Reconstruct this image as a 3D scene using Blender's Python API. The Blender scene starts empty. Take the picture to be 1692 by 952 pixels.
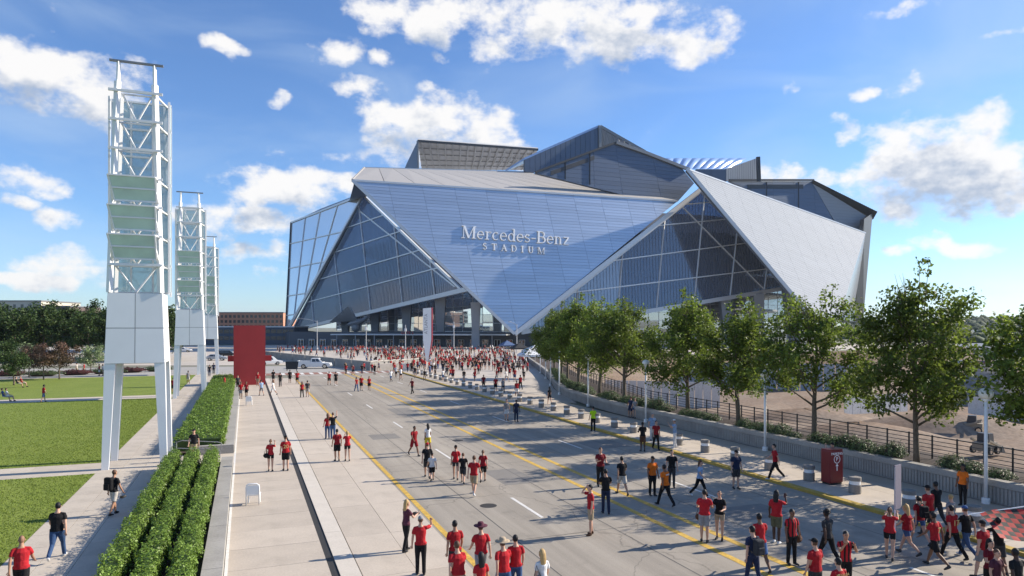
import bpy, bmesh, math, random
import numpy as np
from mathutils import Vector, Matrix

scene = bpy.context.scene
COL = scene.collection
R = math.radians

# ---------------------------------------------------------------- camera
FPX, CX, HY, HCAM = 1128.0, 846.0, 540.0, 7.6
cam_data = bpy.data.cameras.new("camera")
cam_data.sensor_width = 36.0
cam_data.lens = FPX / 1692.0 * 36.0
cam_data.shift_y = (HY - 476.0) / 1692.0
cam_data.clip_start = 0.1
cam_data.clip_end = 12000.0
cam = bpy.data.objects.new("camera", cam_data)
cam.location = (0, 0, HCAM)
cam.rotation_euler = (R(90), 0, 0)
COL.objects.link(cam)
scene.camera = cam

# ---------------------------------------------------------------- sun and sky
SUN_EL = 29.0
SUN_DIR = Vector((0.9496, 0.3134, 0)).normalized() * math.cos(R(SUN_EL)) + Vector((0, 0, math.sin(R(SUN_EL))))
sun_data = bpy.data.lights.new("sun", 'SUN')
sun_data.energy = 5.0
sun_data.angle = R(0.5)
sun_data.color = (1.0, 0.90, 0.76)
sun = bpy.data.objects.new("sun", sun_data)
sun.rotation_euler = SUN_DIR.to_track_quat('Z', 'Y').to_euler()
sun.location = (60, 30, 90)
COL.objects.link(sun)

scene.view_settings.view_transform = 'Standard'
scene.view_settings.look = 'None'
scene.view_settings.exposure = 0.72
scene.view_settings.gamma = 1.0
scene.view_settings.use_curve_mapping = False
scene.render.engine = 'CYCLES'
scene.cycles.use_denoising = True
try:
    scene.cycles.denoiser = 'OPENIMAGEDENOISE'
except Exception:
    pass
scene.cycles.max_bounces = 6
scene.cycles.diffuse_bounces = 2
scene.cycles.glossy_bounces = 3
scene.cycles.transmission_bounces = 4
scene.cycles.transparent_max_bounces = 10
scene.cycles.caustics_reflective = False
scene.cycles.caustics_refractive = False

world = bpy.data.worlds.new("World")
scene.world = world
world.use_nodes = True
SKY_STRENGTH = 0.095
SKY_BALANCE = (0.76, 0.94, 1.18)      # daylight white balance


def build_world():
    nt = world.node_tree
    N, L = nt.nodes, nt.links
    for n in list(N):
        N.remove(n)
    out = N.new('ShaderNodeOutputWorld')
    bg = N.new('ShaderNodeBackground')
    bg.inputs['Strength'].default_value = SKY_STRENGTH
    L.new(bg.outputs[0], out.inputs[0])
    sky = N.new('ShaderNodeTexSky')
    sky.sky_type = 'NISHITA'
    sky.sun_disc = False
    sky.sun_elevation = R(SUN_EL)
    sky.sun_rotation = math.atan2(SUN_DIR.x, SUN_DIR.y)
    sky.altitude = 300
    sky.air_density = 1.0
    sky.dust_density = 0.25
    sky.ozone_density = 3.0
    # --- clouds: cumulus banks at compass bearing / elevation (radians), broken up by noise
    bank = []
    def c(px, py, w, h, k=1.0):
        dx, dz = (px - CX) / FPX, (HY - py) / FPX
        az = math.atan2(dx, 1.0)
        el = math.atan2(dz, math.hypot(dx, 1.0))
        sc = math.cos(az)
        bank.append((az, el, w / FPX * sc * sc, h / FPX * sc, k))
    c(70, 118, 105, 48); c(165, 150, 75, 42); c(30, 110, 70, 40)
    c(720, 20, 130, 36); c(930, 32, 190, 52); c(1040, 62, 80, 38); c(1140, 70, 70, 26, .8)
    c(700, 225, 95, 52, 1.1); c(800, 215, 58, 44, 1.1); c(640, 240, 50, 36); c(720, 262, 130, 30)
    c(470, 318, 100, 30); c(540, 305, 45, 24); c(430, 375, 75, 26); c(340, 355, 45, 30); c(420, 425, 60, 18, .8)
    c(1540, 240, 125, 56, 1.2); c(1610, 285, 140, 54, 1.25); c(1480, 295, 95, 44, 1.1); c(1560, 275, 150, 60, 1.2); c(1300, 292, 62, 18, .9)
    c(40, 302, 62, 24); c(25, 338, 40, 14, .8); c(120, 440, 95, 22); c(60, 462, 80, 16, .9); c(95, 365, 36, 18, .8)
    c(555, 86, 44, 20, .85); c(375, 66, 44, 13, .75); c(585, 145, 52, 14, .8); c(455, 160, 20, 10, .7); c(625, 105, 18, 10, .65)
    c(1585, 396, 72, 15, .85); c(1475, 412, 34, 10, .75); c(1490, 6, 70, 12, .8); c(1385, 205, 32, 18, .7)
    c(1425, 150, 26, 10, .65); c(1500, 140, 26, 14, .65); c(430, 468, 30, 12, .7); c(240, 470, 60, 14, .7)
    c(728, 92, 14, 9, .65); c(1295, 152, 14, 8, .6); c(1680, 300, 60, 40); c(1650, 60, 40, 8, .5)
    # the same kind of sky goes on all round, outside the view
    rnd = random.Random(5)
    for i in range(9):
        a = rnd.uniform(0.85, 2 * math.pi - 0.85)
        bank.append((a if a < math.pi else a - 2 * math.pi, rnd.uniform(0.06, 0.6), rnd.uniform(.1, .3), rnd.uniform(.03, .07), rnd.uniform(.7, 1.05)))

    g = bpy.data.node_groups.new("cloud_cover", 'ShaderNodeTree')
    g.interface.new_socket("Vector", in_out='INPUT', socket_type='NodeSocketVector')
    g.interface.new_socket("Cover", in_out='OUTPUT', socket_type='NodeSocketFloat')
    GN, GL = g.nodes, g.links
    gi = GN.new('NodeGroupInput'); go = GN.new('NodeGroupOutput')
    sep = GN.new('ShaderNodeSeparateXYZ'); GL.new(gi.outputs[0], sep.inputs[0])
    def m(op, a, b=None, clamp=False):
        n = GN.new('ShaderNodeMath'); n.operation = op; n.use_clamp = clamp
        for i, s in enumerate((a, b)):
            if s is None: continue
            if isinstance(s, (int, float)): n.inputs[i].default_value = s
            else: GL.new(s, n.inputs[i])
        return n.outputs[0]
    az = m('ARCTAN2', sep.outputs[0], sep.outputs[1])
    el = m('ARCSINE', sep.outputs[2])
    comb = GN.new('ShaderNodeCombineXYZ'); GL.new(az, comb.inputs[0]); GL.new(el, comb.inputs[1])
    # warp the bearing a little so that outlines billow
    nz = GN.new('ShaderNodeTexNoise'); nz.inputs['Scale'].default_value = 9.0; nz.inputs['Detail'].default_value = 5
    GL.new(gi.outputs[0], nz.inputs['Vector'])
    def vm(op, a, b=None, sc=None):
        n = GN.new('ShaderNodeVectorMath'); n.operation = op
        for i, s in enumerate((a, b)):
            if s is None: continue
            if isinstance(s, tuple): n.inputs[i].default_value = s
            else: GL.new(s, n.inputs[i])
        if sc is not None: n.inputs['Scale'].default_value = sc
        return n
    off = vm('SUBTRACT', nz.outputs['Color'], (0.5, 0.5, 0.5))
    off = vm('SCALE', off.outputs[0], sc=0.085)
    pos = vm('ADD', comb.outputs[0], off.outputs[0])
    best = None
    for (a0, e0, wa, he, k) in bank:
        d = vm('SUBTRACT', pos.outputs[0], (a0, e0, 0))
        d = vm('MULTIPLY', d.outputs[0], (1 / (wa * 1.25), 1 / (he * 1.3), 0))
        q = vm('DOT_PRODUCT', d.outputs[0], d.outputs[0]).outputs['Value']
        s = m('MULTIPLY', m('SUBTRACT', 1.0, q), k)
        best = s if best is None else m('MAXIMUM', best, s)
    best = m('MAXIMUM', best, -0.6)
    n2 = GN.new('ShaderNodeTexNoise'); n2.inputs['Scale'].default_value = 19.0; n2.inputs['Detail'].default_value = 9
    n2.inputs['Roughness'].default_value = 0.58
    st = vm('MULTIPLY', gi.outputs[0], (1, 1, 1.5)); GL.new(st.outputs[0], n2.inputs['Vector'])
    fb = m('MULTIPLY', m('SUBTRACT', n2.outputs['Fac'], 0.53), 3.2)
    GL.new(m('ADD', m('MULTIPLY', best, 0.85), fb), go.inputs[0])

    tc = N.new('ShaderNodeTexCoord')
    g1 = N.new('ShaderNodeGroup'); g1.node_tree = g; L.new(tc.outputs['Generated'], g1.inputs[0])
    sh = N.new('ShaderNodeVectorMath'); sh.operation = 'ADD'; L.new(tc.outputs['Generated'], sh.inputs[0])
    sh.inputs[1].default_value = (0.014, 0.004, 0.034)
    g2 = N.new('ShaderNodeGroup'); g2.node_tree = g; L.new(sh.outputs[0], g2.inputs[0])
    def mr(v, a, b, lo=0.0, hi=1.0, smooth=True):
        n = N.new('ShaderNodeMapRange'); n.interpolation_type = 'SMOOTHSTEP' if smooth else 'LINEAR'
        n.inputs['From Min'].default_value = a; n.inputs['From Max'].default_value = b
        n.inputs['To Min'].default_value = lo; n.inputs['To Max'].default_value = hi
        L.new(v, n.inputs['Value']); return n.outputs['Result']
    def wm(op, a, b):
        n = N.new('ShaderNodeMath'); n.operation = op
        for i, s in enumerate((a, b)):
            if isinstance(s, (int, float)): n.inputs[i].default_value = s
            else: L.new(s, n.inputs[i])
        return n.outputs[0]
    cover = mr(g1.outputs[0], -0.08, 0.74, 0, 0.96)
    thick = mr(g2.outputs[0], 0.15, 1.25, 0, 1)
    ramp = N.new('ShaderNodeMix'); ramp.data_type = 'RGBA'
    ramp.inputs[6].default_value = (6.5, 6.4, 6.3, 1)
    ramp.inputs[7].default_value = (2.9, 3.4, 4.3, 1)
    L.new(thick, ramp.inputs[0])
    # thin high veil
    n3 = N.new('ShaderNodeTexNoise'); n3.inputs['Scale'].default_value = 3.2; n3.inputs['Detail'].default_value = 7
    n3.inputs['Distortion'].default_value = 0.6
    st3 = N.new('ShaderNodeVectorMath'); st3.operation = 'MULTIPLY'; st3.inputs[1].default_value = (1, 1, 3.2)
    L.new(tc.outputs['Generated'], st3.inputs[0]); L.new(st3.outputs[0], n3.inputs['Vector'])
    veil = mr(n3.outputs['Fac'], 0.4, 0.8, 0.0, 0.42)
    mixv = N.new('ShaderNodeMix'); mixv.data_type = 'RGBA'
    tint = N.new('ShaderNodeVectorMath'); tint.operation = 'MULTIPLY'; tint.inputs[1].default_value = SKY_BALANCE
    L.new(sky.outputs[0], tint.inputs[0])
    L.new(veil, mixv.inputs[0]); L.new(tint.outputs[0], mixv.inputs[6]); mixv.inputs[7].default_value = (3.8, 4.8, 6.0, 1)
    mixc = N.new('ShaderNodeMix'); mixc.data_type = 'RGBA'
    L.new(cover, mixc.inputs[0]); L.new(mixv.outputs[2], mixc.inputs[6]); L.new(ramp.outputs[2], mixc.inputs[7])
    L.new(mixc.outputs[2], bg.inputs['Color'])
    world.cycles.sampling_method = 'MANUAL'
    world.cycles.sample_map_resolution = 512


build_world()

# ---------------------------------------------------------------- frames
ROAD_ANG = math.atan2(0.391, 1.0)              # the avenue runs 21 degrees left of the view
DV = Vector((-math.sin(ROAD_ANG), math.cos(ROAD_ANG), 0))
RV = Vector((math.cos(ROAD_ANG), math.sin(ROAD_ANG), 0))
UP = Vector((0, 0, 1))


def W(v, u, z=0.0):
    """avenue frame (v to the right, u along) to world"""
    return RV * v + DV * u + UP * z


def toVU(p):
    return (p.x * RV.x + p.y * RV.y, p.x * DV.x + p.y * DV.y)


def P(px, py, Y):
    return Vector(((px - CX) / FPX * Y, Y, HCAM + (HY - py) / FPX * Y))


def G(px, py, z=0.0):
    """ground point seen at a photo pixel"""
    return P(px, py, FPX * (HCAM - z) / (py - HY))


# ---------------------------------------------------------------- mesh helpers
class MB:
    def __init__(s):
        s.v, s.f, s.m = [], [], []

    def add(s, verts, faces, mi=0):
        b = len(s.v)
        s.v.extend([tuple(p) for p in verts])
        for f in faces:
            s.f.append(tuple(b + i for i in f)); s.m.append(mi)

    def box(s, x0, x1, y0, y1, z0, z1, mi=0, M=None):
        vs = [Vector((x, y, z)) for z in (z0, z1) for y in (y0, y1) for x in (x0, x1)]
        if M is not None: vs = [M @ p for p in vs]
        s.add(vs, [(0, 2, 3, 1), (4, 5, 7, 6), (0, 1, 5, 4), (2, 6, 7, 3), (0, 4, 6, 2), (1, 3, 7, 5)], mi)

    def bar(s, a, b, w, h=None, mi=0, up=UP):
        """rectangular bar between two points"""
        a, b = Vector(a), Vector(b); h = h or w
        d = (b - a)
        if d.length < 1e-6: return
        d.normalize()
        up = Vector(up)
        sx = d.cross(up)
        if sx.length < 1e-3: sx = d.cross(Vector((1, 0, 0)))
        sx.normalize(); sy = sx.cross(d)
        q = [sx * (w / 2 * i) + sy * (h / 2 * j) for i, j in ((-1, -1), (1, -1), (1, 1), (-1, 1))]
        s.add([a + o for o in q] + [b + o for o in q],
              [(3, 2, 1, 0), (4, 5, 6, 7), (0, 1, 5, 4), (1, 2, 6, 5), (2, 3, 7, 6), (3, 0, 4, 7)], mi)

    def tube(s, pts, rad, n=8, mi=0, caps=True, ell=None):
        """tube through points; rad number/list; ell=(list of (rx,ry)) uses world x/y for rings"""
        pts = [Vector(p) for p in pts]
        k = len(pts)
        if isinstance(rad, (int, float)): rad = [rad] * k
        rings = []
        prev = None
        for i, p in enumerate(pts):
            d = (pts[min(i + 1, k - 1)] - pts[max(i - 1, 0)]).normalized()
            ref = prev if prev is not None else (Vector((1, 0, 0)) if abs(d.x) < .9 else Vector((0, 1, 0)))
            sx = (ref - d * ref.dot(d)).normalized(); sy = d.cross(sx); prev = sx
            r = rad[i]
            rx, ry = r if isinstance(r, tuple) else (r, r)
            rings.append([p + sx * (rx * math.cos(2 * math.pi * j / n)) + sy * (ry * math.sin(2 * math.pi * j / n)) for j in range(n)])
        vs = [q for r_ in rings for q in r_]
        fs = []
        for i in range(k - 1):
            for j in range(n):
                a, b = i * n + j, i * n + (j + 1) % n
                fs.append((a, b, b + n, a + n))
        if caps:
            fs.append(tuple(reversed(range(n)))); fs.append(tuple(range((k - 1) * n, k * n)))
        s.add(vs, fs, mi)

    def prism(s, poly, off, mi=0):
        """closed prism from a planar polygon and an extrusion vector"""
        off = Vector(off); k = len(poly)
        a = [Vector(p) for p in poly]; b = [p + off for p in a]
        fs = [tuple(range(k)), tuple(reversed(range(k, 2 * k)))]
        for i in range(k):
            j = (i + 1) % k
            fs.append((j, i, i + k, j + k))
        s.add(a + b, fs, mi)

    def lathe(s, prof, n=16, mi=0, c=(0, 0, 0), sx=1.0, sy=1.0):
        cx, cy, cz = c
        vs, fs = [], []
        for r, z in prof:
            for j in range(n):
                a = 2 * math.pi * j / n
                vs.append((cx + r * sx * math.cos(a), cy + r * sy * math.sin(a), cz + z))
        k = len(prof)
        for i in range(k - 1):
            for j in range(n):
                a, b = i * n + j, i * n + (j + 1) % n
                fs.append((a, b, b + n, a + n))
        fs.append(tuple(reversed(range(n)))); fs.append(tuple(range((k - 1) * n, k * n)))
        s.add(vs, fs, mi)

    def ball(s, c, r, n=10, mi=0):
        rx, ry, rz = r if isinstance(r, tuple) else (r, r, r)
        prof = [(math.sin(math.pi * i / n) * 1.0, -math.cos(math.pi * i / n)) for i in range(n + 1)]
        prof = [(max(a, 1e-3), b) for a, b in prof]
        t = MB(); t.lathe(prof, max(8, n), mi)
        s.add([(c[0] + x * rx, c[1] + y * ry, c[2] + z * rz) for x, y, z in t.v], t.f, mi)

    def mesh(s, name, mats, smooth=False, fix=True):
        me = bpy.data.meshes.new(name)
        me.from_pydata(s.v, [], s.f)
        for mt in (mats if isinstance(mats, (list, tuple)) else [mats]):
            me.materials.append(mt)
        if any(s.m): me.polygons.foreach_set('material_index', s.m)
        if fix:
            bm = bmesh.new(); bm.from_mesh(me)
            bmesh.ops.recalc_face_normals(bm, faces=bm.faces)
            bm.to_mesh(me); bm.free()
        if smooth:
            me.polygons.foreach_set('use_smooth', [True] * len(me.polygons))
        me.update()
        return me

    def build(s, name, mats, parent=None, smooth=False, fix=True):
        return link(name, s.mesh(name, mats, smooth, fix), parent)


def link(name, data, parent=None):
    o = bpy.data.objects.new(name, data)
    COL.objects.link(o)
    if parent is not None: o.parent = parent
    return o


def tag(o, label=None, cat=None, group=None, kind=None):
    if label: o['label'] = label
    if cat: o['category'] = cat
    if group: o['group'] = group
    if kind: o['kind'] = kind
    return o


def empty(name, loc=(0, 0, 0), rz=0.0):
    o = bpy.data.objects.new(name, None)
    o.empty_display_size = 0.3
    COL.objects.link(o); o.location = loc; o.rotation_euler = (0, 0, rz)
    return o


def copy_tree(o, parent=None):
    c = o.copy(); COL.objects.link(c); c.parent = parent
    for ch in list(o.children): copy_tree(ch, c)
    return c


def road(o):
    """put an object modelled as (x=v, y=u) into the avenue frame"""
    o.rotation_euler = (0, 0, ROAD_ANG); return o


def np_mesh(name, verts, faces, mats, smooth=False):
    """numpy quads/tris -> mesh"""
    me = bpy.data.meshes.new(name)
    n, k = faces.shape
    me.vertices.add(len(verts)); me.vertices.foreach_set('co', verts.astype(np.float32).ravel())
    me.loops.add(n * k); me.loops.foreach_set('vertex_index', faces.astype(np.int32).ravel())
    me.polygons.add(n); me.polygons.foreach_set('loop_start', np.arange(0, n * k, k, dtype=np.int32))
    me.update(calc_edges=True); me.validate()
    for mt in (mats if isinstance(mats, (list, tuple)) else [mats]):
        me.materials.append(mt)
    if smooth: me.polygons.foreach_set('use_smooth', [True] * n)
    return me


# ---------------------------------------------------------------- materials
def mat(name, col, rough=0.6, metal=0.0, var=0.0, scale=3.0, col2=None, bump=0.0, bscale=40.0, spec=0.5,
        island=0.0, objrand=0.0, coord='Object', stretch=None, transl=0.0, detail=4.0, fine=0.0, fscale=60.0, stain=0.0, streak=0.0, cracks=0.0):
    m = bpy.data.materials.new(name); m.use_nodes = True
    nt = m.node_tree; N, L = nt.nodes, nt.links
    b = N['Principled BSDF']
    b.inputs['Roughness'].default_value = rough
    b.inputs['Metallic'].default_value = metal
    b.inputs['Specular IOR Level'].default_value = spec
    c = (col[0], col[1], col[2], 1)
    b.inputs['Base Color'].default_value = c
    tc = N.new('ShaderNodeTexCoord')
    vec = tc.outputs[coord]
    if stretch:
        mp = N.new('ShaderNodeMapping'); mp.inputs['Scale'].default_value = stretch
        L.new(vec, mp.inputs[0]); vec = mp.outputs[0]
    src = None
    def mixcol(fac, a, bcol):
        n = N.new('ShaderNodeMix'); n.data_type = 'RGBA'
        L.new(fac, n.inputs[0])
        if isinstance(a, tuple): n.inputs[6].default_value = a
        else: L.new(a, n.inputs[6])
        n.inputs[7].default_value = bcol
        return n.outputs[2]
    if var > 0 or col2:
        nz = N.new('ShaderNodeTexNoise'); nz.inputs['Scale'].default_value = scale; nz.inputs['Detail'].default_value = detail
        nz.inputs['Roughness'].default_value = 0.6
        L.new(vec, nz.inputs['Vector'])
        mr = N.new('ShaderNodeMapRange'); mr.inputs['From Min'].default_value = 0.3; mr.inputs['From Max'].default_value = 0.7
        L.new(nz.outputs['Fac'], mr.inputs['Value'])
        c2 = (col2[0], col2[1], col2[2], 1) if col2 else (col[0] * (1 - var), col[1] * (1 - var), col[2] * (1 - var), 1)
        src = mixcol(mr.outputs['Result'], c, c2)
    def scaled(fac_out):
        v_ = N.new('ShaderNodeVectorMath'); v_.operation = 'SCALE'
        if src is None: v_.inputs[0].default_value = c[:3]
        else: L.new(src, v_.inputs[0])
        L.new(fac_out, v_.inputs['Scale']); return v_.outputs[0]
    def ranged(v_, a, b, lo, hi):
        q = N.new('ShaderNodeMapRange'); q.inputs['From Min'].default_value = a; q.inputs['From Max'].default_value = b
        q.inputs['To Min'].default_value = lo; q.inputs['To Max'].default_value = hi; L.new(v_, q.inputs['Value']); return q.outputs['Result']
    def noise(scale_, det, st=None):
        q = N.new('ShaderNodeTexNoise'); q.inputs['Scale'].default_value = scale_; q.inputs['Detail'].default_value = det; q.inputs['Roughness'].default_value = .65
        vv = vec
        if st:
            mp_ = N.new('ShaderNodeMapping'); mp_.inputs['Scale'].default_value = st; L.new(vec, mp_.inputs[0]); vv = mp_.outputs[0]
        L.new(vv, q.inputs['Vector']); return q.outputs['Fac']
    if stain > 0:
        src = scaled(ranged(noise(.55, 8), .56, .72, 1.0, 1 - stain))
        src = scaled(ranged(noise(4.0, 3), .68, .74, 1.0, 1 - stain * .8))
    if streak > 0:
        src = scaled(ranged(noise(1.0, 5, (1.1, .035, 1)), .35, .7, 1 - streak, 1 + streak * .6))
    if cracks > 0:
        vo = N.new('ShaderNodeTexVoronoi'); vo.feature = 'DISTANCE_TO_EDGE'; vo.inputs['Scale'].default_value = .16
        ad = N.new('ShaderNodeVectorMath'); ad.operation = 'ADD'; nzc = N.new('ShaderNodeTexNoise'); nzc.inputs['Scale'].default_value = .8; nzc.inputs['Detail'].default_value = 5
        L.new(vec, nzc.inputs['Vector']); L.new(vec, ad.inputs[0]); L.new(nzc.outputs['Color'], ad.inputs[1]); L.new(ad.outputs[0], vo.inputs['Vector'])
        src = scaled(ranged(vo.outputs['Distance'], .0, .006, 1 - cracks, 1.0))
    if fine > 0:
        nf = N.new('ShaderNodeTexNoise'); nf.inputs['Scale'].default_value = fscale; nf.inputs['Detail'].default_value = 3
        L.new(vec, nf.inputs['Vector'])
        mf = N.new('ShaderNodeMapRange'); mf.inputs['From Min'].default_value = 0.3; mf.inputs['From Max'].default_value = 0.7
        mf.inputs['To Min'].default_value = 1 - fine; mf.inputs['To Max'].default_value = 1 + fine
        L.new(nf.outputs['Fac'], mf.inputs['Value'])
        vmx = N.new('ShaderNodeVectorMath'); vmx.operation = 'SCALE'
        if src is None: vmx.inputs[0].default_value = c[:3]
        else: L.new(src, vmx.inputs[0])
        L.new(mf.outputs['Result'], vmx.inputs['Scale'])
        src = vmx.outputs[0]
    for which_, amt in (('i', island), ('o', objrand)):
        if amt <= 0: continue
        if which_ == 'i':
            ge = N.new('ShaderNodeNewGeometry'); rv = ge.outputs['Random Per Island']
        else:
            oi = N.new('ShaderNodeObjectInfo'); rv = oi.outputs['Random']
        mr2 = N.new('ShaderNodeMapRange'); mr2.inputs['To Min'].default_value = 1 - amt; mr2.inputs['To Max'].default_value = 1 + amt
        L.new(rv, mr2.inputs['Value'])
        vmx = N.new('ShaderNodeVectorMath'); vmx.operation = 'SCALE'
        if src is None: vmx.inputs[0].default_value = c[:3]
        else: L.new(src, vmx.inputs[0])
        L.new(mr2.outputs['Result'], vmx.inputs['Scale'])
        src = vmx.outputs[0]
    if src is not None: L.new(src, b.inputs['Base Color'])
    if bump > 0:
        nb = N.new('ShaderNodeTexNoise'); nb.inputs['Scale'].default_value = bscale; nb.inputs['Detail'].default_value = 4
        L.new(vec, nb.inputs['Vector'])
        bp = N.new('ShaderNodeBump'); bp.inputs['Strength'].default_value = bump; bp.inputs['Distance'].default_value = 0.02
        L.new(nb.outputs['Fac'], bp.inputs['Height']); L.new(bp.outputs[0], b.inputs['Normal'])
    if transl > 0:
        tr = N.new('ShaderNodeBsdfTranslucent')
        if src is not None: L.new(src, tr.inputs['Color'])
        else: tr.inputs['Color'].default_value = c
        mx = N.new('ShaderNodeMixShader'); mx.inputs[0].default_value = transl
        L.new(b.outputs[0], mx.inputs[1]); L.new(tr.outputs[0], mx.inputs[2])
        L.new(mx.outputs[0], N['Material Output'].inputs[0])
    return m


def glass_mat(name, tint, refl=0.3, rough=0.03, rtint=(1, 1, 1), body=None, bfac=0.0):
    """thin architectural glass: see-through tint plus a mirror coat"""
    m = bpy.data.materials.new(name); m.use_nodes = True
    nt = m.node_tree; N, L = nt.nodes, nt.links
    N.remove(N['Principled BSDF'])
    t = N.new('ShaderNodeBsdfTransparent'); t.inputs[0].default_value = (*tint, 1)
    g = N.new('ShaderNodeBsdfGlossy'); g.inputs['Roughness'].default_value = rough; g.inputs['Color'].default_value = (*rtint, 1)
    mx = N.new('ShaderNodeMixShader')
    lw = N.new('ShaderNodeLayerWeight'); lw.inputs[0].default_value = 0.25
    mr = N.new('ShaderNodeMapRange'); mr.inputs['To Min'].default_value = refl; mr.inputs['To Max'].default_value = min(1, refl + 0.5)
    L.new(lw.outputs['Fresnel'], mr.inputs['Value']); L.new(mr.outputs['Result'], mx.inputs[0])
    L.new(t.outputs[0], mx.inputs[1]); L.new(g.outputs[0], mx.inputs[2])
    fin_ = mx
    if body:
        df = N.new('ShaderNodeBsdfDiffuse'); df.inputs[0].default_value = (*body, 1)
        m2 = N.new('ShaderNodeMixShader'); m2.inputs[0].default_value = bfac
        L.new(mx.outputs[0], m2.inputs[1]); L.new(df.outputs[0], m2.inputs[2]); fin_ = m2
    L.new(fin_.outputs[0], N['Material Output'].inputs[0])
    return m


M = {}
M['asphalt'] = mat('asphalt', (.35, .313, .262), .85, var=.14, scale=.12, fine=.10, fscale=38, bump=.12, bscale=60, spec=.3, stain=.22, streak=.2, cracks=.35)
M['concrete'] = mat('concrete', (.50, .435, .36), .8, var=.13, scale=.9, fine=.07, fscale=14, objrand=.06, bump=.1, bscale=25, spec=.3, stain=.13)
M['concrete_light'] = mat('concrete_light', (.57, .52, .45), .8, var=.1, scale=1.2, fine=.06, fscale=14, objrand=.04, spec=.3)
M['concrete_path'] = mat('concrete_path', (.50, .44, .365), .8, var=.12, scale=1.1, fine=.08, fscale=14, objrand=.06, spec=.3, stain=.12)
M['concrete_wall'] = mat('concrete_wall', (.36, .345, .32), .85, var=.25, scale=.8, fine=.1, fscale=12, bump=.2, spec=.25)
M['bollard'] = mat('bollard_aggregate', (.27, .25, .225), .9, var=.25, scale=6, fine=.25, fscale=60, bump=.3, bscale=60)
M['drain'] = mat('drain_iron', (.03, .028, .025), .7)
M['joint_ground'] = mat('ground_dirt', (.2, .185, .16), .95, var=.3, scale=.02, col2=(.13, .15, .08))
M['plaza'] = mat('plaza_concrete', (.50, .45, .39), .8, var=.15, scale=.12, fine=.08, fscale=2)
M['brick_pave'] = mat('brick_paving', (.30, .15, .11), .85, var=.3, scale=2)
M['grass'] = mat('grass', (.15, .20, .036), .9, var=.0, scale=.35, col2=(.19, .235, .05), fine=.3, fscale=7, bump=.6, bscale=30, spec=.15)
M['dirt'] = mat('dirt', (.20, .135, .092), .95, scale=.09, col2=(.27, .22, .175), fine=.2, fscale=2, bump=.5, bscale=2, spec=.1)
M['soil'] = mat('soil', (.06, .04, .03), .95, var=.4, scale=8)
M['yellow'] = mat('yellow_paint', (.66, .42, .07), .7, var=.35, scale=3.5, fine=.2, fscale=20)
M['yellow_kerb'] = mat('yellow_kerb_paint', (.50, .34, .06), .7, var=.35, scale=2, fine=.15)
M['white_line'] = mat('white_road_paint', (.72, .70, .66), .7, var=.22, scale=5, fine=.15)
M['white'] = mat('white_paint', (.84, .845, .84), .42, var=.05, scale=1.5)
M['white_panel'] = mat('white_panel', (.84, .85, .85), .4, var=.05, scale=.8, objrand=.03)
M['steel_grey'] = mat('grey_steel', (.26, .27, .285), .5, .3, var=.15)
M['dark_steel'] = mat('dark_steel', (.045, .05, .058), .5, .2)
M['black'] = mat('black_iron', (.012, .012, .013), .5)
M['red_wall'] = mat('red_painted_wall', (.40, .028, .03), .6, var=.14, scale=.6, bump=.05)
M['red_kiosk'] = mat('red_kiosk_paint', (.20, .012, .015), .4, var=.12)
M['trunk'] = mat('bark', (.16, .125, .09), .9, var=.4, scale=9, bump=.5, bscale=30)
M['leaf_a'] = mat('leaf_maple', (.19, .25, .04), .55, island=.45, objrand=.22, col2=(.11, .165, .026), scale=.9, transl=.5, spec=.35)
M['leaf_hedge'] = mat('leaf_hedge', (.14, .235, .034), .5, island=.45, col2=(.18, .27, .044), scale=.7, transl=.28, spec=.4)
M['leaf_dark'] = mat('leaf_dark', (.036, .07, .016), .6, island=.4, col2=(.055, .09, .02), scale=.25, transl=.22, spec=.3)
M['leaf_myrtle'] = mat('leaf_myrtle', (.09, .075, .035), .6, island=.5, col2=(.17, .085, .07), scale=.5, transl=.25, spec=.3)
M['leaf_pale'] = mat('leaf_pale', (.13, .20, .06), .6, island=.4, col2=(.3, .36, .2), scale=.7, transl=.25, spec=.3)
M['leaf_shrub'] = mat('leaf_shrub', (.065, .105, .035), .5, island=.5, col2=(.10, .14, .055), scale=1.5, transl=.2, spec=.4)
M['wood_hill'] = mat('far_wood', (.035, .062, .02), .9, island=.35, var=.4, scale=.03)
M['facade'] = mat('sky_tinted_panel', (.46, .525, .615), .36, .75, island=.08, var=.03, scale=.05)  # silver metal; the blue of its sky reflection is tinted into the base colour
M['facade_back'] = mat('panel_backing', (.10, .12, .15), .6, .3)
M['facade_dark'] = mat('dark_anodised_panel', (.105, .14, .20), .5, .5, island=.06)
M['facade_white'] = mat('pale_anodised_panel', (.33, .36, .40), .75, .0, island=.03, spec=.12)
M['roof_pale'] = mat('pale_roof_membrane', (.40, .385, .37), .7, var=.06, scale=.05)
M['fascia'] = mat('fascia_metal', (.55, .58, .62), .4, .4)
M['mullion'] = mat('mullion_pale', (.72, .75, .78), .45, .3)
M['fin'] = mat('film_seam', (.13, .15, .19), .5)
M['etfe_pane'] = glass_mat('film_pane', (.40, .46, .58), .15, .08, (.85, .92, 1.0), (.22, .265, .35), .36)
M['etfe_clear'] = glass_mat('film_pane_clear', (.62, .67, .74), .26, .12, (.9, .95, 1.0), (.5, .53, .58), .35)
M['wall_glass'] = glass_mat('curtain_wall_glass', (.35, .40, .46), .6, .02, (1, 1, 1), (.5, .52, .55), .22)
M['door_glass'] = glass_mat('door_glass', (.12, .14, .18), .12, .02)
M['tower_glass'] = glass_mat('tower_glass', (.74, .85, .87), .18, .05, (1, 1, 1), (.55, .68, .70), .42)
M['louvre_glass'] = mat('louvre_glass', (.68, .85, .77), .22, var=.12, scale=1.2, spec=.6, transl=.35)
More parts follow.
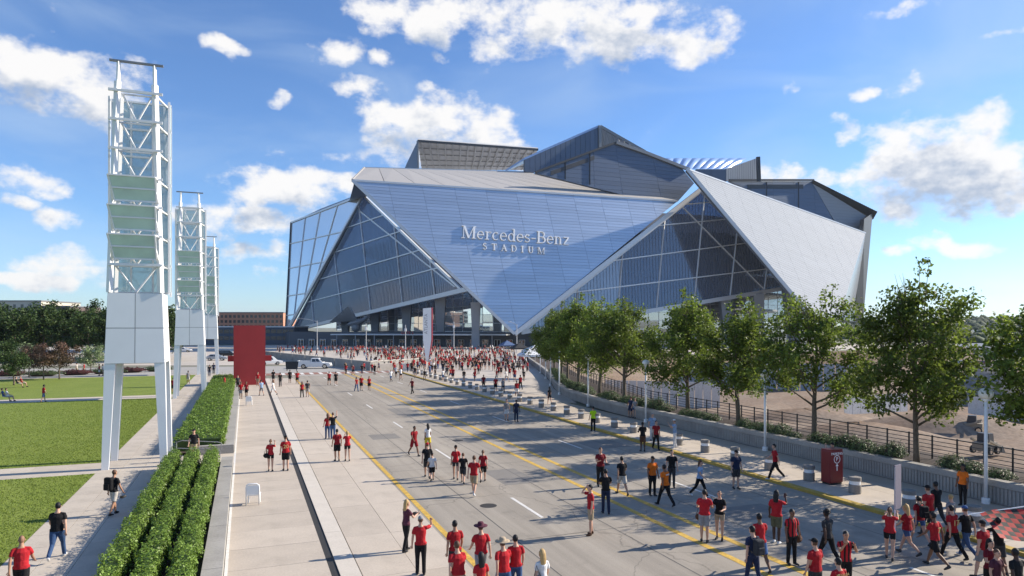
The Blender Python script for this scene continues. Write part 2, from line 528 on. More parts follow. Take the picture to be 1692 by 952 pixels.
M['pillow'] = mat('roof_pillow', (.26, .40, .68), .3, spec=.6)  # blue sheen of the reflected sky painted into the base colour
M['interior'] = mat('interior_concrete', (.42, .43, .46), .8, var=.2, scale=.1)
M['interior_light'] = mat('interior_slab_edge', (.78, .78, .78), .7)
M['pier'] = mat('concrete_pier', (.30, .315, .34), .75, var=.12, scale=.4)
M['letters'] = mat('white_letter', (.92, .93, .94), .4)
M['brick'] = mat('brick_far', (.56, .29, .20), .85, var=.2, scale=.3)
M['cream'] = mat('cream_render', (.58, .54, .46), .8, var=.08, scale=.1)
M['window'] = mat('dark_window', (.03, .037, .047), .15, spec=.8)
M['rubber'] = mat('rubber', (.015, .015, .016), .8)
M['chrome'] = mat('chrome', (.6, .6, .6), .2, 1.0)
M['globe'] = mat('lamp_globe', (.82, .80, .72), .3, spec=.6)
M['fabric_white'] = mat('tent_fabric', (.74, .74, .75), .7, var=.06)
M['fabric_black'] = mat('tent_fabric_dark', (.02, .02, .022), .7)


def paint(name, c, rough=.35, metal=0.0):
    k = 'paint_' + name
    if k not in M: M[k] = mat(k, c, rough, metal)
    return M[k]


def text_mesh(body, size=1.0, depth=0.02, font_shear=0.0, align='CENTER'):
    cu = bpy.data.curves.new('lettering', 'FONT')
    cu.body = body; cu.size = size; cu.extrude = depth; cu.align_x = align; cu.align_y = 'CENTER'; cu.shear = font_shear
    cu.resolution_u = 3
    ob = bpy.data.objects.new('lettering_tmp', cu); COL.objects.link(ob)
    dg = bpy.context.evaluated_depsgraph_get(); dg.update()
    me = bpy.data.meshes.new_from_object(ob.evaluated_get(dg))
    bpy.data.objects.remove(ob); bpy.data.curves.remove(cu)
    return me


def text_obj(name, body, size, depth, material, mat4, parent=None):
    me = text_mesh(body, size, depth)
    me.materials.clear(); me.materials.append(material)
    o = link(name, me, parent)
    o.matrix_local = mat4
    return o

# ================================================================ SETTING
def sheet(name, poly, z, material, parent=None, thick=0.0, kind='structure'):
    """flat sheet from (v,u) outline"""
    mb = MB()
    if thick > 0: mb.prism([(v, u, z) for v, u in poly], (0, 0, -thick))
    else: mb.add([(v, u, z) for v, u in poly], [tuple(range(len(poly)))])
    o = mb.build(name, material, parent)
    if parent is None:
        road(o)
        if kind: o['kind'] = kind
    return o


def rect(v0, v1, u0, u1):
    return [(v0, u0), (v1, u0), (v1, u1), (v0, u1)]


WU = [0, 48, 54, 60, 66, 76, 85, 100, 116, 132, 150]
WVV = [29.5, 29.6, 29.9, 30.7, 32.0, 35.3, 39.0, 44.5, 50, 55.5, 62]


def wallv(u): return float(np.interp(u, WU, WVV))


def lotv(u): return float(np.interp(u, [0, 50, 85, 132, 150, 175, 260, 3000], [33.4, 33.6, 43.0, 60.0, 110, 250, 330, 500]))


# one ground sheet to the horizon; east of the fence it drops to the building site
def ground():
    us = [-3000, -600, -100, -30, 0] + list(range(8, 160, 6)) + [175, 200, 260, 350, 500, 800, 1500, 3000, 6000]
    left = [-6000, -2000, -600, -200, -60, -20, 0, 20]
    offs = [(0, 0.0), (.35, -.05), (1.2, -.7), (5, -3.2), (9, -4.9), (16, -5.3), (26, -5.5), (40, -5.6), (70, -5.6), (120, -5.6), (250, -5.6), (600, -4), (2000, 4), (6000, 8)]
    rnd = random.Random(3)
    vs, fs, ms = [], [], []
    for u in us:
        for v in left: vs.append((v, u, 0))
        for s, z in offs:
            zz = z + (rnd.uniform(-.5, .5) if 5 < s < 90 and 0 < u < 160 else 0)
            vs.append((lotv(u) + s, u, zz))
    k = len(left) + len(offs)
    for i in range(len(us) - 1):
        for j in range(k - 1):
            fs.append((i * k + j, i * k + j + 1, (i + 1) * k + j + 1, (i + 1) * k + j))
            ms.append(1 if j >= len(left) and j < k - 4 and -100 <= us[i] < 175 else 0)
    mb = MB(); mb.v, mb.f, mb.m = vs, fs, ms
    o = mb.build('ground', [M['joint_ground'], M['dirt']], smooth=False)
    road(o); o['kind'] = 'structure'
ground()

# ---- avenue
sheet('road', rect(6.6, 23.9, -60, 112.5), .018, M['asphalt'])
sheet('cross_street', [(-260, 117.5), (24, 117.5), (24, 136), (-60, 150), (-260, 190)], .018, mat('street_pale', (.36, .345, .32), .85, var=.12, scale=.2, fine=.1, fscale=4))
sheet('plaza', [(24.3, 60.6), (30.6, 60.6), (35.2, 76), (38.9, 85), (50, 116), (55.4, 132), (62, 150), (240, 176), (240, 300), (-90, 300), (-75, 170), (24.3, 136.2)], .022, M['plaza'])
sheet('crosswalk', rect(-14, 26, 112.6, 117.4), .018, M['brick_pave'])
mk = tag(empty('road_markings'), kind='structure'); road(mk)


def mark(name, v0, v1, u0, u1, material, z=.024):
    mb = MB(); mb.add([(v0, u0, z), (v1, u0, z), (v1, u1, z), (v0, u1, z)], [(0, 1, 2, 3)])
    mb.build(name, material, mk)


mark('edge_line', 6.72, 6.94, -20, 104, M['yellow'])
mark('centre_line', 14.72, 14.98, -20, 112, M['yellow'])
mark('centre_line', 15.9, 16.18, -20, 112, M['yellow'])
for k in range(8):
    u1 = 28.2 + 12.95 * (k - 1)
    if u1 < 111:
        mark('lane_dash', 10.93, 11.07, u1 - 3.4, u1, M['white_line'])
        mark('lane_dash', 19.43, 19.57, u1 - 3.4 + (.2 if k else -1.4), u1 + .2, M['white_line'])
for k in range(26):
    v0 = -12 + k * 1.45
    mark('crosswalk_bar', v0, v0 + .55, 112.9, 117.1, M['white_line'])
mark('stop_line', 7.4, 14.4, 110.6, 111.2, M['white_line'])

# tar-sealed seams, repair patches and manhole covers worked into the carriageway
M['tar'] = mat('tar_seam', (.10, .095, .088), .8, var=.3, scale=2)
M['patch'] = mat('asphalt_patch', (.215, .20, .18), .9, var=.15, scale=.6, fine=.1, fscale=30, stain=.1)
for v in (8.95, 12.9, 17.6, 21.6):
    mark('tar_seam', v, v + .035, -20, 112, M['tar'], .0215)
for u in (22.5, 35.5, 51, 63.5, 79, 96):
    mark('tar_seam', 7.0, 23.8, u, u + .03, M['tar'], .0212)
for v0, v1, u0, u1 in ((11.6, 13.4, 30.5, 34.0), (8.0, 9.9, 46, 48.2), (17.9, 20.6, 21.5, 23.4), (12.2, 14.2, 58, 63), (20.2, 22.8, 37.5, 40.2)):
    mark('repair_patch', v0, v1, u0, u1, M['patch'], .0205)
for v, u in ((9.6, 27.3), (13.2, 43.7), (18.4, 33.2)):
    mb = MB(); mb.lathe([(.36, .019), (.36, .0235)], 24, c=(v, u, 0)); mb.build('manhole_cover', M['drain'], mk)
kerb = tag(empty('kerb'), kind='structure'); road(kerb)
for i in range(42):
    mb = MB(); mb.box(23.86, 24.2, 10 + i * 2.5 + .006, 12.5 + i * 2.5 - .006, 0, .15)
    b_ = mb.build('kerbstone', M['yellow_kerb'], kerb)

SLABS = {}


def slabs(name, v0, v1, u0, u1, dv, du, material, z=.03, gap=.014):
    root = tag(empty(name), kind='structure'); road(root)
    nv, nu = max(1, round((v1 - v0) / dv)), max(1, round((u1 - u0) / du))
    dv, du = (v1 - v0) / nv, (u1 - u0) / nu
    mb = MB(); mb.box(-dv / 2 + gap / 2, dv / 2 - gap / 2, -du / 2 + gap / 2, du / 2 - gap / 2, -.028, 0)
    me = mb.mesh('slab', material)
    rnd = random.Random(hash(name) % 1000 if False else len(name))
    for i in range(nv):
        for j in range(nu):
            o = link('slab', me, root)
            o.location = (v0 + (i + .5) * dv, u0 + (j + .5) * du, z + rnd.uniform(-.002, .002))
    return root


slabs('left_pavement', -.6, 2.46, 8, 97, 3.06, 2.1, M['concrete'])
sheet('drain_channel', rect(2.46, 2.70, 8, 112), .006, M['drain'])
slabs('kerb_strip', 2.70, 3.32, 8, 106, .62, 9.0, M['concrete_light'], z=.04)
slabs('concrete_lane', 3.34, 6.62, 8, 106, 1.66, 4.2, M['concrete'], z=.026)
slabs('right_pavement', 24.22, 29.45, 8, 60.5, 2.6, 2.65, M['concrete'], z=.13)
sheet('right_pavement_edge', rect(24.3, 30, 60.5, 112), .125, M['concrete'], thick=.12)
slabs('lawn_path', -7.2, -4.0, 10, 121, 1.07, 1.6, M['concrete_path'])
for nm, u0, u1 in (('cross_path', 40.6, 43.7), ('cross_path', 81.2, 85), ('cross_path', 118, 121)):
    slabs(nm, -62, -7.2, u0, u1, 1.66, 1.55, M['concrete_path'])
for u0, u1 in ((-20, 40.6), (43.7, 81.2), (85, 118)):
    sheet('lawn', rect(-130, -7.2, u0, u1), .034, M['grass'])
sheet('steps_landing', rect(-4.0, -.6, 41.0, 44.4), .034, M['concrete_path'])
sheet('far_pavement', [(-130, 121.2), (-7.3, 121.2), (-7.3, 129), (-130, 129)], .012, M['soil'])

# ---- planter with its low kerb wall
pl = tag(empty('planter_wall'), 'low concrete planter wall beside the hedges', 'planter wall'); road(pl)
for u0, u1 in ((8, 40.9), (44.5, 104)):
    n = round((u1 - u0) / 4.6); du = (u1 - u0) / n
    for i in range(n):
        mb = MB(); mb.box(-1.2, -.62, u0 + i * du + .01, u0 + (i + 1) * du - .01, 0, .42)
        mb.build('wall_block', M['concrete_wall'], pl)
    mb = MB(); mb.box(-4.0, -3.9, u0, u1, 0, .12); mb.build('edging', M['concrete_wall'], pl)
mb = MB(); mb.box(-2.6, -.63, 44.12, 44.48, 0, .55); mb.build('end_wall', M['concrete_wall'], pl)
mark('white_edge', -.6, -.5, 8, 97, M['white_line'], .034)
sheet('planter_soil', rect(-3.9, -1.2, 8, 40.9), .16, M['soil'])
sheet('planter_soil', rect(-3.9, -1.2, 44.5, 104), .16, M['soil'])
for i, u in enumerate((41.25, 43.95)):
    hr = tag(empty('handrail', W(0, 0), ROAD_ANG), ('bent grey tube handrail by the steps, next to the three hedge rows', 'bent grey tube handrail by the steps, next to the long hedge')[i], 'handrail')
    mb = MB()
    mb.tube([(-3.7, u, .03), (-3.7, u, .9), (-3.4, u, .98), (-1.5, u, .78), (-1.3, u, .7), (-1.3, u, .3)], .025)
    mb.build('rail', M['steel_grey'], hr)
    mb = MB(); mb.tube([(-2.5, u, .03), (-2.5, u, .88)], .022); mb.build('post', M['steel_grey'], hr)

# ---- retaining wall on the right, in ribbed precast panels with a coping
rw = tag(empty('retaining_wall'), 'ribbed concrete retaining wall curving along the pavement below the trees', 'wall'); road(rw)
mb = MB(); mb.box(0, .22, -1.49, 1.49, 0, .74)
rib = mb.v and None
for k in range(19):
    y = -1.42 + k * .158
    mb.box(-.035, .0, y - .045, y + .045, .06, .70)
panel_me = mb.mesh('panel', M['concrete_wall'])
mb = MB(); mb.box(-.07, .36, -1.5 + .006, 1.5 - .006, .74, 1.0)
cop_me = mb.mesh('coping', M['concrete_wall'])
u = 8.0
while u < 140:
    v0, v1 = wallv(u), wallv(u + 3)
    ang = math.atan2(-(v1 - v0), 3.0)
    L_ = math.hypot(3, v1 - v0)
    for nm, me in (('panel', panel_me), ('coping', cop_me)):
        o = link(nm, me, rw); o.location = ((v0 + v1) / 2, u + 1.5, .12 if u < 60 else .02); o.rotation_euler = (0, 0, ang); o.scale = (1, L_ / 3, 1)
    u += 3
# planting bed behind it
mb = MB()
bu = list(range(6, 148, 3))
for i in range(len(bu) - 1):
    a, b = bu[i], bu[i + 1]
    q = [(wallv(a) + .2, a), (lotv(a) + .3, a), (lotv(b) + .3, b), (wallv(b) + .2, b)]
    mb.add([(v, u_, .92) for v, u_ in q], [(0, 1, 2, 3)])
    mb.add([(q[1][0], q[1][1], .92), (q[2][0], q[2][1], .92), (q[2][0], q[2][1], -1.5), (q[1][0], q[1][1], -1.5)], [(0, 1, 2, 3)])
o = mb.build('planting_bed', M['soil']); road(o); o['kind'] = 'structure'

# ---- railing on the bed
fn = tag(empty('railing'), 'black iron railing with thin horizontal bars behind the shrubs', 'railing'); road(fn)
def fv(u): return max(lotv(u) - 1.15, wallv(u) + 1.2)
mb = MB(); mb.box(-.03, .03, -.03, .03, .9, 2.12); post_me = mb.mesh('post', M['black'])
NB = 62; SP = 1.3
for i in range(NB):
    u = 14 + i * SP
    o = link('post', post_me, fn); o.location = (fv(u), u, 0)
for i in range(0, NB - 1, 4):
    ua, ub = 14 + i * SP, 14 + min(i + 4, NB - 1) * SP
    pts = [ua + (ub - ua) * k / 4 for k in range(5)]
    for z in (1.08, 1.27, 1.46, 1.65, 1.84, 2.06):
        mb = MB()
        for k in range(4):
            mb.bar((fv(pts[k]), pts[k], z), (fv(pts[k + 1]), pts[k + 1], z), .03 if z < 2 else .045, .03 if z < 2 else .05)
        mb.build('rail', M['black'], fn)

# ---- bollards
def bollard():
    r = empty('bollard')
    mb = MB(); mb.lathe([(.25, 0), (.26, .02), (.26, .40), (.24, .41)], 18); mb.build('base', M['bollard'], r, smooth=False)
    mb = MB(); mb.lathe([(.235, .41), (.235, .57)], 18); mb.build('band', M['white'], r)
    mb = MB(); mb.lathe([(.24, .57), (.265, .575), (.265, .72), (.25, .745), (.1, .755)], 18); mb.build('cap', M['bollard'], r)
    return r
bp_ = bollard()
BU = [14.9 + 2.68 * i for i in range(36)]
for i, u in enumerate(BU):
    o = bp_ if i == 0 else copy_tree(bp_)
    p = W(25.5, u, .128)
    o.location = p; o.rotation_euler = (0, 0, ROAD_ANG + i)
    tag(o, 'round concrete bollard with white band on the pavement edge behind the yellow kerb', 'bollard', 'bollards along the yellow kerb')

# ---- globe lamps
def globe_lamp():
    r = empty('street_lamp')
    mb = MB(); mb.lathe([(.16, 0), (.16, .22), (.13, .24)], 14); mb.build('base', M['white'], r)
    mb = MB(); mb.tube([(0, 0, .2), (0, 0, 4.35)], [.075, .065], 12); mb.build('pole', M['white'], r, smooth=True)
    mb = MB(); mb.lathe([(.07, 4.3), (.12, 4.36), (.12, 4.42), (.06, 4.44)], 14); mb.build('collar', M['white'], r)
    mb = MB(); mb.ball((0, 0, 4.64), (.29, .29, .25), 14); mb.build('globe', M['globe'], r, smooth=True)
    return r
gl_ = globe_lamp()
LU = [19.6, 32.8, 46.0, 57.0, 69.0, 80.0, 91.0, 102.0]
for i, u in enumerate(LU):
    o = gl_ if i == 0 else copy_tree(gl_)
    o.location = W(wallv(u) - .35, u, .126 if u < 60 else .02)
    tag(o, 'slender white street lamp with a single globe in front of the ribbed wall', 'street lamp', 'globe lamps along the ribbed wall')

# ---- parking sign kiosk
kq = W(26.05, 24.75, .13)
k = tag(empty('parking_kiosk', kq, ROAD_ANG), 'dark red boxy parking sign with white arrow standing between bollards', 'sign')
mb = MB(); mb.box(-.36, .36, -.24, .24, 0, .08); mb.build('plinth', M['black'], k)
mb = MB(); mb.box(-.42, .42, -.28, .28, .08, 1.62)
o = mb.build('cabinet', M['red_kiosk'], k)
bv = o.modifiers.new('bevel', 'BEVEL'); bv.width = .05; bv.segments = 2
mb = MB(); mb.prism([(-.40, -.26, 1.62), (.40, -.26, 1.62), (.40, .26, 1.62), (-.40, .26, 1.62)], (0, 0, .04)); mb.build('top', M['red_kiosk'], k)
FR = Matrix.Rotation(R(90), 4, 'X')
text_obj('lettering', 'PARKING', .17, .004, M['letters'], Matrix.Translation((0.02, -.284, 1.46)) @ FR, k)
text_obj('lettering', 'P', .26, .004, M['letters'], Matrix.Translation((0.02, -.284, 1.2)) @ FR, k)
mb = MB()
for i in range(24):
    a, b = 2 * math.pi * i / 24, 2 * math.pi * (i + 1) / 24
    mb.bar((.02 + .18 * math.cos(a), -.284, 1.2 + .18 * math.sin(a)), (.02 + .18 * math.cos(b), -.284, 1.2 + .18 * math.sin(b)), .03, .006, up=(0, 1, 0))
mb.build('ring', M['letters'], k)
mb = MB(); mb.bar((.02, -.284, .66), (.02, -.284, .93), .045, .006, up=(0, 1, 0))
mb.prism([(-.07, -.287, .88), (.11, -.287, .88), (.02, -.287, 1.0)], (0, .006, 0)); mb.build('arrow', M['letters'], k)

# ---- light towers
def tower():
    r = empty('light_tower')
    hw = 1.44
    zt, zb = 9.4, 5.6            # box top and bottom
    tw = 1.30
    yb0, yb1 = -1.45, 1.45
    # legs: tapered blades under each corner
    for sx in (-1, 1):
        for sy in (-1, 1):
            mb = MB()
            x0, y0 = sx * (hw + .12), sy * (hw + .05)
            xi, yi = sx * (hw - .22), sy * (hw - .22)
            a = [(x0, y0, 0), (xi, y0, 0), (xi, yi, 0), (x0, yi, 0)]
            xt, xti = sx * hw, sx * (hw - .52); yt, yti = sy * 1.4, sy * .96
            b = [(xt, yt, zb), (xti, yt, zb), (xti, yti, zb), (xt, yti, zb)]
            mb.add([Vector(p) for p in a + b], [(0, 1, 2, 3), (4, 5, 6, 7), (0, 1, 5, 4), (1, 2, 6, 5), (2, 3, 7, 6), (3, 0, 4, 7)])
            lg = mb.build('leg', M['white_panel'], r)
    # box: four tapered sides of 2x2 panels over a core
    def face(nm, P00, P10, P11, P01, nx, nz, off):
        P00, P10, P11, P01 = map(Vector, (P00, P10, P11, P01))
        for i in range(nx):
            for j in range(nz):
                def q(s, t): return P00.lerp(P10, s).lerp(P01.lerp(P11, s), t)
                e = .006
                s0, s1, t0, t1 = i / nx + e, (i + 1) / nx - e, j / nz + e * .8, (j + 1) / nz - e * .8
                mb = MB(); mb.prism([q(s0, t0), q(s1, t0), q(s1, t1), q(s0, t1)], off); mb.build('panel', M['white_panel'], r)
    A = [(-hw, -hw, zb), (hw, -hw, zb), (hw, hw, zb), (-hw, hw, zb)]
    B = [(-tw, -tw, zt), (tw, -tw, zt), (tw, tw, zt), (-tw, tw, zt)]
    offs = [(0, .03, 0), (-.03, 0, 0), (0, -.03, 0), (.03, 0, 0)]
    for i in range(4):
        j = (i + 1) % 4
        face('panel', A[i], A[j], B[j], B[i], 2, 2, offs[i])
    mb = MB(); mb.add([(x * .97, y * .97, z) for x, y, z in A] + [(x * .97, y * .97, z) for x, y, z in B],
                      [(3, 2, 1, 0), (4, 5, 6, 7), (0, 1, 5, 4), (1, 2, 6, 5), (2, 3, 7, 6), (3, 0, 4, 7)])
    mb.build('core', M['steel_grey'], r)
    # mast: front ladder frame leaning slightly in, rear glazed screen
    top = 21.9
    def fx(z): return 1.22 + (0.86 - 1.22) * (z - zt) / (top - zt)
    def fy(z): return -1.2 + .35 * (z - zt) / (top - zt)
    for sx in (-1, 1):
        mb = MB(); mb.bar((sx * fx(zt), fy(zt), zt), (sx * fx(20.8), fy(20.8), 20.8), .24, .24); mb.build('column', M['white'], r)
        mb = MB(); mb.bar((sx * fx(20.4), fy(20.4) + .1, 20.2), (sx * fx(top), fy(top) + .1, top), .14, .14); mb.build('column', M['white'], r)
        mb = MB(); mb.bar((sx * fx(zt) * .9, fy(zt) + 1.1, zt), (sx * fx(20.2) * .9, fy(20.2) + .9, 20.2), .17, .17); mb.build('column', M['white'], r)
    mb = MB(); mb.bar((-1.3, fy(top) + .1, top + .04), (1.3, fy(top) + .1, top + .04), .16, .1); mb.build('top_bar', M['steel_grey'], r)
    zs = [10.9 + 1.56 * i for i in range(7)]
    for i, z in enumerate(zs):
        mb = MB(); mb.bar((-1.3, fy(z) - .2, z), (1.3, fy(z) - .2, z), .13, .13); mb.build('crossbar', M['white'], r)
    lev = [zt] + zs
    for i in range(len(lev) - 1):
        z0, z1 = lev[i], lev[i + 1]
        xa = fx(z1) - .2
        y = (fy(z0) + .35)
        for sx in (-1, 1):
            mb = MB(); mb.tube([(sx * xa, y, z1 - .05), (0.0, y, z0 + .05)], .05, 6); mb.build('brace', M['white'], r)
        mb = MB(); mb.bar((-xa - .2, y, z1 - .04), (xa + .2, y, z1 - .04), .08, .08); mb.build('strut', M['white'], r)
        for sx in (-1, 1):
            mb = MB(); mb.bar((sx * fx(z1), fy(z1), z1), (sx * 1.3, 1.3, z1), .09, .09); mb.build('strut', M['white'], r)
    # rear screen: posts, transoms and a glass pane per bay
    for x in (-1.48, -.55, .55, 1.48):
        mb = MB(); mb.bar((x, 1.35, zt - .1), (x, 1.35, 20.3), .1, .1); mb.build('screen_post', M['white'], r)
    zz = [zt + .1 + 1.555 * i for i in range(8)]
    for z in zz:
        mb = MB(); mb.bar((-1.52, 1.3, z), (1.52, 1.3, z), .09, .11); mb.build('transom', M['white'], r)
    for i in range(7):
        for x0, x1 in ((-1.43, -.6), (-.5, .5), (.6, 1.43)):
            mb = MB(); mb.box(x0, x1, 1.33, 1.345, zz[i] + .06, zz[i + 1] - .06); mb.build('pane', M['tower_glass'], r)
    for sy in (0,):
        for i in range(7):
            mb = MB(); mb.box(1.47, 1.485, .35, 1.28, zz[i] + .06, zz[i + 1] - .06); mb.build('pane', M['tower_glass'], r)
        mb = MB(); mb.bar((1.48, .32, zt), (1.48, .32, 20.3), .1, .1); mb.build('screen_post', M['white'], r)
        mb = MB(); mb.bar((-1.48, .32, zt), (-1.48, .32, 20.3), .1, .1); mb.build('screen_post', M['white'], r)
    # three tilted glass louvres
    for k_ in range(3):
        zt_ = 15.58 - 1.56 * k_ - .0
        y0 = fy(zt_) - .32
        a0, a1 = Vector((-1.22, y0 - .42, zt_)), Vector((-.98, y0 + .02, zt_ - 1.25))
        b0, b1 = Vector((1.0, y0 - .42, zt_)), Vector((1.02, y0 + .02, zt_ - 1.25))
        lv = MB()
        for t0, t1 in ((.03, .47), (.53, .97)):
            lv = MB(); lv.prism([a0.lerp(a1, t0), b0.lerp(b1, t0), b0.lerp(b1, t1), a0.lerp(a1, t1)], (0, .03, .0))
            lv.build('louvre', M['louvre_glass'], r)
        for t in (0, .5, 1):
            fr = MB(); fr.bar(a0.lerp(a1, t), b0.lerp(b1, t), .08, .08); fr.build('louvre_frame', M['white'], r)
        for p0, p1 in ((a0, a1), (b0, b1)):
            fr = MB(); fr.bar(p0, p1, .08, .08); fr.build('louvre_frame', M['white'], r)
        for s_ in (a1, b1):
            fr = MB(); fr.bar(s_.lerp(a0 if s_ is a1 else b0, .4), (s_.x * 1.12, fy(zt_ - 1.5), zt_ - 1.5), .09, .09); fr.build('louvre_arm', M['white'], r)
        fr = MB(); fr.bar(b0 + Vector((0, .03, 0)), (fx(zt_), fy(zt_), zt_), .08, .08); fr.build('louvre_arm', M['white'], r)
        fr = MB(); fr.bar(a0 + Vector((0, .03, 0)), (-fx(zt_), fy(zt_), zt_), .08, .08); fr.build('louvre_arm', M['white'], r)
    return r
tw_ = tower()
for i, (u, lab) in enumerate(((42.85, 'tall white lattice light tower with green louvres on the path by the hedge steps'),
                              (81.3, 'white lattice light tower in the middle of the row along the lawn path'),
                              (119.6, 'white lattice light tower at the far end of the row near the street'))):
    o = tw_ if i == 0 else copy_tree(tw_)
    o.location = W(-5.5, u, .028); o.rotation_euler = (0, 0, ROAD_ANG)
    tag(o, lab, 'light tower', 'light towers along the lawn path')

# ---- red wall
rwl = tag(empty('red_wall', W(.55, 95.0, .02), ROAD_ANG), 'tall plain red wall panel standing at the end of the hedge', 'wall')
mb = MB(); mb.box(-1.93, 1.93, 0, .8, 0, 7.75); o = mb.build('slab', M['red_wall'], rwl)
mb = MB(); mb.box(-2.7, 2.8, 3.2, 3.6, 2.95, 3.7); mb.build('beam', M['red_wall'], rwl)
for x in (-1.4, 1.4):
    mb = MB(); mb.box(x - .15, x + .15, 3.25, 3.55, 0, 3.0); mb.build('post', M['red_wall'], rwl)
mb = MB(); mb.box(-1.2, 1.2, .8, 3.2, 3.2, 3.7); mb.build('link_beam', M['red_wall'], rwl)

# ---- white chairs on the left pavement
def seat():
    r = empty('metal_seat')
    mb = MB()
    for sx in (-1, 1):
        pass
    mb.tube([(-.26, 0, .02), (-.26, 0, .74), (-.24, 0, .84), (-.16, 0, .90), (.16, 0, .90), (.24, 0, .84), (.26, 0, .74), (.26, 0, .02)], .03, 8)
    mb.build('frame', M['white'], r, smooth=True)
    mb = MB(); mb.box(-.23, .23, -.012, .012, .46, .84); mb.build('backrest', M['white'], r)
    mb = MB(); mb.box(-.27, .27, .02, .46, .40, .45); mb.build('seat', M['white'], r)
    for sx in (-.23, .23):
        mb = MB(); mb.tube([(sx, .42, .02), (sx, .42, .41)], .03, 8); mb.build('leg', M['white'], r)
    return r
se = seat()
for i, (px, py) in enumerate(((417.5, 836), (411, 671))):
    o = se if i == 0 else copy_tree(se)
    p = G(px, py); o.location = (p.x, p.y, .028); o.rotation_euler = (0, 0, ROAD_ANG - .15)
    tag(o, ('white tubular metal chair alone on the empty pavement', 'white tubular metal chair near the red wall')[i], 'chair', 'white chairs on the pavement')

# ================================================================ STADIUM
class Plane:
    def __init__(s, p, n):
        s.p, s.n = Vector(p), Vector(n).normalized()
        s.x = UP.cross(s.n).normalized()          # to the right, level
        s.y = s.n.cross(s.x).normalized()         # up the slope
        if s.y.z < 0: s.x, s.y = -s.x, -s.y

    def px(s, a, b):
        """point of the plane seen at photo pixel (a,b)"""
        o = Vector((0, 0, HCAM)); d = Vector(((a - CX) / FPX, 1, (HY - b) / FPX))
        return o + d * ((s.p - o).dot(s.n) / d.dot(s.n))

    def uv(s, q): return ((q - s.p).dot(s.x), (q - s.p).dot(s.y))

    def at(s, a, b, off=0.0): return s.p + s.x * a + s.y * b + s.n * off


def plane3(a, b, c):
    n = (b - a).cross(c - a).normalized()
    if n.y > 0: n = -n
    return Plane(a, n)


def clip(poly, a, b, c):
    """keep a*x+b*y<=c"""
    out = []
    for i in range(len(poly)):
        p, q = poly[i], poly[(i + 1) % len(poly)]
        fp, fq = a * p[0] + b * p[1] - c, a * q[0] + b * q[1] - c
        if fp <= 0: out.append(p)
        if fp * fq < 0:
            t = fp / (fp - fq); out.append((p[0] + (q[0] - p[0]) * t, p[1] + (q[1] - p[1]) * t))
    return out


def area(poly):
    return 0.5 * abs(sum(poly[i][0] * poly[(i + 1) % len(poly)][1] - poly[(i + 1) % len(poly)][0] * poly[i][1] for i in range(len(poly))))


ST = tag(empty('stadium', (0, 0, 0)), 'huge angular stadium with folded silver metal wings tinted sky blue and glazed triangles', 'stadium')
rndS = random.Random(11)


def cladding(pl, pixels, material, cw, ch, name, skew=0.0, gap=.065, back=1.2, jit=.008, rot=0.0):
    """wing face clad in long panels: convex outline given by photo pixels on plane pl"""
    poly = [pl.uv(pl.px(*q)) if not isinstance(q, Vector) else pl.uv(q) for q in pixels]
    mb = MB(); mb.prism([pl.at(a, b, -.14) for a, b in poly], pl.n * -back)
    body = mb.build(name, M['facade_back'], ST)
    ca, sa = math.cos(rot), math.sin(rot)
    def r2(p): return (p[0] * ca + p[1] * sa, -p[0] * sa + p[1] * ca)
    def ri(p): return (p[0] * ca - p[1] * sa, p[0] * sa + p[1] * ca)
    q = [r2(p) for p in poly]
    y0, y1 = min(p[1] for p in q), max(p[1] for p in q)
    ym = (y0 + y1) / 2
    q = [(p[0] - skew * (p[1] - ym), p[1]) for p in q]
    x0, x1 = min(p[0] for p in q), max(p[0] for p in q)
    ny, nx = max(1, round((y1 - y0) / ch)), max(1, round((x1 - x0) / cw))
    hy, wx = (y1 - y0) / ny, (x1 - x0) / nx
    mb = MB()
    for j in range(ny):
        row = clip(clip(q, 0, -1, -(y0 + j * hy + gap / 2)), 0, 1, y0 + (j + 1) * hy - gap / 2)
        if len(row) < 3: continue
        for i in range(nx):
            c_ = clip(clip(row, -1, 0, -(x0 + i * wx + gap / 2)), 1, 0, x0 + (i + 1) * wx - gap / 2)
            if len(c_) < 3 or area(c_) < .02: continue
            c_ = [ri((p[0] + skew * (p[1] - ym), p[1])) for p in c_]
            mx = sum(p[0] for p in c_) / len(c_); my = sum(p[1] for p in c_) / len(c_)
            ja, jb = rndS.uniform(-jit, jit) * .3, rndS.uniform(-jit, jit)
            mb.prism([pl.at(a, b, (a - mx) * ja + (b - my) * jb) for a, b in c_], pl.n * -.13)
    o = mb.build('cladding_panels', material, body, fix=True)
    o['kind'] = 'stuff'
    return body


def strip(a, b, w, h, material, name='fascia', parent=None):
    mb = MB(); mb.bar(a, b, w, h); return mb.build(name, material, parent or ST)


# main wing: square to the avenue, leaning back a little
TIP = P(850, 551, 236)
nC = (-DV * math.cos(R(8)) + UP * math.sin(R(8)))
PC = Plane(TIP, nC)
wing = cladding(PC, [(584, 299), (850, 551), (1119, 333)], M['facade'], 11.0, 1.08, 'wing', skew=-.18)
a_, b_, c_ = PC.px(582, 298), PC.px(850, 552), PC.px(1156, 314)
strip(a_ + PC.n * .2, b_ + PC.n * .2, .5, 1.0, M['fascia'], parent=wing)
strip(b_ + PC.n * .2, c_ + PC.n * .2, .6, 1.5, M['fascia'], parent=wing)
strip(PC.px(583, 298), PC.px(1119, 332.5), .5, .6, M['fascia'], parent=wing)
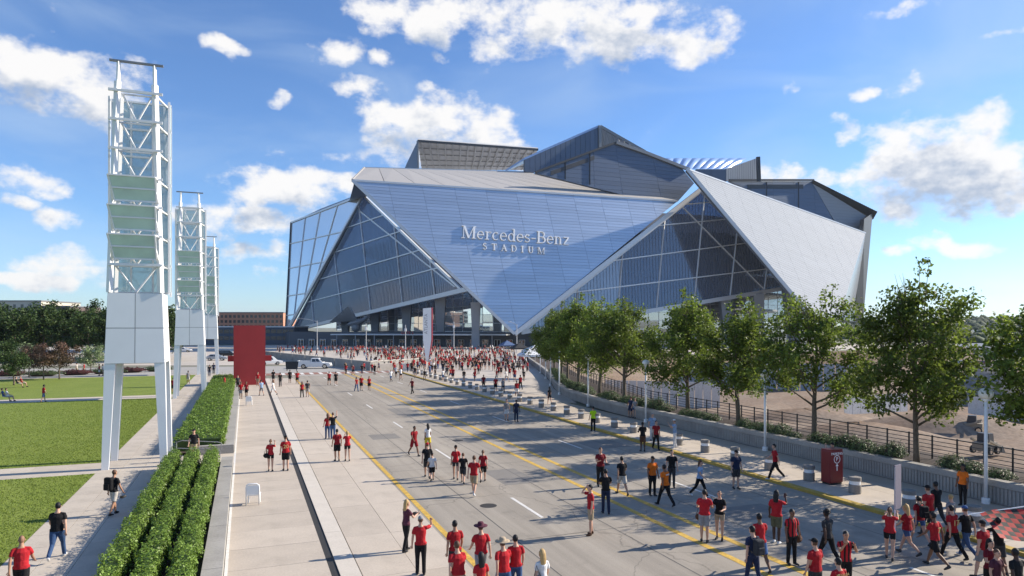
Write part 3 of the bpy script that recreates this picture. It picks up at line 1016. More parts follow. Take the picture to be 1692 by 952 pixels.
# pale roof slope above it
RA, RB = PC.px(582, 297), PC.px(1119, 331)
ra2, rb2 = P(602, 277, RA.y + 30), P(868, 284, RB.y + 4)
mb = MB(); mb.add([RA, RB, rb2, ra2], [(0, 1, 2, 3)]); mb.add([RA, RB, rb2, ra2], [])
mb = MB()
for i in range(12):
    for j in range(1):
        t0, t1 = i / 12 + .001, (i + 1) / 12 - .001
        q = [RA.lerp(RB, t0), RA.lerp(RB, t1), ra2.lerp(rb2, t1), ra2.lerp(rb2, t0)]
        mb.add(q + [p - UP * .8 for p in q], [(0, 1, 2), (0, 2, 3), (0, 4, 5, 1), (1, 5, 6, 2), (2, 6, 7, 3), (3, 7, 4, 0), (6, 5, 4), (7, 6, 4)])
mb.build('roof_slope', M['roof_pale'], ST, fix=False)
strip(RA, ra2, .5, .5, M['roof_pale'], 'roof_edge')
strip(ra2, rb2, .4, .4, M['fascia'], 'roof_edge')

# ---- glazed triangles
def line_x(l, y): (xa, ya), (xb, yb) = l; return xa + (xb - xa) * (y - ya) / (yb - ya)
def line_y(l, x): (xa, ya), (xb, yb) = l; return ya + (yb - ya) * (x - xa) / (xb - xa)


def isect(l1, l2):
    (x1, y1), (x2, y2) = l1; (x3, y3), (x4, y4) = l2
    d = (x1 - x2) * (y3 - y4) - (y1 - y2) * (x3 - x4)
    a = x1 * y2 - y1 * x2; b = x3 * y4 - y3 * x4
    return ((a * (x3 - x4) - (x1 - x2) * b) / d, (a * (y3 - y4) - (y1 - y2) * b) / d)


def glazing(pl, outline, vlines, hlines, name, pane_mat, nfin=9, mull=.42, clear=(), fins=True):
    """one pane per bay of the mullion net; outline convex"""
    root = None
    poly = [pl.uv(pl.px(*q)) for q in outline]
    def halfplane(p, q, side):
        a, b = pl.uv(pl.px(*p)), pl.uv(pl.px(*q))
        nx, ny = b[1] - a[1], -(b[0] - a[0])
        l = math.hypot(nx, ny); nx, ny = nx / l * side, ny / l * side
        return nx, ny, nx * a[0] + ny * a[1]
    mb = MB()
    for i in range(len(poly)):
        mb.bar(pl.at(*poly[i]), pl.at(*poly[(i + 1) % len(poly)]), .9, .9)
    frame = mb.build(name, M['mullion'], ST)
    VL = sorted(vlines, key=lambda l: line_x(l, 450))
    HL = sorted(hlines, key=lambda l: -line_y(l, sum(q[0] for q in outline) / len(outline)))
    # mullions
    def run(l, w, nm):
        pts = []
        for i in range(len(outline)):
            p, q = outline[i], outline[(i + 1) % len(outline)]
            try: x, y = isect(l, (p, q))
            except ZeroDivisionError: continue
            if min(p[0], q[0]) - .6 <= x <= max(p[0], q[0]) + .6 and min(p[1], q[1]) - .6 <= y <= max(p[1], q[1]) + .6: pts.append((x, y))
        if len(pts) >= 2:
            pts.sort()
            a, b = pl.px(*pts[0]), pl.px(*pts[-1])
            if (a - b).length > 1: strip(a + pl.n * .1, b + pl.n * .1, w, w, M['mullion'], nm, frame)
    for l in VL: run(l, mull, 'mullion')
    for l in HL: run(l, mull, 'transom')
    fin = MB()
    nv, nh = len(VL) + 1, len(HL) + 1
    for i in range(nv):
        for j in range(nh):
            c_ = poly
            if i > 0: c_ = clip(c_, *halfplane(*VL[i - 1], 1))if False else clip_side(pl, c_, VL[i - 1], 1)
            if i < nv - 1: c_ = clip_side(pl, c_, VL[i], -1)
            if j > 0: c_ = clip_side(pl, c_, HL[j - 1], 2)
            if j < nh - 1: c_ = clip_side(pl, c_, HL[j], -2)
            if len(c_) < 3 or area(c_) < .3: continue
            mb = MB(); mb.prism([pl.at(a, b, -.1) for a, b in c_], pl.n * -.12)
            mb.build('pane', M['etfe_clear'] if (i, j) in clear else pane_mat, frame)
            x0, x1 = min(p[0] for p in c_), max(p[0] for p in c_)
            n = max(2, round((x1 - x0) / 1.35))
            for k in range(1, n if fins else 1):
                x = x0 + (x1 - x0) * k / n
                ys = []
                for t in range(len(c_)):
                    p, q = c_[t], c_[(t + 1) % len(c_)]
                    if (p[0] - x) * (q[0] - x) < 0: ys.append(p[1] + (q[1] - p[1]) * (x - p[0]) / (q[0] - p[0]))
                if len(ys) >= 2: fin.bar(pl.at(x, min(ys), -.04), pl.at(x, max(ys), -.04), .1, .08)
    if fins:
        o = fin.build('film_seams', M['fin'], frame, fix=False); o['kind'] = 'stuff'
    return frame


def clip_side(pl, poly, l, side):
    """side 1: keep right of line, -1: left of it, 2: keep above it, -2: below it (as seen)"""
    a, b = pl.uv(pl.px(*l[0])), pl.uv(pl.px(*l[1]))
    d = (b[0] - a[0], b[1] - a[1])
    n = (-d[1], d[0])
    if abs(side) == 1:
        if n[0] > 0: n = (-n[0], -n[1])          # points left
        s = 1 if side == 1 else -1
    else:
        if n[1] > 0: n = (-n[0], -n[1])          # points down
        s = 1 if side == 2 else -1
    n = (n[0] * s, n[1] * s)
    return clip(poly, n[0], n[1], n[0] * a[0] + n[1] * a[1])


GL1, GL2 = P(484, 545, 390), P(764, 480, 243)
hd = Vector((GL2.x - GL1.x, GL2.y - GL1.y, 0)).normalized()
PL_ = Plane(GL2, Vector((hd.y, -hd.x, .06)))
glazing(PL_, [(484, 545), (764, 480), (600, 322)],
        [((593.7, 345.7), (612, 507.6)), ((651, 368), (664.6, 495)), ((708, 410), (718.7, 485)), ((552.7, 419.5), (565, 520)), ((513.8, 481), (518.7, 534))],
        [((595.7, 369), (636, 355)), ((552.7, 417.5), (661, 382.6)), ((526, 462.5), (696, 413)), ((501.5, 501.5), (727, 442))],
        'glazing', M['etfe_pane'])
strip(PL_.px(596, 350), PL_.px(752, 474), .5, .5, M['mullion'], 'diagonal_brace')
strip(PL_.px(480, 547), PL_.px(790, 474), 1.4, 1.6, M['fascia'], 'sill_beam')

GR1, GR2 = P(862, 549, 246), P(1300, 477, 283)
hd = Vector((GR2.x - GR1.x, GR2.y - GR1.y, 0)).normalized()
PR_ = Plane(GR1, Vector((hd.y, -hd.x, .08)))
glazing(PR_, [(862, 549), (1300, 477), (1345, 527), (1158, 316)] if False else [(862, 549), (1310, 475), (1158, 316)],
        [((1164, 325), (1147, 499)), ((1098.7, 358), (1085, 507.5)), ((1029, 411), (1020.8, 517.7)), ((1217.5, 386.6), (1206, 491)), ((1266.6, 446), (1262.6, 481)), ((955, 468), (953, 518))],
        [((1076, 374), (1203, 362)), ((1006.5, 431.7), (1223.6, 403)), ((932.8, 485), (1264.6, 444.8)), ((1130, 338), (1180, 334))],
        'glazing', M['etfe_pane'], clear={(0, 0), (0, 1), (1, 0), (1, 1)})
strip(PR_.px(1125, 339.5), PR_.px(1265, 481), .5, .5, M['mullion'], 'diagonal_brace')
strip(PR_.px(862, 549), PR_.px(1335, 470), 1.4, 1.6, M['fascia'], 'sill_beam')

# ---- right wing, turned towards the sun
WA, WB, WC = P(1139, 281, 262), P(1344, 528, 251), P(1430, 385, 330)
PW = plane3(WA, WB, WC)
rwing = cladding(PW, [(1136, 280), (1430, 385), (1386, 527), (1344, 528)], M['facade_white'], 9.5, 1.3, 'wing', rot=R(-17), jit=.003)
strip(PW.px(1135, 279), PW.px(1346, 530), 1.2, 1.2, M['fascia'], parent=rwing)
strip(PW.px(1135, 279), PW.px(1430, 385), .6, .5, M['fascia'], parent=rwing)
# narrow return of the right wing and the dark end fin
WD = P(1416, 530, 343)
PE = plane3(WC, PW.px(1386, 527), WD)
mb = MB(); mb.prism([WC, PW.px(1386, 527), P(1413, 505, 343)], (0, 1.0, 0)); mb.build('side_return', M['etfe_clear'], ST)
mb = MB(); mb.prism([PW.px(1386, 527), P(1413, 505, 343), P(1414, 532, 343), P(1392, 534, 318)], (0, .8, 0)); mb.build('side_return', M['facade_dark'], ST)
mb = MB()
mb.prism([P(1428, 362, 333), P(1442, 352, 346), P(1426, 532, 346), P(1411, 532, 340)], (0, 4, 0)); mb.build('end_fin', M['dark_steel'], ST)

# ---- far left wing (glossy, receding)
FA, FB, FC = P(604, 318, PL_.px(604, 318).y - 4), P(482, 368, 420), P(472, 548, 392)
PF = plane3(FA, FB, FC)
fwing = glazing(PF, [(600, 322), (481, 368), (472, 549)],
        [((590, 326), (472, 540)) if False else ((560, 332), (520, 470)), ((530, 345), (500, 510)), ((505, 355), (485, 530))],
        [((470, 405), (600, 375)), ((470, 445), (600, 420)), ((470, 490), (600, 470)), ((470, 522), (560, 508))],
        'wing', mat('far_wing_panel', (.93, .94, .95), .1, .55, island=.06, var=.1, scale=.03), fins=False)
strip(PF.px(600, 322), PF.px(475, 549), .9, .9, M['fascia'])
strip(PF.px(481, 368), PF.px(472, 549), 1.0, 1.0, M['dark_steel'])
# roof cap behind the far wing
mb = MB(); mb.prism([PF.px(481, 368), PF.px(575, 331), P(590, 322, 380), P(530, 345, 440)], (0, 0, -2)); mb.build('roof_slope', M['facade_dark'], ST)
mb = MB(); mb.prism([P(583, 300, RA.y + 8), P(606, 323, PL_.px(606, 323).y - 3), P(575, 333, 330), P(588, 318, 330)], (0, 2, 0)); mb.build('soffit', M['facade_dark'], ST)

# ---- upper petals
UPp = Plane(P(1119, 332, RB.y + 3), -DV * math.cos(R(4)) + UP * math.sin(R(4)))
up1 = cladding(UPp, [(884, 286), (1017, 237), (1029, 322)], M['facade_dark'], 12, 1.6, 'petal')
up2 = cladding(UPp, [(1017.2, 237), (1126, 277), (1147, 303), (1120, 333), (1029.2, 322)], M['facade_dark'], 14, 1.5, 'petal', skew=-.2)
strip(UPp.px(884, 285) + UPp.n * .4, UPp.px(1017, 236) + UPp.n * .4, .8, .7, M['dark_steel'], 'coping')
mb = MB(); mb.bar(UPp.px(1017, 236) + UPp.n * .4, UPp.px(1066, 253) + UPp.n * .4, 1, 1.2); mb.bar(UPp.px(1066, 253) + UPp.n * .4, UPp.px(1138, 281) + UPp.n * .4, 1, 1.2); mb.build('coping', M['steel_grey'], ST)
for x0, y0, x1, y1 in ((910, 283, 933, 275), (935, 274, 972, 261), (974, 260, 982, 257)):
    q = [UPp.px(x0, y0) + UPp.n * .15, UPp.px(x1, y1) + UPp.n * .15, UPp.px(x1, y1 + 7) + UPp.n * .15, UPp.px(x0, y0 + 7) + UPp.n * .15]
    mb = MB(); mb.prism(q, UPp.n * -.3); mb.build('vent_louvre', M['dark_steel'], ST)
for x, y0, y1 in ((934, 268, 296), (974.5, 254, 305)):
    strip(UPp.px(x, y0) + UPp.n * .1, UPp.px(x, y1) + UPp.n * .1, .35, .35, M['dark_steel'], 'joint_cover')
UB = Plane(P(990, 244, UPp.p.y + 12), -DV)
ub = cladding(UB, [(867, 264), (990, 210), (991, 246), (884, 285), (867, 284)], M['facade_dark'], 2.2, 60, 'roof_block', gap=.12)
mb = MB(); mb.prism([UB.px(867, 264), UB.px(990, 210), UB.px(990, 210) + Vector((-8, 30, 2)), UB.px(867, 264) + Vector((-8, 30, 2))], (0, 0, .9)); mb.build('roof_slope', M['pillow'], ST)
strip(UB.px(990.5, 208), UB.px(991, 246), 1.2, 1.2, M['steel_grey'], 'end_post')
# open trussed end of the upper block
mb = MB()
tA, tB, tC = UB.px(992, 209), UB.px(992, 245), P(1066, 253, UPp.p.y + 8)
mb.bar(tA, P(1066, 251, UPp.p.y + 14), .9, 1.1)
for k in range(1, 7):
    a = tA.lerp(P(1066, 251, UPp.p.y + 14), k / 8); b = tB.lerp(tC, k / 8)
    mb.bar(a, b, .3, .3); mb.bar(tA.lerp(P(1066, 251, UPp.p.y + 14), (k - 1) / 8), b, .25, .25)
mb.build('open_truss', M['steel_grey'], ST)
mb = MB(); mb.prism([tA + Vector((0, 2, 0)), P(1066, 252, UPp.p.y + 16), tB + Vector((0, 2, 0))], (0, 2, 0)); mb.build('truss_backing', M['interior'], ST)

# rear left petal: hollow, its trussed underside open to us
A1, B1 = P(690, 233, 330), P(889, 247.5, 352)
C1, D1 = P(868, 281, 392), P(697, 281, 388)
mb = MB(); mb.prism([A1, B1, C1, D1], (0, 1.5, 1.5)); mb.build('petal_underside', mat('soffit_pale', (.62, .62, .62), .7, var=.3, scale=.08), ST)
strip(A1, B1, 1.0, 1.0, M['dark_steel'], 'roof_edge'); strip(A1, P(691, 281, 330), .9, .9, M['steel_grey'], 'end_post')
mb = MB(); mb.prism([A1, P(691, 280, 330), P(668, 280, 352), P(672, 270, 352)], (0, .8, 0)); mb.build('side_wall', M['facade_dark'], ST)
nT = 16
M['truss'] = mat('truss_steel', (.5, .5, .5), .6)
for k in range(nT):
    t = (k + .5) / nT
    top = A1.lerp(B1, t); bot = D1.lerp(C1, min(1, t * .96 + .03))
    mb = MB(); mb.bar(top + Vector((0, -.2, -.6)), bot + Vector((0, -1.2, -.2)), .45, .6)
    low = top.lerp(bot, .12) + Vector((0, 0, -3.2 - 1.5 * t))
    mb.bar(top + Vector((0, 0, -.4)), low, .28, .28); mb.bar(low, bot + Vector((0, -1.5, 0)), .35, .35)
    for s_ in (.3, .5, .7, .9):
        mb.bar(top.lerp(bot, s_ - .1), low.lerp(bot, s_ - .02), .2, .2); mb.bar(top.lerp(bot, s_ + .05), low.lerp(bot, s_ - .02), .2, .2)
    mb.build('roof_truss', M['truss'], ST)
for s_ in (.2, .4, .6, .8):
    strip(A1.lerp(D1, s_) + Vector((0, -.8, -.5)), B1.lerp(C1, s_) + Vector((0, -.8, -.5)), .3, .3, M['steel_grey'], 'purlin')

# roof pillows and the blocks on the right
y_ = 318
for k in range(9):
    t0, t1 = k / 9, (k + 1) / 9
    a0, a1 = P(1098 + 136 * t0, 262, y_ + 16), P(1098 + 136 * t1, 262, y_ + 16)
    b0, b1 = P(1096 + 105 * t0, 280, y_), P(1096 + 105 * t1, 280, y_)
    mb = MB(); n = 6
    vs = []
    for i in range(n + 1):
        for j in range(n + 1):
            s, t = i / n, j / n
            p = a0.lerp(a1, s).lerp(b0.lerp(b1, s), t)
            vs.append(p + Vector((0, -1, .6)) * (1.1 * math.sin(math.pi * s) * math.sin(math.pi * (.1 + .8 * t)) if 0 < i < n else 0))
    mb.add(vs, [(i * (n + 1) + j, (i + 1) * (n + 1) + j, (i + 1) * (n + 1) + j + 1, i * (n + 1) + j + 1) for i in range(n) for j in range(n)])
    mb.build('roof_pillow', M['pillow'], ST, smooth=True)
PB = Plane(P(1200, 298, y_ - 1), -DV)
b1_ = cladding(Plane(P(1200, 298, y_ - 2), (0, -1, 0)), [(1150, 279.5), (1200, 279.5), (1200, 300), (1150, 300)], M['facade_dark'], 6, 60, 'roof_block', gap=.12)
b2_ = cladding(Plane(P(1200, 298, y_ - 2.2), (.45, -1, 0)), [(1200, 279), (1252, 261), (1254, 299), (1200, 299)], M['facade_white'], 1.3, 60, 'roof_block', gap=.16)
strip(P(1252.5, 259.5, 316), P(1254, 300, 316), 1.3, 1.6, M['dark_steel'], 'end_post')
PQ = Plane(P(1340, 299, 335), -DV * math.cos(R(4)) + UP * math.sin(R(4)))
b3 = cladding(PQ, [(1205, 299.5), (1341, 299.5), (1381, 371), (1375, 372)], M['facade_dark'], 13, 1.7, 'petal')
for x0, x1 in ((1235, 1265), (1268, 1318), (1321, 1327)):
    q = [PQ.px(x0, 305) + PQ.n * .15, PQ.px(x1, 305) + PQ.n * .15, PQ.px(x1, 312) + PQ.n * .15, PQ.px(x0, 312) + PQ.n * .15]
    mb = MB(); mb.prism(q, PQ.n * -.3); mb.build('vent_louvre', M['dark_steel'], ST)
for x, y1 in ((1266.5, 330), (1319.5, 350)):
    strip(PQ.px(x, 301) + PQ.n * .1, PQ.px(x, y1) + PQ.n * .1, .35, .35, M['dark_steel'], 'joint_cover')
PQ2 = plane3(PQ.px(1341, 299.5), PQ.px(1381, 371), P(1431, 386, 345))
b4 = cladding(PQ2, [(1343, 303), (1381, 369), (1431, 386), (1433, 358)], M['facade_white'], 60, 1.6, 'petal_fold')
mb = MB(); mb.bar(PQ.px(1203, 298.5) + PQ.n, PQ.px(1342, 298.5) + PQ.n, .8, .8); mb.build('coping', M['dark_steel'], ST)
e0, e1 = PQ.px(1341, 299), P(1443, 352, 348)
mb = MB(); mb.prism([e0 + PQ.n * 1.5, e1 + Vector((0, -4, 0)), e1 + Vector((0, 0, -3.2)), e0 + Vector((0, 0, -1.2))], (0, 3, 0)); mb.build('coping', M['dark_steel'], ST)

# ---- dark bowl and floors inside
mb = MB()
cx, cy = 38, 372
prof = [(62, 0), (62, 6), (70, 22), (78, 40), (84, 56)]
n = 40
vs, fs = [], []
for r_, z in prof:
    for j in range(n):
        a = 2 * math.pi * j / n
        vs.append((cx + r_ * 1.25 * math.cos(a), cy + r_ * math.sin(a), z))
for i in range(len(prof) - 1):
    for j in range(n):
        fs.append((i * n + j, i * n + (j + 1) % n, (i + 1) * n + (j + 1) % n, (i + 1) * n + j))
fs.append(tuple(range((len(prof) - 1) * n, len(prof) * n)))
mb.add(vs, fs); mb.build('seating_bowl', M['interior'], ST, smooth=False)
for z in (9, 16, 23.5, 31, 39, 47):
    mb = MB(); n = 40
    rr = 66 + z * .42
    o_, i_ = [], []
    for j in range(n):
        a = 2 * math.pi * j / n
        o_.append((cx + (rr + 9) * 1.25 * math.cos(a), cy + (rr + 9) * math.sin(a)))
        i_.append((cx + (rr - 8) * 1.25 * math.cos(a), cy + (rr - 8) * math.sin(a)))
    vs = [(x, y, z) for x, y in o_] + [(x, y, z - .9) for x, y in o_] + [(x, y, z) for x, y in i_] + [(x, y, z - .9) for x, y in i_]
    fs = []
    for j in range(n):
        k = (j + 1) % n
        fs += [(j, k, n + k, n + j), (j, 2 * n + j, 2 * n + k, k), (n + j, n + k, 3 * n + k, 3 * n + j)]
    mb.add(vs, fs); mb.build('concourse_floor', M['interior_light'], ST)
# interior raking columns glimpsed through the film
for (x, y, w, h) in ((1095, 420, 46, 52),):
    q = [P(x, y, 285), P(x + w, y, 285), P(x + w, y + h, 285), P(x, y + h, 285)]
    mb = MB(); mb.prism(q, (0, .5, 0)); mb.build('hanging_banner', paint('banner_red', (.38, .05, .06)) if w < 30 else M['interior_light'], ST)

# inner concourse wall behind the glazing, with its floor lines
ia, ib = GL1.lerp(GL2, .12) - PL_.n * 26, GL2 - PL_.n * 30
mb = MB(); mb.prism([(ia.x, ia.y, 5), (ib.x, ib.y, 5), (ib.x, ib.y, 40), (ia.x, ia.y, 40)], -PL_.n * .6); mb.build('inner_wall', M['interior'], ST)
for z in (12, 18.5, 25, 31.5, 38):
    strip(Vector((ia.x, ia.y, z)) + PL_.n * 1.5, Vector((ib.x, ib.y, z)) + PL_.n * 1.5, 2.5, .9, M['interior_light'], 'concourse_floor')

# ---- lower curtain walls, piers, entrance
def curtain(a, b, z0, z1, nx, nz, name, material=None):
    """vertical glass wall between plan points, a pane per bay"""
    a, b = Vector((a[0], a[1], 0)), Vector((b[0], b[1], 0))
    d = (b - a).normalized(); nn = Vector((d.y, -d.x, 0))
    fr = MB()
    for i in range(nx + 1):
        p = a.lerp(b, i / nx); fr.bar(p + UP * z0, p + UP * z1, .16, .2, up=nn)
    for j in range(nz + 1):
        z = z0 + (z1 - z0) * j / nz; fr.bar(a + UP * z + nn * .01, b + UP * z + nn * .01, .14, .14)
    f = fr.build(name, M['mullion'], ST)
    for i in range(nx):
        for j in range(nz):
            p, q = a.lerp(b, (i + .02) / nx), a.lerp(b, (i + .98) / nx)
            u0, u1 = z0 + (z1 - z0) * (j + .02) / nz, z0 + (z1 - z0) * (j + .98) / nz
            # a hair of lean per pane, so reflections break from pane to pane
            t = rndS.uniform(-.02, .02); s = rndS.uniform(-.02, .02)
            mb = MB(); mb.add([p + UP * u0 + nn * t, q + UP * u0 + nn * s, q + UP * u1 - nn * t, p + UP * u1 - nn * s], [(0, 1, 2, 3)])
            mb.build('pane', material or M['wall_glass'], f)
    return f

cwa, cwb = GL1.lerp(GL2, .22) - PL_.n * 10, P(852, 560, 255)
curtain((cwa.x, cwa.y), (cwb.x, cwb.y), 5.6, 26, 22, 6, 'curtain_wall')
cwc, cwd = P(905, 560, 262), P(1345, 560, 300)
curtain((cwc.x, cwc.y), (cwd.x, cwd.y), 0, 27, 26, 8, 'curtain_wall', glass_mat('curtain_wall_glass_pale', (.6, .65, .7), .45, .03))
# splayed concrete piers below the sills
def pier(px, pyt, w0, w1, Y, lean=0.0, zb=0.02):
    top = P(px, pyt, Y); wt, wb = w1 / FPX * Y, w0 / FPX * Y
    mb = MB()
    a = [(top.x - wb / 2 + lean, Y - 1.2, zb), (top.x + wb / 2 + lean, Y - 1.2, zb), (top.x + wb / 2 + lean, Y + 1.2, zb), (top.x - wb / 2 + lean, Y + 1.2, zb)]
    b = [(top.x - wt / 2, Y - 2.2, top.z), (top.x + wt / 2, Y - 2.2, top.z), (top.x + wt / 2, Y + 2.2, top.z), (top.x - wt / 2, Y + 2.2, top.z)]
    mb.add(a + b, [(0, 1, 2, 3), (4, 5, 6, 7), (0, 1, 5, 4), (1, 2, 6, 5), (2, 3, 7, 6), (3, 0, 4, 7)])
    mb.build('pier', M['pier'], ST)
    mb = MB(); mb.box(top.x - wb / 2 + lean - .4, top.x + wb / 2 + lean + .4, Y - 1.7, Y + 1.7, zb, 5.9); mb.build('pier_base', M['pier'], ST)
for px, pyt, w0, w1, t in ((571, 523, 8, 14, .30), (620, 510, 9, 16, .475), (672, 498, 9, 17, .66), (728, 486, 10, 18, .86), (786, 500, 9, 16, 1.03)):
    Y = GL1.y + (GL2.y - GL1.y) * t + 3
    pier(px, pyt, w0, w1, Y)
for px, pyt, w0, w1, Y in ((1137, 505, 10, 15, 276), (1197, 494, 9, 17, 279), (1251, 486, 10, 18, 281), (1307, 478, 12, 26, 283)):
    pier(px, pyt, w0, w1, Y, lean=1.0)
# entrance canopy, gates and doors
ea, eb = P(546, 553, 262), P(836, 553, 250)
ed = Vector((eb.x - ea.x, eb.y - ea.y, 0)); el_ = ed.length; ed.normalize(); en = Vector((ed.y, -ed.x, 0))
if en.y > 0: en = -en
def E(s, off, z): return Vector((ea.x, ea.y, 0)) + ed * s + en * off + UP * z
mb = MB(); mb.prism([E(0, 0, 4.4), E(el_, 0, 4.4), E(el_, -9, 4.4), E(0, -9, 4.4)], (0, 0, .45)); mb.build('entrance_canopy', M['fascia'], ST)
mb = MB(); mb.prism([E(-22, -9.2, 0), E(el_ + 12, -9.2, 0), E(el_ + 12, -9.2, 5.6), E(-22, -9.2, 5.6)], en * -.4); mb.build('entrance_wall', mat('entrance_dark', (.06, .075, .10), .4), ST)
for k in range(9):
    s = el_ * (k + .3) / 9
    mb = MB(); mb.bar(E(s, -.6, 0), E(s, -.6, 4.4), .35, .35); mb.build('canopy_post', M['pier'], ST)
for k in range(20):
    s = -18 + (el_ + 26) * k / 20
    d_ = MB()
    for x in (0, 1.15, 2.3): d_.bar(E(s + x, -8.9, 0), E(s + x, -8.9, 2.6), .14, .14)
    d_.bar(E(s - .07, -8.9, 2.6), E(s + 2.37, -8.9, 2.6), .14, .14)
    dr = d_.build('door', M['white'], ST)
    for x in (.07, 1.22):
        mb = MB(); mb.prism([E(s + x, -8.93, .05), E(s + x + 1.01, -8.93, .05), E(s + x + 1.01, -8.93, 2.53), E(s + x, -8.93, 2.53)], en * -.03); mb.build('pane', M['door_glass'], dr)
me_ = Matrix.Translation(E(el_ * .45, .05, 5.25)) @ Matrix((( ed.x, 0, en.x, 0), (ed.y, 0, en.y, 0), (0, 1, 0, 0), (0, 0, 0, 1)))
text_obj('gate_lettering', 'GATE 2', 1.5, .1, paint('sign_red', (.45, .03, .03)), me_, ST)
# plinth wings either side of the entrance
mb = MB(); q1, q2 = P(440, 560, 400), E(-22, -9.2, 0)
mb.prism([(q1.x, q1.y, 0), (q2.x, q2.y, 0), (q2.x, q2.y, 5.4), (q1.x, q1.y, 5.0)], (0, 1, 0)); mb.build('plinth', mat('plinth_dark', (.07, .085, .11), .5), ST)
mb = MB(); q1, q2 = E(el_ + 12, -9.2, 0), P(935, 560, 250)
mb.prism([(q1.x, q1.y, 0), (q2.x, q2.y, 0), (q2.x, q2.y, 6.6), (q1.x, q1.y, 5.0)], (0, 2, 0)); mb.build('plinth', M['pier'], ST)

# ---- serif lettering drawn stroke by stroke (unit: x-height 1 = 0.66 cap)
def serif_glyphs():
    T, t = .15, .055             # thick and thin strokes
    Gs = {}
    def bar(x0, y0, x1, y1, w): return ('b', x0, y0, x1, y1, w)
    def ser(x, y, w): return ('b', x - w / 2, y, x + w / 2, y, .05)
    def arc(cx, cy, rx, ry, a0, a1, w): return ('a', cx, cy, rx, ry, a0, a1, w)
    Gs['M'] = (1.12, [bar(.14, 0, .14, 1, t), bar(.18, .98, .55, .03, T), bar(.55, .03, .92, .98, t), bar(.94, 0, .94, 1, T), ser(.12, .025, .26), ser(.94, .025, .3), ser(.1, .975, .2), ser(.99, .975, .2)])
    Gs['B'] = (.78, [bar(.16, 0, .16, 1, T), ser(.15, .025, .28), ser(.15, .975, .28), bar(.16, .97, .42, .97, t), bar(.16, .53, .44, .53, t), bar(.16, .03, .45, .03, t), arc(.42, .75, .2, .22, -90, 90, .1), arc(.45, .28, .24, .25, -90, 90, .12)])
    o = [arc(.30, .33, .24, .31, 0, 360, .09)]
    Gs['e'] = (.6, [arc(.30, .33, .23, .31, 0, 320, .095), bar(.1, .37, .52, .37, t)])
    Gs['c'] = (.56, [arc(.30, .33, .23, .31, 45, 315, .1)])
    Gs['d'] = (.66, [arc(.28, .33, .21, .31, 0, 360, .09), bar(.5, 0, .5, 1.02, .11), ser(.44, 1.0, .16), ser(.56, .025, .16)])
    Gs['r'] = (.5, [bar(.16, 0, .16, .66, .12), ser(.16, .025, .28), ser(.1, .64, .16), arc(.36, .42, .2, .22, 50, 170, .08)])
    Gs['s'] = (.5, [arc(.24, .49, .16, .15, 20, 270, .085), arc(.24, .18, .17, .16, -160, 90, .085)])
    Gs['n'] = (.7, [bar(.15, 0, .15, .66, .12), bar(.52, 0, .52, .45, .12), arc(.335, .42, .185, .22, 0, 160, .08), ser(.15, .025, .26), ser(.52, .025, .26), ser(.09, .64, .16)])
    Gs['z'] = (.56, [bar(.06, .63, .5, .63, .06), bar(.46, .62, .08, .04, .11), bar(.06, .03, .52, .03, .06)])
    Gs['-'] = (.42, [bar(.02, .36, .38, .36, .06)])
    Gs['S'] = (.66, [arc(.32, .74, .2, .22, 20, 270, .12), arc(.32, .27, .22, .24, -160, 90, .12)])
    Gs['T'] = (.8, [bar(.4, 0, .4, 1, .17), bar(.04, .96, .76, .96, .07), ser(.4, .03, .34), bar(.06, .8, .06, .98, .06), bar(.74, .8, .74, .98, .06)])
    Gs['A'] = (.86, [bar(.12, .02, .42, .98, .07), bar(.40, .98, .74, .02, .17), bar(.2, .34, .62, .34, .06), ser(.12, .03, .26), ser(.74, .03, .3)])
    Gs['D'] = (.86, [bar(.18, 0, .18, 1, .17), ser(.16, .03, .28), ser(.16, .97, .28), bar(.18, .965, .4, .965, .06), bar(.18, .035, .4, .035, .06), arc(.4, .5, .34, .465, -90, 90, .13)])
    Gs['I'] = (.46, [bar(.22, 0, .22, 1, .17), ser(.22, .03, .36), ser(.22, .97, .36)])
    Gs['U'] = (.86, [bar(.18, .3, .18, 1, .16), bar(.68, .3, .68, 1, .07), arc(.43, .3, .25, .27, 180, 360, .1), ser(.18, .97, .34), ser(.68, .97, .26)])
    return Gs
GLY = serif_glyphs()


def sign_line(s, p0, p1, cap, track, slant=0.0):
    """letters along the main wing from pixel p0 (left baseline) to p1 (right baseline)"""
    a, b = PC.px(*p0), PC.px(*p1)
    ex = (b - a).normalized(); ey = (PC.y - ex * PC.y.dot(ex)).normalized()
    tot = sum(GLY[c][0] + track for c in s) - track
    sx = (b - a).length / tot
    x = 0.0
    for c in s:
        adv, st = GLY[c]
        mb = MB(); lift = 0
        def Q(u, v, dz=0): return a + ex * ((x + u) * sx + v * cap * slant) + ey * (v * cap) + PC.n * (.55 + dz)
        for q in st:
            lift += .004
            if q[0] == 'b':
                _, x0, y0, x1, y1, w = q
                A, B = Q(x0, y0, lift), Q(x1, y1, lift)
                d = (B - A).normalized(); sd = PC.n.cross(d).normalized() * (w * cap / 2)
                mb.prism([A - sd, B - sd, B + sd, A + sd], PC.n * -.5)
            else:
                _, cx_, cy_, rx, ry, a0, a1, w = q
                n = max(6, int(abs(a1 - a0) / 20))
                for k in range(n):
                    t0, t1 = R(a0 + (a1 - a0) * k / n), R(a0 + (a1 - a0) * (k + 1) / n)
                    def ww(t): return w * (.45 + .55 * abs(math.cos(t)))
                    quad = [Q(cx_ + (rx - ww(t) * .5 * sg) * math.cos(t), cy_ + (ry - w * .25 * sg) * math.sin(t), lift) for t, sg in ((t0, 1), (t1, 1), (t1, -1), (t0, -1))]
                    mb.prism(quad, PC.n * -.5)
        mb.build('sign_letter', M['letters'], ST)
        x += adv + track
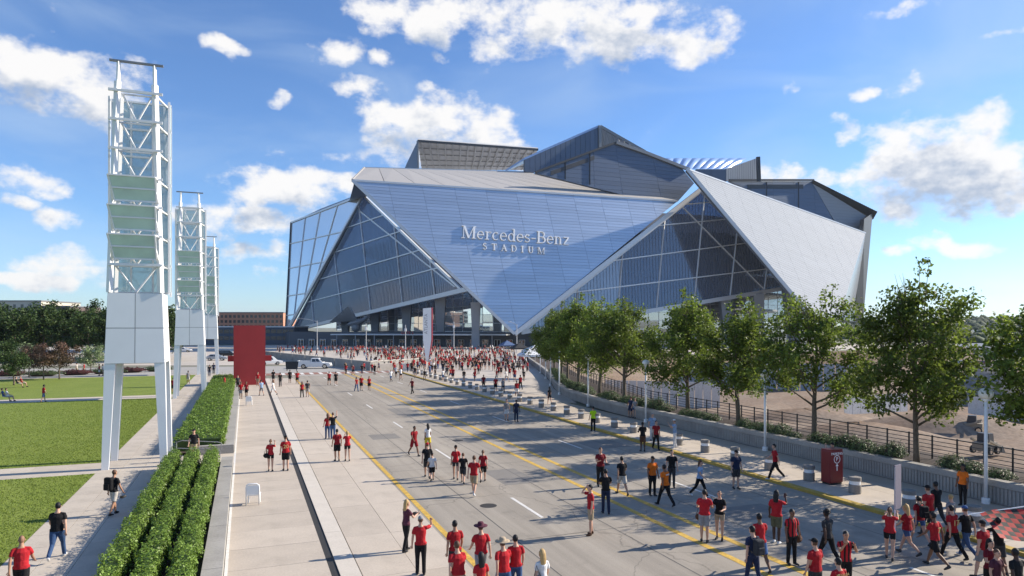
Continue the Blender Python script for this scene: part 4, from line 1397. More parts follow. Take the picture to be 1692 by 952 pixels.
sign_line('Mercedes-Benz', (762, 393.5), (940, 405.5), 4.35, .05, .07)
sign_line('STADIUM', (797, 412.5), (900, 420.5), 2.35, .62, .0)

# ---- steel bird sculpture in front of the left glazing
bq = P(588, 566, 300); bz = 5.6
bs = tag(empty('bird_sculpture', (bq.x, bq.y, 0)), 'dark steel bird sculpture with raised wings beneath the left glazing', 'sculpture')
mb = MB(); mb.box(-7, 7, -3, 3, 0, 5.3); mb.build('pedestal', M['pier'], bs)
mb = MB(); mb.ball((0, 0, 7.2), (2.0, 1.6, 2.0), 10); mb.build('globe', M['steel_grey'], bs)
mb = MB(); mb.tube([(-4, 0, 8.2), (-2, 0, 9.0), (1, 0, 9.6), (3.4, 0, 10.6), (4.2, 0, 11.4)], [(.3, .3), (1.2, 1.1), (1.6, 1.5), (.9, .9), (.55, .6)], 10); mb.ball((4.5, 0, 11.7), (.9, .7, .75), 8); mb.tube([(5.1, 0, 11.7), (5.8, 0, 11.5), (6.0, 0, 11.1)], [.3, .2, .04], 6); mb.build('body', M['steel_grey'], bs)
for s_ in (-1, 1):
    mb = MB()
    for k in range(9):
        t = k / 8
        mb.prism([(.8 - t * 3.2, s_ * 1.0, 10.0), (.1 - t * 3.2, s_ * 1.0, 10.0), (-3.5 - t * 7.2, s_ * (2.5 + t), 16.0 - t * 6.5), (-2.9 - t * 7.0, s_ * (2.5 + t), 16.6 - t * 6.3)], (0, .12, 0))
    mb.build('wing', M['steel_grey'], bs)
mb = MB()
for k in range(5): mb.prism([(-3.6, -.5 + .25 * k, 8.6), (-3.6, -.3 + .25 * k, 8.6), (-8.5, -1.6 + .8 * k, 7.0), (-8.5, -2.0 + .8 * k, 7.0)], (0, 0, .1))
mb.build('tail', M['steel_grey'], bs)

# ================================================================ VEGETATION
def leaf_quads(c, n, size, rng, aspect=.55, flat=.5, ndir=None):
    """n leaf diamonds at centres c (k,3); size array; returns verts, faces"""
    k = len(c)
    if ndir is None:
        ndir = rng.normal(size=(k, 3)); ndir[:, 2] = np.abs(ndir[:, 2]) * (1 + flat)
    nd = ndir / (np.linalg.norm(ndir, axis=1, keepdims=True) + 1e-9)
    r = rng.normal(size=(k, 3))
    t = np.cross(nd, r); t /= (np.linalg.norm(t, axis=1, keepdims=True) + 1e-9)
    b = np.cross(nd, t)
    s = size.reshape(-1, 1)
    v = np.stack([c - t * s * .5, c + b * s * aspect * .5 + nd * s * .08, c + t * s * .5, c - b * s * aspect * .5 + nd * s * .08], axis=1).reshape(-1, 3)
    f = np.arange(4 * k).reshape(-1, 4)
    return v, f


def tree_proto(seed, h, spread, clear, leafm, leaf=.19, per=95, clump=.5, limbs=9, subs=5, sprigs=0, twigs=0, top=1.0, low=-.25, trunk_r=.14):
    rng = np.random.default_rng(seed); rnd = random.Random(seed)
    mb = MB()
    bend = rnd.uniform(-.15, .15)
    ctr = Vector((0, 0, (h + clear) / 2)); rz = (h - clear) / 2; rx = spread / 2
    spine = [Vector((0, 0, -.1)), Vector((bend * .3, 0, clear * .6)), Vector((bend, bend * .4, clear + .15 * (h - clear))), Vector((bend * .4, -bend, clear + .5 * (h - clear))), Vector((0, 0, h * .93))]
    mb.tube(spine, [trunk_r * 1.25, trunk_r, trunk_r * .8, trunk_r * .45, .02], 8)
    clumps = []
    def at_spine(t):
        x = t * (len(spine) - 1); i = min(int(x), len(spine) - 2); return spine[i].lerp(spine[i + 1], x - i)
    for i in range(limbs):
        az = i * 2.399963 + rnd.uniform(-.35, .35)
        e = low + (1.35 - low) * ((i + .5) / limbs) + rnd.uniform(-.15, .15)
        rr = rnd.uniform(.72, 1.08)
        end = ctr + Vector((rx * rr * math.cos(e) * math.cos(az), rx * rr * math.cos(e) * math.sin(az), rz * math.sin(e) * rnd.uniform(.8, 1.05) * top))
        st = at_spine(.42 + .38 * (i / limbs))
        mid = st.lerp(end, .5) + Vector((0, 0, -.12 * (end - st).length + rnd.uniform(0, .35)))
        pts = [st, st.lerp(mid, .5) + Vector((rnd.uniform(-.1, .1), rnd.uniform(-.1, .1), .0)), mid, mid.lerp(end, .55), end]
        mb.tube(pts, [trunk_r * .42, trunk_r * .34, trunk_r * .26, trunk_r * .16, .012], 5)
        for t in (.55, .78, 1.0):
            p = pts[2].lerp(end, (t - .5) * 2) if t > .5 else mid
            clumps.append((p, clump * rnd.uniform(.75, 1.15)))
        for s in range(subs):
            t = rnd.uniform(.3, .95)
            a = mid.lerp(end, (t - .3) / .65) if t > .3 else mid
            d = Vector((rnd.gauss(0, 1), rnd.gauss(0, 1), rnd.gauss(.25, .8))).normalized()
            L_ = rnd.uniform(.35, .75) * rx * .55
            b = a + d * L_
            mb.tube([a, a.lerp(b, .5) + Vector((0, 0, .05)), b], [trunk_r * .16, trunk_r * .11, .008], 4)
            clumps.append((b, clump * rnd.uniform(.6, 1.1)))
            clumps.append((a.lerp(b, .55), clump * rnd.uniform(.4, .7)))
    for i in range(sprigs):
        a = rnd.uniform(0, 6.28); r0 = rnd.uniform(0, .3) * rx
        b = Vector((r0 * math.cos(a), r0 * math.sin(a), h * .86)); tip = b + Vector((rnd.uniform(-.3, .3), rnd.uniform(-.3, .3), rnd.uniform(.16, .3) * h))
        mb.tube([b - Vector((0, 0, .8)), b, tip], [.035, .025, .008], 4)
        for t in (.2, .5, .8, 1.0): clumps.append((b.lerp(tip, t), clump * .42))
    for i in range(twigs):
        a = 2.6 + rnd.uniform(-.9, .9); r0 = rnd.uniform(.15, .6)
        b = Vector((r0 * math.cos(a), r0 * math.sin(a), h * .72)); tip = b + Vector((math.cos(a) * rnd.uniform(.3, 1.0), math.sin(a) * rnd.uniform(.1, .5), rnd.uniform(1.7, 2.8)))
        m_ = b.lerp(tip, .6) + Vector((rnd.uniform(-.1, .1), rnd.uniform(-.1, .1), 0))
        mb.tube([b, m_, tip], [.028, .018, .006], 4)
        for q in range(2):
            s = m_.lerp(tip, rnd.uniform(0, .5)); mb.tube([s, s + Vector((rnd.uniform(-.35, .35), rnd.uniform(-.35, .35), rnd.uniform(.3, .6)))], [.012, .004], 3)
    trunk = mb.mesh('trunk', M['trunk'], smooth=True, fix=False)
    cs, ss = [], []
    for p, r in clumps:
        n = int(per * (r / clump) ** 2)
        q = rng.normal(size=(n, 3)) * .52
        q = q / np.maximum(1, np.linalg.norm(q, axis=1, keepdims=True) / 1.15)
        cs.append(np.array(p) + q * np.array([r * 1.1, r * 1.1, r * .82])); ss.append(rng.uniform(.65, 1.25, n) * leaf)
    c = np.concatenate(cs); s = np.concatenate(ss)
    v, f = leaf_quads(c, len(c), s, rng, .62)
    crown = np_mesh('crown', v, f, leafm)
    return trunk, crown


def plant_tree(name, proto, loc, rz, sc, label, group, cat='tree', trunk=True):
    r = tag(empty(name, loc, rz), label, cat, group)
    r.scale = sc if isinstance(sc, tuple) else (sc, sc, sc)
    if trunk: link('trunk', proto[0], r)
    c = link('crown', proto[1], r); c['kind'] = 'stuff'
    return r


TP = [tree_proto(21, 7.6, 6.4, 1.1, M['leaf_a'], leaf=.2, per=105, clump=.55, sprigs=2, twigs=12, limbs=15, subs=7, low=-.6),
      tree_proto(22, 7.2, 6.0, 1.2, M['leaf_a'], leaf=.19, per=88, clump=.54, sprigs=4, twigs=3, limbs=12, subs=8, low=-.35),
      tree_proto(23, 7.0, 5.2, 1.1, M['leaf_a'], leaf=.2, per=98, clump=.54, sprigs=4, limbs=12, subs=8, low=-.4),
      tree_proto(24, 7.4, 5.4, 1.1, M['leaf_a'], leaf=.2, per=100, clump=.55, sprigs=3, limbs=13, subs=8, low=-.5),
      tree_proto(25, 6.8, 5.8, 1.2, M['leaf_a'], leaf=.19, per=95, clump=.53, sprigs=3, twigs=4, limbs=13, subs=8, low=-.2)]
RT = [(1735, 800, 3, 1.02, 4.0), (1515, 768, 0, (.98, .98, 1.14), 0.0), (1345, 730, 1, 1.12, .7), (1221, 702, 2, (1.16, 1.16, 1.1), 2.1), (1137, 684, 3, 1.15, 3.3), (1073, 664, 4, 1.22, 4.4),
      (1023, 654, 1, 1.2, 5.1), (985, 643, 3, 1.22, .4), (948, 634, 4, 1.18, 1.4), (918, 626, 0, 1.15, 2.6), (897, 615, 3, 1.12, 3.7)]
RTL = ['leafy maple at the railing end beyond the last globe lamp', 'full dark maple with bare twigs above its crown behind the railing shrubs', 'open spreading maple with low forked limbs behind the ribbed wall',
       'maple beside the globe lamp near the pair in red and black', 'tall maple with upright leader behind the curving wall', 'maple behind the globe lamp where the wall starts to curve',
       'slim maple between two taller ones along the curving wall', 'maple above the curving wall beside the pale hoarding', 'maple in the dense end of the row by the plaza', 'maple close to the white tents on the plaza', 'outermost maple of the row beside the plaza tents']
for (px, py, k, sc, rz), lab in zip(RT, RTL):
    p = G(px, py, .92)
    v, u = toVU(p)
    v = wallv(u) + 1.15 if u > 50 else v
    plant_tree('maple_tree', TP[k], W(v, u, .9), rz, sc, lab, 'street maples along the ribbed wall')

# low shrubs on the bed
def shrub_proto(seed, leafm, rx, ry, h, n, leaf):
    rng = np.random.default_rng(seed)
    th = rng.uniform(0, 2 * np.pi, n); ph = np.arccos(rng.uniform(-.1, 1, n))
    lump = 1 + .18 * np.sin(3 * th + seed) * np.sin(4 * ph) + .12 * np.sin(7 * th + 2)
    r = lump * rng.uniform(.72, 1.06, n)
    c = np.stack([rx * r * np.sin(ph) * np.cos(th), ry * r * np.sin(ph) * np.sin(th), h * .35 + h * .62 * r * np.cos(ph)], 1)
    nd = np.stack([np.sin(ph) * np.cos(th), np.sin(ph) * np.sin(th), np.cos(ph) + .2], 1) + rng.normal(size=(n, 3)) * .55
    v, f = leaf_quads(c, n, rng.uniform(.6, 1.3, n) * leaf, rng, .5, ndir=nd)
    fol = np_mesh('foliage', v, f, leafm)
    mb = MB(); mb.ball((0, 0, h * .36), (rx * .7, ry * .7, h * .48), 8)
    return mb.mesh('stems', M['soil'], smooth=True), fol
SP_ = [shrub_proto(31 + i, M['leaf_shrub'], .62, .7, .62 + .12 * i, 1500, .085) for i in range(3)]
rs = random.Random(8)
u = 11.0; i = 0
trees_u = [toVU(G(px, py, .92))[1] for px, py, *_ in RT]
while u < 92:
    if min(abs(u - t) for t in trees_u) > .75:
        pr = SP_[i % 3]
        r = empty('shrub', W(wallv(u) + .85 + rs.uniform(-.1, .1), u, .9), rs.uniform(0, 6.28))
        s = rs.uniform(.8, 1.15); r.scale = (s, s, s * rs.uniform(.85, 1.2))
        tag(r, 'low bushy green shrub on the bed behind the ribbed wall coping', 'shrub', 'shrubs along the ribbed wall')
        link('stems', pr[0], r); c = link('foliage', pr[1], r); c['kind'] = 'stuff'
    u += rs.uniform(.85, 1.15); i += 1


def hedge(name, v0, v1, u0, u1, z0, h, dens, leaf, label, seed, group=None):
    """clipped hedge: leaf shell over a rough core; modelled in the avenue frame"""
    rng = np.random.default_rng(seed)
    w, L_ = (v1 - v0), (u1 - u0)
    n = int(dens * L_ * (w + 2 * h * .9))
    t = rng.uniform(0, 1, n); y = rng.uniform(0, L_, n)
    per = w + 1.7 * h
    s = t * per
    side = .85 * h
    x = np.where(s < side, -w / 2, np.where(s < side + w, s - side - w / 2, w / 2))
    z = np.where(s < side, h * .15 + s, np.where(s < side + w, h, h - (s - side - w)))
    nx = np.where(s < side, -1., np.where(s < side + w, 0., 1.)); nz = np.where((s >= side) & (s < side + w), 1., .15)
    # round the shoulders, make it uneven
    ed = np.clip((np.abs(x) / (w / 2) - .6) / .4, 0, 1)
    z = np.where((s >= side) & (s < side + w), z - ed ** 2 * .16, z)
    wob = .06 * np.sin(y * 3.1 + x * 4) + .05 * np.sin(y * 7.7 + z * 5 + seed) + .05 * np.sin(x * 9 + y * 1.7)
    dep = rng.uniform(-.13, .05, n) + wob
    x = x + nx * dep; z = z + nz * dep + np.where(nz > .5, rng.exponential(.05, n), 0)
    c = np.stack([x + (v0 + v1) / 2, y + u0, z + z0], 1)
    e0 = rng.integers(0, n, n // 30)
    nd = np.stack([nx, rng.normal(size=n) * .3, nz + .35], 1) + rng.normal(size=(n, 3)) * .6
    v, f = leaf_quads(c, n, rng.uniform(.6, 1.3, n) * leaf, rng, .55, ndir=nd)
    r = tag(empty(name), label, 'hedge', group); road(r)
    fo = link('foliage', np_mesh('foliage', v, f, M['leaf_hedge']), r); fo['kind'] = 'stuff'
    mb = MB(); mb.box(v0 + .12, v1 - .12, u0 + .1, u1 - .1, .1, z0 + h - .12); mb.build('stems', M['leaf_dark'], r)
    return r
for k, (vc, lab) in enumerate(((-3.5, 'narrow clipped hedge row next to the lawn path'), (-2.58, 'narrow clipped hedge row between the two others'), (-1.66, 'narrow clipped hedge row against the low planter wall'))):
    hedge('hedge', vc - .27, vc + .27, 9.5, 40.6, .15, .85, 480, .085, lab, 40 + k, 'clipped hedge rows')
hedge('hedge', -3.95, -1.25, 45.0, 102, .15, .8, 170, .13, 'long wide clipped hedge running from the steps to the red wall', 47)

# ---- left background: dark tree belt, crepe myrtles, pale shrubs
TD = [tree_proto(51 + i, 9.5, 8.5, 1.6, M['leaf_dark'], leaf=.48, per=62, clump=1.05, limbs=10, subs=4, low=-.45, trunk_r=.2) for i in range(3)]
rb = random.Random(4)
belt = []
for row, (Y, hs) in enumerate(((150, 1.0), (165, 1.1))):
    x = -12 + row * 16
    while x < 300:
        belt.append((x + rb.uniform(-5, 5), Y + rb.uniform(-4, 6), hs * rb.uniform(.9, 1.12))); x += 40 - row * 6
for i, (px, Y, s) in enumerate(belt):
    p = P(px, 540, Y)
    plant_tree('dark_tree', TD[i % 3], (p.x, p.y, 0), rb.uniform(0, 6.28), (s * 1.15, s * 1.15, s * 1.12), 'dense dark green tree in the belt behind the lawn', 'dark trees behind the lawn')
TM = tree_proto(61, 4.6, 5.0, .9, M['leaf_myrtle'], leaf=.22, per=55, clump=.6, limbs=8, subs=5, low=-.3, trunk_r=.09)
TM2 = tree_proto(62, 4.2, 4.2, 1.1, M['leaf_dark'], leaf=.22, per=55, clump=.6, limbs=8, subs=5, low=-.3, trunk_r=.09)
TPa = tree_proto(63, 4.2, 5.2, .5, M['leaf_pale'], leaf=.25, per=55, clump=.65, limbs=8, subs=5, low=-.3, trunk_r=.08)
for (px, py, pr, s, lab) in ((23, 637, TM2, 1.0, 'small round tree with pale stem on the lawn edge'), (72, 628, TM, 1.05, 'reddish flowering myrtle beside the round tree'), (98, 627, TM, 1.1, 'tall reddish flowering myrtle in the planting bed'),
                             (48, 624, TM, 1.0, 'reddish flowering myrtle at the back of the bed'), (150, 616, TPa, 1.0, 'pale green bush against the dark trees'), (40, 615, TPa, 1.05, 'pale green bush behind the myrtles'), (8, 622, TM2, 1.2, 'small dark tree at the lawn edge')):
    p = G(px, py); plant_tree('small_tree', pr, (p.x, p.y, 0), px * .1, s, lab, 'small trees in the lawn bed')
for i, (px, py, w) in enumerate(((15, 622, 40), (70, 622, 45), (125, 620, 40), (175, 618, 30), (215, 616, 34), (262, 614, 30))):
    p = G(px, py); r = empty('bed_shrub', (p.x, p.y, 0), ROAD_ANG); r.scale = (4.2, 1.4, 1.5)
    tag(r, ('low dark red barberry shrub in the lawn bed', 'low green shrub in the lawn bed')[i % 2], 'shrub', ('red shrubs in the lawn bed', 'green shrubs in the lawn bed')[i % 2])
    if i < 2:
        pass
    link('stems', SP_[0][0], r)
    if i == 0: redfol = shrub_proto(77, mat('leaf_barberry', (.11, .028, .028), .6, island=.4, transl=.2), .62, .7, .62, 900, .1)[1]
    c = link('foliage', redfol if i % 2 == 0 else SP_[0][1], r); c['kind'] = 'stuff'
# green by the brick building and behind the plaza
for i, px in enumerate((352, 412, 428, 444, 458, 470)):
    p = P(px, 540, 300 + 8 * (i % 2)); plant_tree('street_tree', TD[i % 3], (p.x, p.y, 0), i, (.72, .72, .6), 'small street tree in front of the long brick building', 'street trees by the brick building')

# ---- wooded hills on the right horizon
def hill(name, prof, Y, depth, seed, n, label=None):
    rng = np.random.default_rng(seed); rnd = random.Random(seed)
    mb = MB()
    xs = [p[0] for p in prof]
    def top(px): return float(np.interp(px, xs, [p[1] for p in prof]))
    cols = np.linspace(xs[0], xs[-1], 40)
    vs = []
    for px in cols:
        a = P(px, top(px) + 4, Y); vs += [(a.x, Y - depth, -6), (a.x, Y - depth * .45, a.z * .55 - 2), (a.x, Y, a.z - 2), (a.x, Y + depth, -6)]
    fs = [(4 * i + j, 4 * i + 4 + j, 4 * i + 5 + j, 4 * i + 1 + j) for i in range(39) for j in range(3)]
    mb.add(vs, fs)
    o = mb.build(name, M['wood_hill'], smooth=True); o['kind'] = 'structure'
    # crowns of the far wood
    ico = bmesh.new(); bmesh.ops.create_icosphere(ico, subdivisions=1, radius=1.0)
    bv = np.array([v.co[:] for v in ico.verts]); bf = np.array([[v.index for v in f.verts] for f in ico.faces]); ico.free()
    V, F = [], []
    for k in range(n):
        px = rnd.uniform(xs[0], xs[-1]); t = rnd.random() ** .7
        a = P(px, top(px) + 4, Y)
        y = Y - depth * (1 - t); zz = (-6 + (a.z + 3) * min(1, t * 1.1)) if t < .9 else a.z - 1.5
        x = a.x * (y / Y)
        r = rnd.uniform(3.2, 6.5)
        q = bv * (1 + rng.normal(size=(len(bv), 1)) * .18) * np.array([r, r, r * rnd.uniform(.7, 1.1)]) + np.array([x, y, zz])
        F.append(bf + len(bv) * k); V.append(q)
    me = np_mesh('far_wood', np.concatenate(V), np.concatenate(F), M['wood_hill'])
    w = link('far_wood', me); tag(w, label, 'woodland', kind='stuff')
hill('hill', [(1400, 534), (1440, 527), (1470, 531), (1520, 534), (1560, 530), (1600, 524), (1640, 523), (1670, 526), (1692, 522), (1800, 518), (2000, 520)], 820, 330, 5, 1500, 'dark wooded hillside on the horizon past the stadium')
hill('hill', [(-500, 536), (-100, 535), (200, 536), (480, 536)], 900, 260, 6, 500, 'flat distant woodland behind the lawn trees')

# short turf standing on the nearer lawns
def turf(n):
    rng = np.random.default_rng(3)
    v = -7.22 - rng.exponential(9.0, n); u = rng.uniform(14, 81, n)
    ok = ((u < 40.5) | (u > 43.8)) & (v > -60)
    v, u = v[ok], u[ok]; n = len(v)
    # a ragged fringe along the kerb edges
    h = rng.uniform(.03, .075, n); a = rng.uniform(0, 6.28, n); w = rng.uniform(.012, .03, n)
    dx, dy = np.cos(a) * w, np.sin(a) * w; lx, ly = rng.normal(size=n) * .03, rng.normal(size=n) * .03
    z0 = np.full(n, .03)
    V = np.stack([np.stack([v - dx, u - dy, z0], 1), np.stack([v + dx, u + dy, z0], 1), np.stack([v + lx, u + ly, z0 + h], 1)], 1).reshape(-1, 3)
    o = link('turf', np_mesh('turf', V, np.arange(3 * n).reshape(-1, 3), M['turf_blade'])); road(o)
    tag(o, 'short mown turf blades on the lawns', 'grass', kind='stuff')
M['turf_blade'] = mat('turf_blade', (.19, .25, .046), .8, island=.18, transl=.3, spec=.2)
turf(130000)

# woodland filling the low ground between the building site and the hill
def low_wood(n):
    rng = np.random.default_rng(9); rnd = random.Random(9)
    ico = bmesh.new(); bmesh.ops.create_icosphere(ico, subdivisions=1, radius=1.0)
    bv = np.array([v.co[:] for v in ico.verts]); bf = np.array([[v.index for v in f.verts] for f in ico.faces]); ico.free()
    V, F = [], []
    for k in range(n):
        Y = 330 + 420 * rnd.random() ** .8; px = rnd.uniform(1455, 2050); x = (px - CX) / FPX * Y
        r = rnd.uniform(2.6, 5.0)
        V.append(bv * (1 + rng.normal(size=(len(bv), 1)) * .2) * np.array([r, r, r * rnd.uniform(.9, 1.4)]) + np.array([x, Y, -5.6 + r * .9 + rnd.uniform(0, 2.5)])); F.append(bf + len(bv) * k)
    o = link('low_wood', np_mesh('low_wood', np.concatenate(V), np.concatenate(F), M['wood_hill']))
    tag(o, 'dark woodland on the low ground past the building site', 'woodland', kind='stuff')
low_wood(1300)

# ================================================================ PEOPLE
SK = {'light': (.52, .31, .22), 'tan': (.40, .22, .14), 'brown': (.17, .085, .05), 'dark': (.07, .036, .024)}
CL = {'red': (.42, .018, .025), 'crimson': (.30, .014, .022), 'maroon': (.16, .012, .02), 'black': (.014, .014, .016), 'charcoal': (.045, .047, .052), 'grey': (.28, .28, .29),
      'white': (.75, .75, .75), 'navy': (.02, .03, .07), 'blue': (.05, .11, .26), 'denim': (.05, .10, .22), 'skyblue': (.28, .40, .58), 'khaki': (.42, .33, .22), 'tan': (.45, .36, .26),
      'orange': (.75, .16, .015), 'lime': (.50, .80, .02), 'brown': (.12, .06, .035), 'blond': (.50, .34, .15), 'olive': (.13, .13, .075), 'stone': (.50, .47, .42), 'yellow': (.7, .55, .05), 'plum': (.10, .03, .05), 'scalp': (.30, .165, .105)}


def cloth(c):
    k = 'cloth_' + c
    if k not in M: M[k] = mat(k, CL[c], .85, var=.32, scale=7, bump=.7, bscale=11, spec=.2, objrand=.15)
    return M[k]


def striped():
    if 'cloth_striped' in M: return M['cloth_striped']
    m = mat('cloth_striped', CL['red'], .85, spec=.2); N, L = m.node_tree.nodes, m.node_tree.links
    tc = N.new('ShaderNodeTexCoord'); sp = N.new('ShaderNodeSeparateXYZ'); L.new(tc.outputs['Object'], sp.inputs[0])
    a = N.new('ShaderNodeMath'); a.operation = 'PINGPONG'; a.inputs[1].default_value = .055; L.new(sp.outputs[0], a.inputs[0])
    b = N.new('ShaderNodeMath'); b.operation = 'GREATER_THAN'; b.inputs[1].default_value = .03; L.new(a.outputs[0], b.inputs[0])
    x = N.new('ShaderNodeMix'); x.data_type = 'RGBA'; L.new(b.outputs[0], x.inputs[0]); x.inputs[6].default_value = (*CL['red'], 1); x.inputs[7].default_value = (.016, .014, .015, 1)
    L.new(x.outputs[2], N['Principled BSDF'].inputs['Base Color']); M['cloth_striped'] = m
    return m


def skin(c):
    k = 'skin_' + c
    if k not in M: M[k] = mat(k, SK[c], .55, spec=.35)
    return M[k]


def hairm(c):
    k = 'hair_' + c
    if k not in M: M[k] = mat(k, CL[c], .6, var=.3, scale=30, spec=.3)
    return M[k]


# pose: legs (thigh fwd deg, knee bend deg) left/right; arms (fwd, out, elbow bend, inward) left/right; lean; head turn
POSE = {
    'walk':  dict(L=(26, 8), Rr=(-20, 22), la=(-24, 8, 18, 0), ra=(26, 8, 28, 0), lean=3),
    'walk2': dict(L=(-22, 30), Rr=(24, 6), la=(24, 9, 25, 0), ra=(-22, 9, 18, 0), lean=3),
    'stroll': dict(L=(14, 4), Rr=(-12, 14), la=(-10, 9, 14, 0), ra=(12, 9, 18, 0), lean=1),
    'stand': dict(L=(3, 2), Rr=(-3, 2), la=(4, 9, 12, 0), ra=(2, 9, 14, 0), lean=0),
    'phone': dict(L=(4, 3), Rr=(-4, 2), la=(3, 10, 14, 0), ra=(70, 12, 88, 18), lean=0),
    'selfie': dict(L=(3, 2), Rr=(-3, 3), la=(6, 12, 20, 0), ra=(118, 14, 28, 8), lean=-3),
    'shoot': dict(L=(5, 3), Rr=(-5, 2), la=(58, 8, 92, 26), ra=(58, 8, 92, 26), lean=1),
    'camera': dict(L=(8, 4), Rr=(-8, 6), la=(30, 8, 78, 28), ra=(34, 8, 74, 28), lean=2),
    'headhand': dict(L=(4, 3), Rr=(-4, 3), la=(2, 10, 10, 0), ra=(92, 34, 128, 20), lean=0),
    'carry': dict(L=(16, 6), Rr=(-14, 16), la=(-8, 14, 10, 0), ra=(14, 20, 30, 0), lean=2),
    'talk': dict(L=(3, 2), Rr=(-3, 2), la=(18, 10, 70, 20), ra=(26, 10, 80, 14), lean=0),
    'hold': dict(L=(12, 4), Rr=(-10, 12), la=(62, 10, 60, 18), ra=(75, 10, 52, 10), lean=0),
    'sit':   dict(L=(78, 60), Rr=(88, 78), la=(-30, 18, 8, 0), ra=(30, 12, 40, 10), lean=-14),
    'lean':  dict(L=(8, 4), Rr=(20, 26), la=(6, 12, 30, 10), ra=(10, 12, 34, 10), lean=-4),
}
BODY = {}


def skeleton(pose, fem):
    q = POSE[pose]
    J = {}
    hipw, shw = (.095, .165) if fem else (.09, .19)
    lean = R(q['lean'])
    pel = Vector((0, 0, .93))
    def tor(z, x=0, y=0): return pel + Vector((x, y * math.cos(lean) + z * math.sin(lean), z * math.cos(lean)))
    J['pel'] = pel; J['waist'] = tor(.16); J['chest'] = tor(.36); J['neck'] = tor(.54); J['headb'] = tor(.60, 0, .01); J['head'] = tor(.71, 0, .025)
    for s, k in ((-1, 'L'), (1, 'R')):
        th, kn = q['L'] if s < 0 else q['Rr']
        th, kn = R(th), R(kn)
        hip = pel + Vector((s * hipw, 0, -.03))
        knee = hip + Vector((s * .012, math.sin(th), -math.cos(th))) * .43
        an = knee + Vector((0, math.sin(th - kn), -math.cos(th - kn))) * .43
        ft = R(-12) if abs(kn) > R(16) else 0
        fd = Vector((s * .15, math.cos(th - kn * .9) if kn > R(16) else 1, (math.sin(-(kn - th)) * .6 if kn > R(16) and pose != 'sit' else 0))).normalized()
        J['hip' + k], J['knee' + k], J['ank' + k] = hip, knee, an
        J['toe' + k] = an + fd * .17 + Vector((0, 0, -.055)); J['heel' + k] = an - fd * .055 + Vector((0, 0, -.055))
        f, o, el, inw = q['la'] if s < 0 else q['ra']
        f, o, el, inw = R(f), R(o), R(el), R(inw)
        sh = tor(.455, s * shw)
        d = Vector((s * math.sin(o), math.sin(f) * math.cos(o), -math.cos(f) * math.cos(o)))
        elb = sh + d * .285
        f2 = f + el
        d2 = Vector((s * math.sin(o) * .4 - s * math.sin(inw), math.sin(f2), -math.cos(f2))).normalized()
        wr = elb + d2 * .25
        J['sh' + k], J['elb' + k], J['wr' + k] = sh, elb, wr
        J['hand' + k] = wr + d2 * .09; J['hd' + k] = d2
    return J


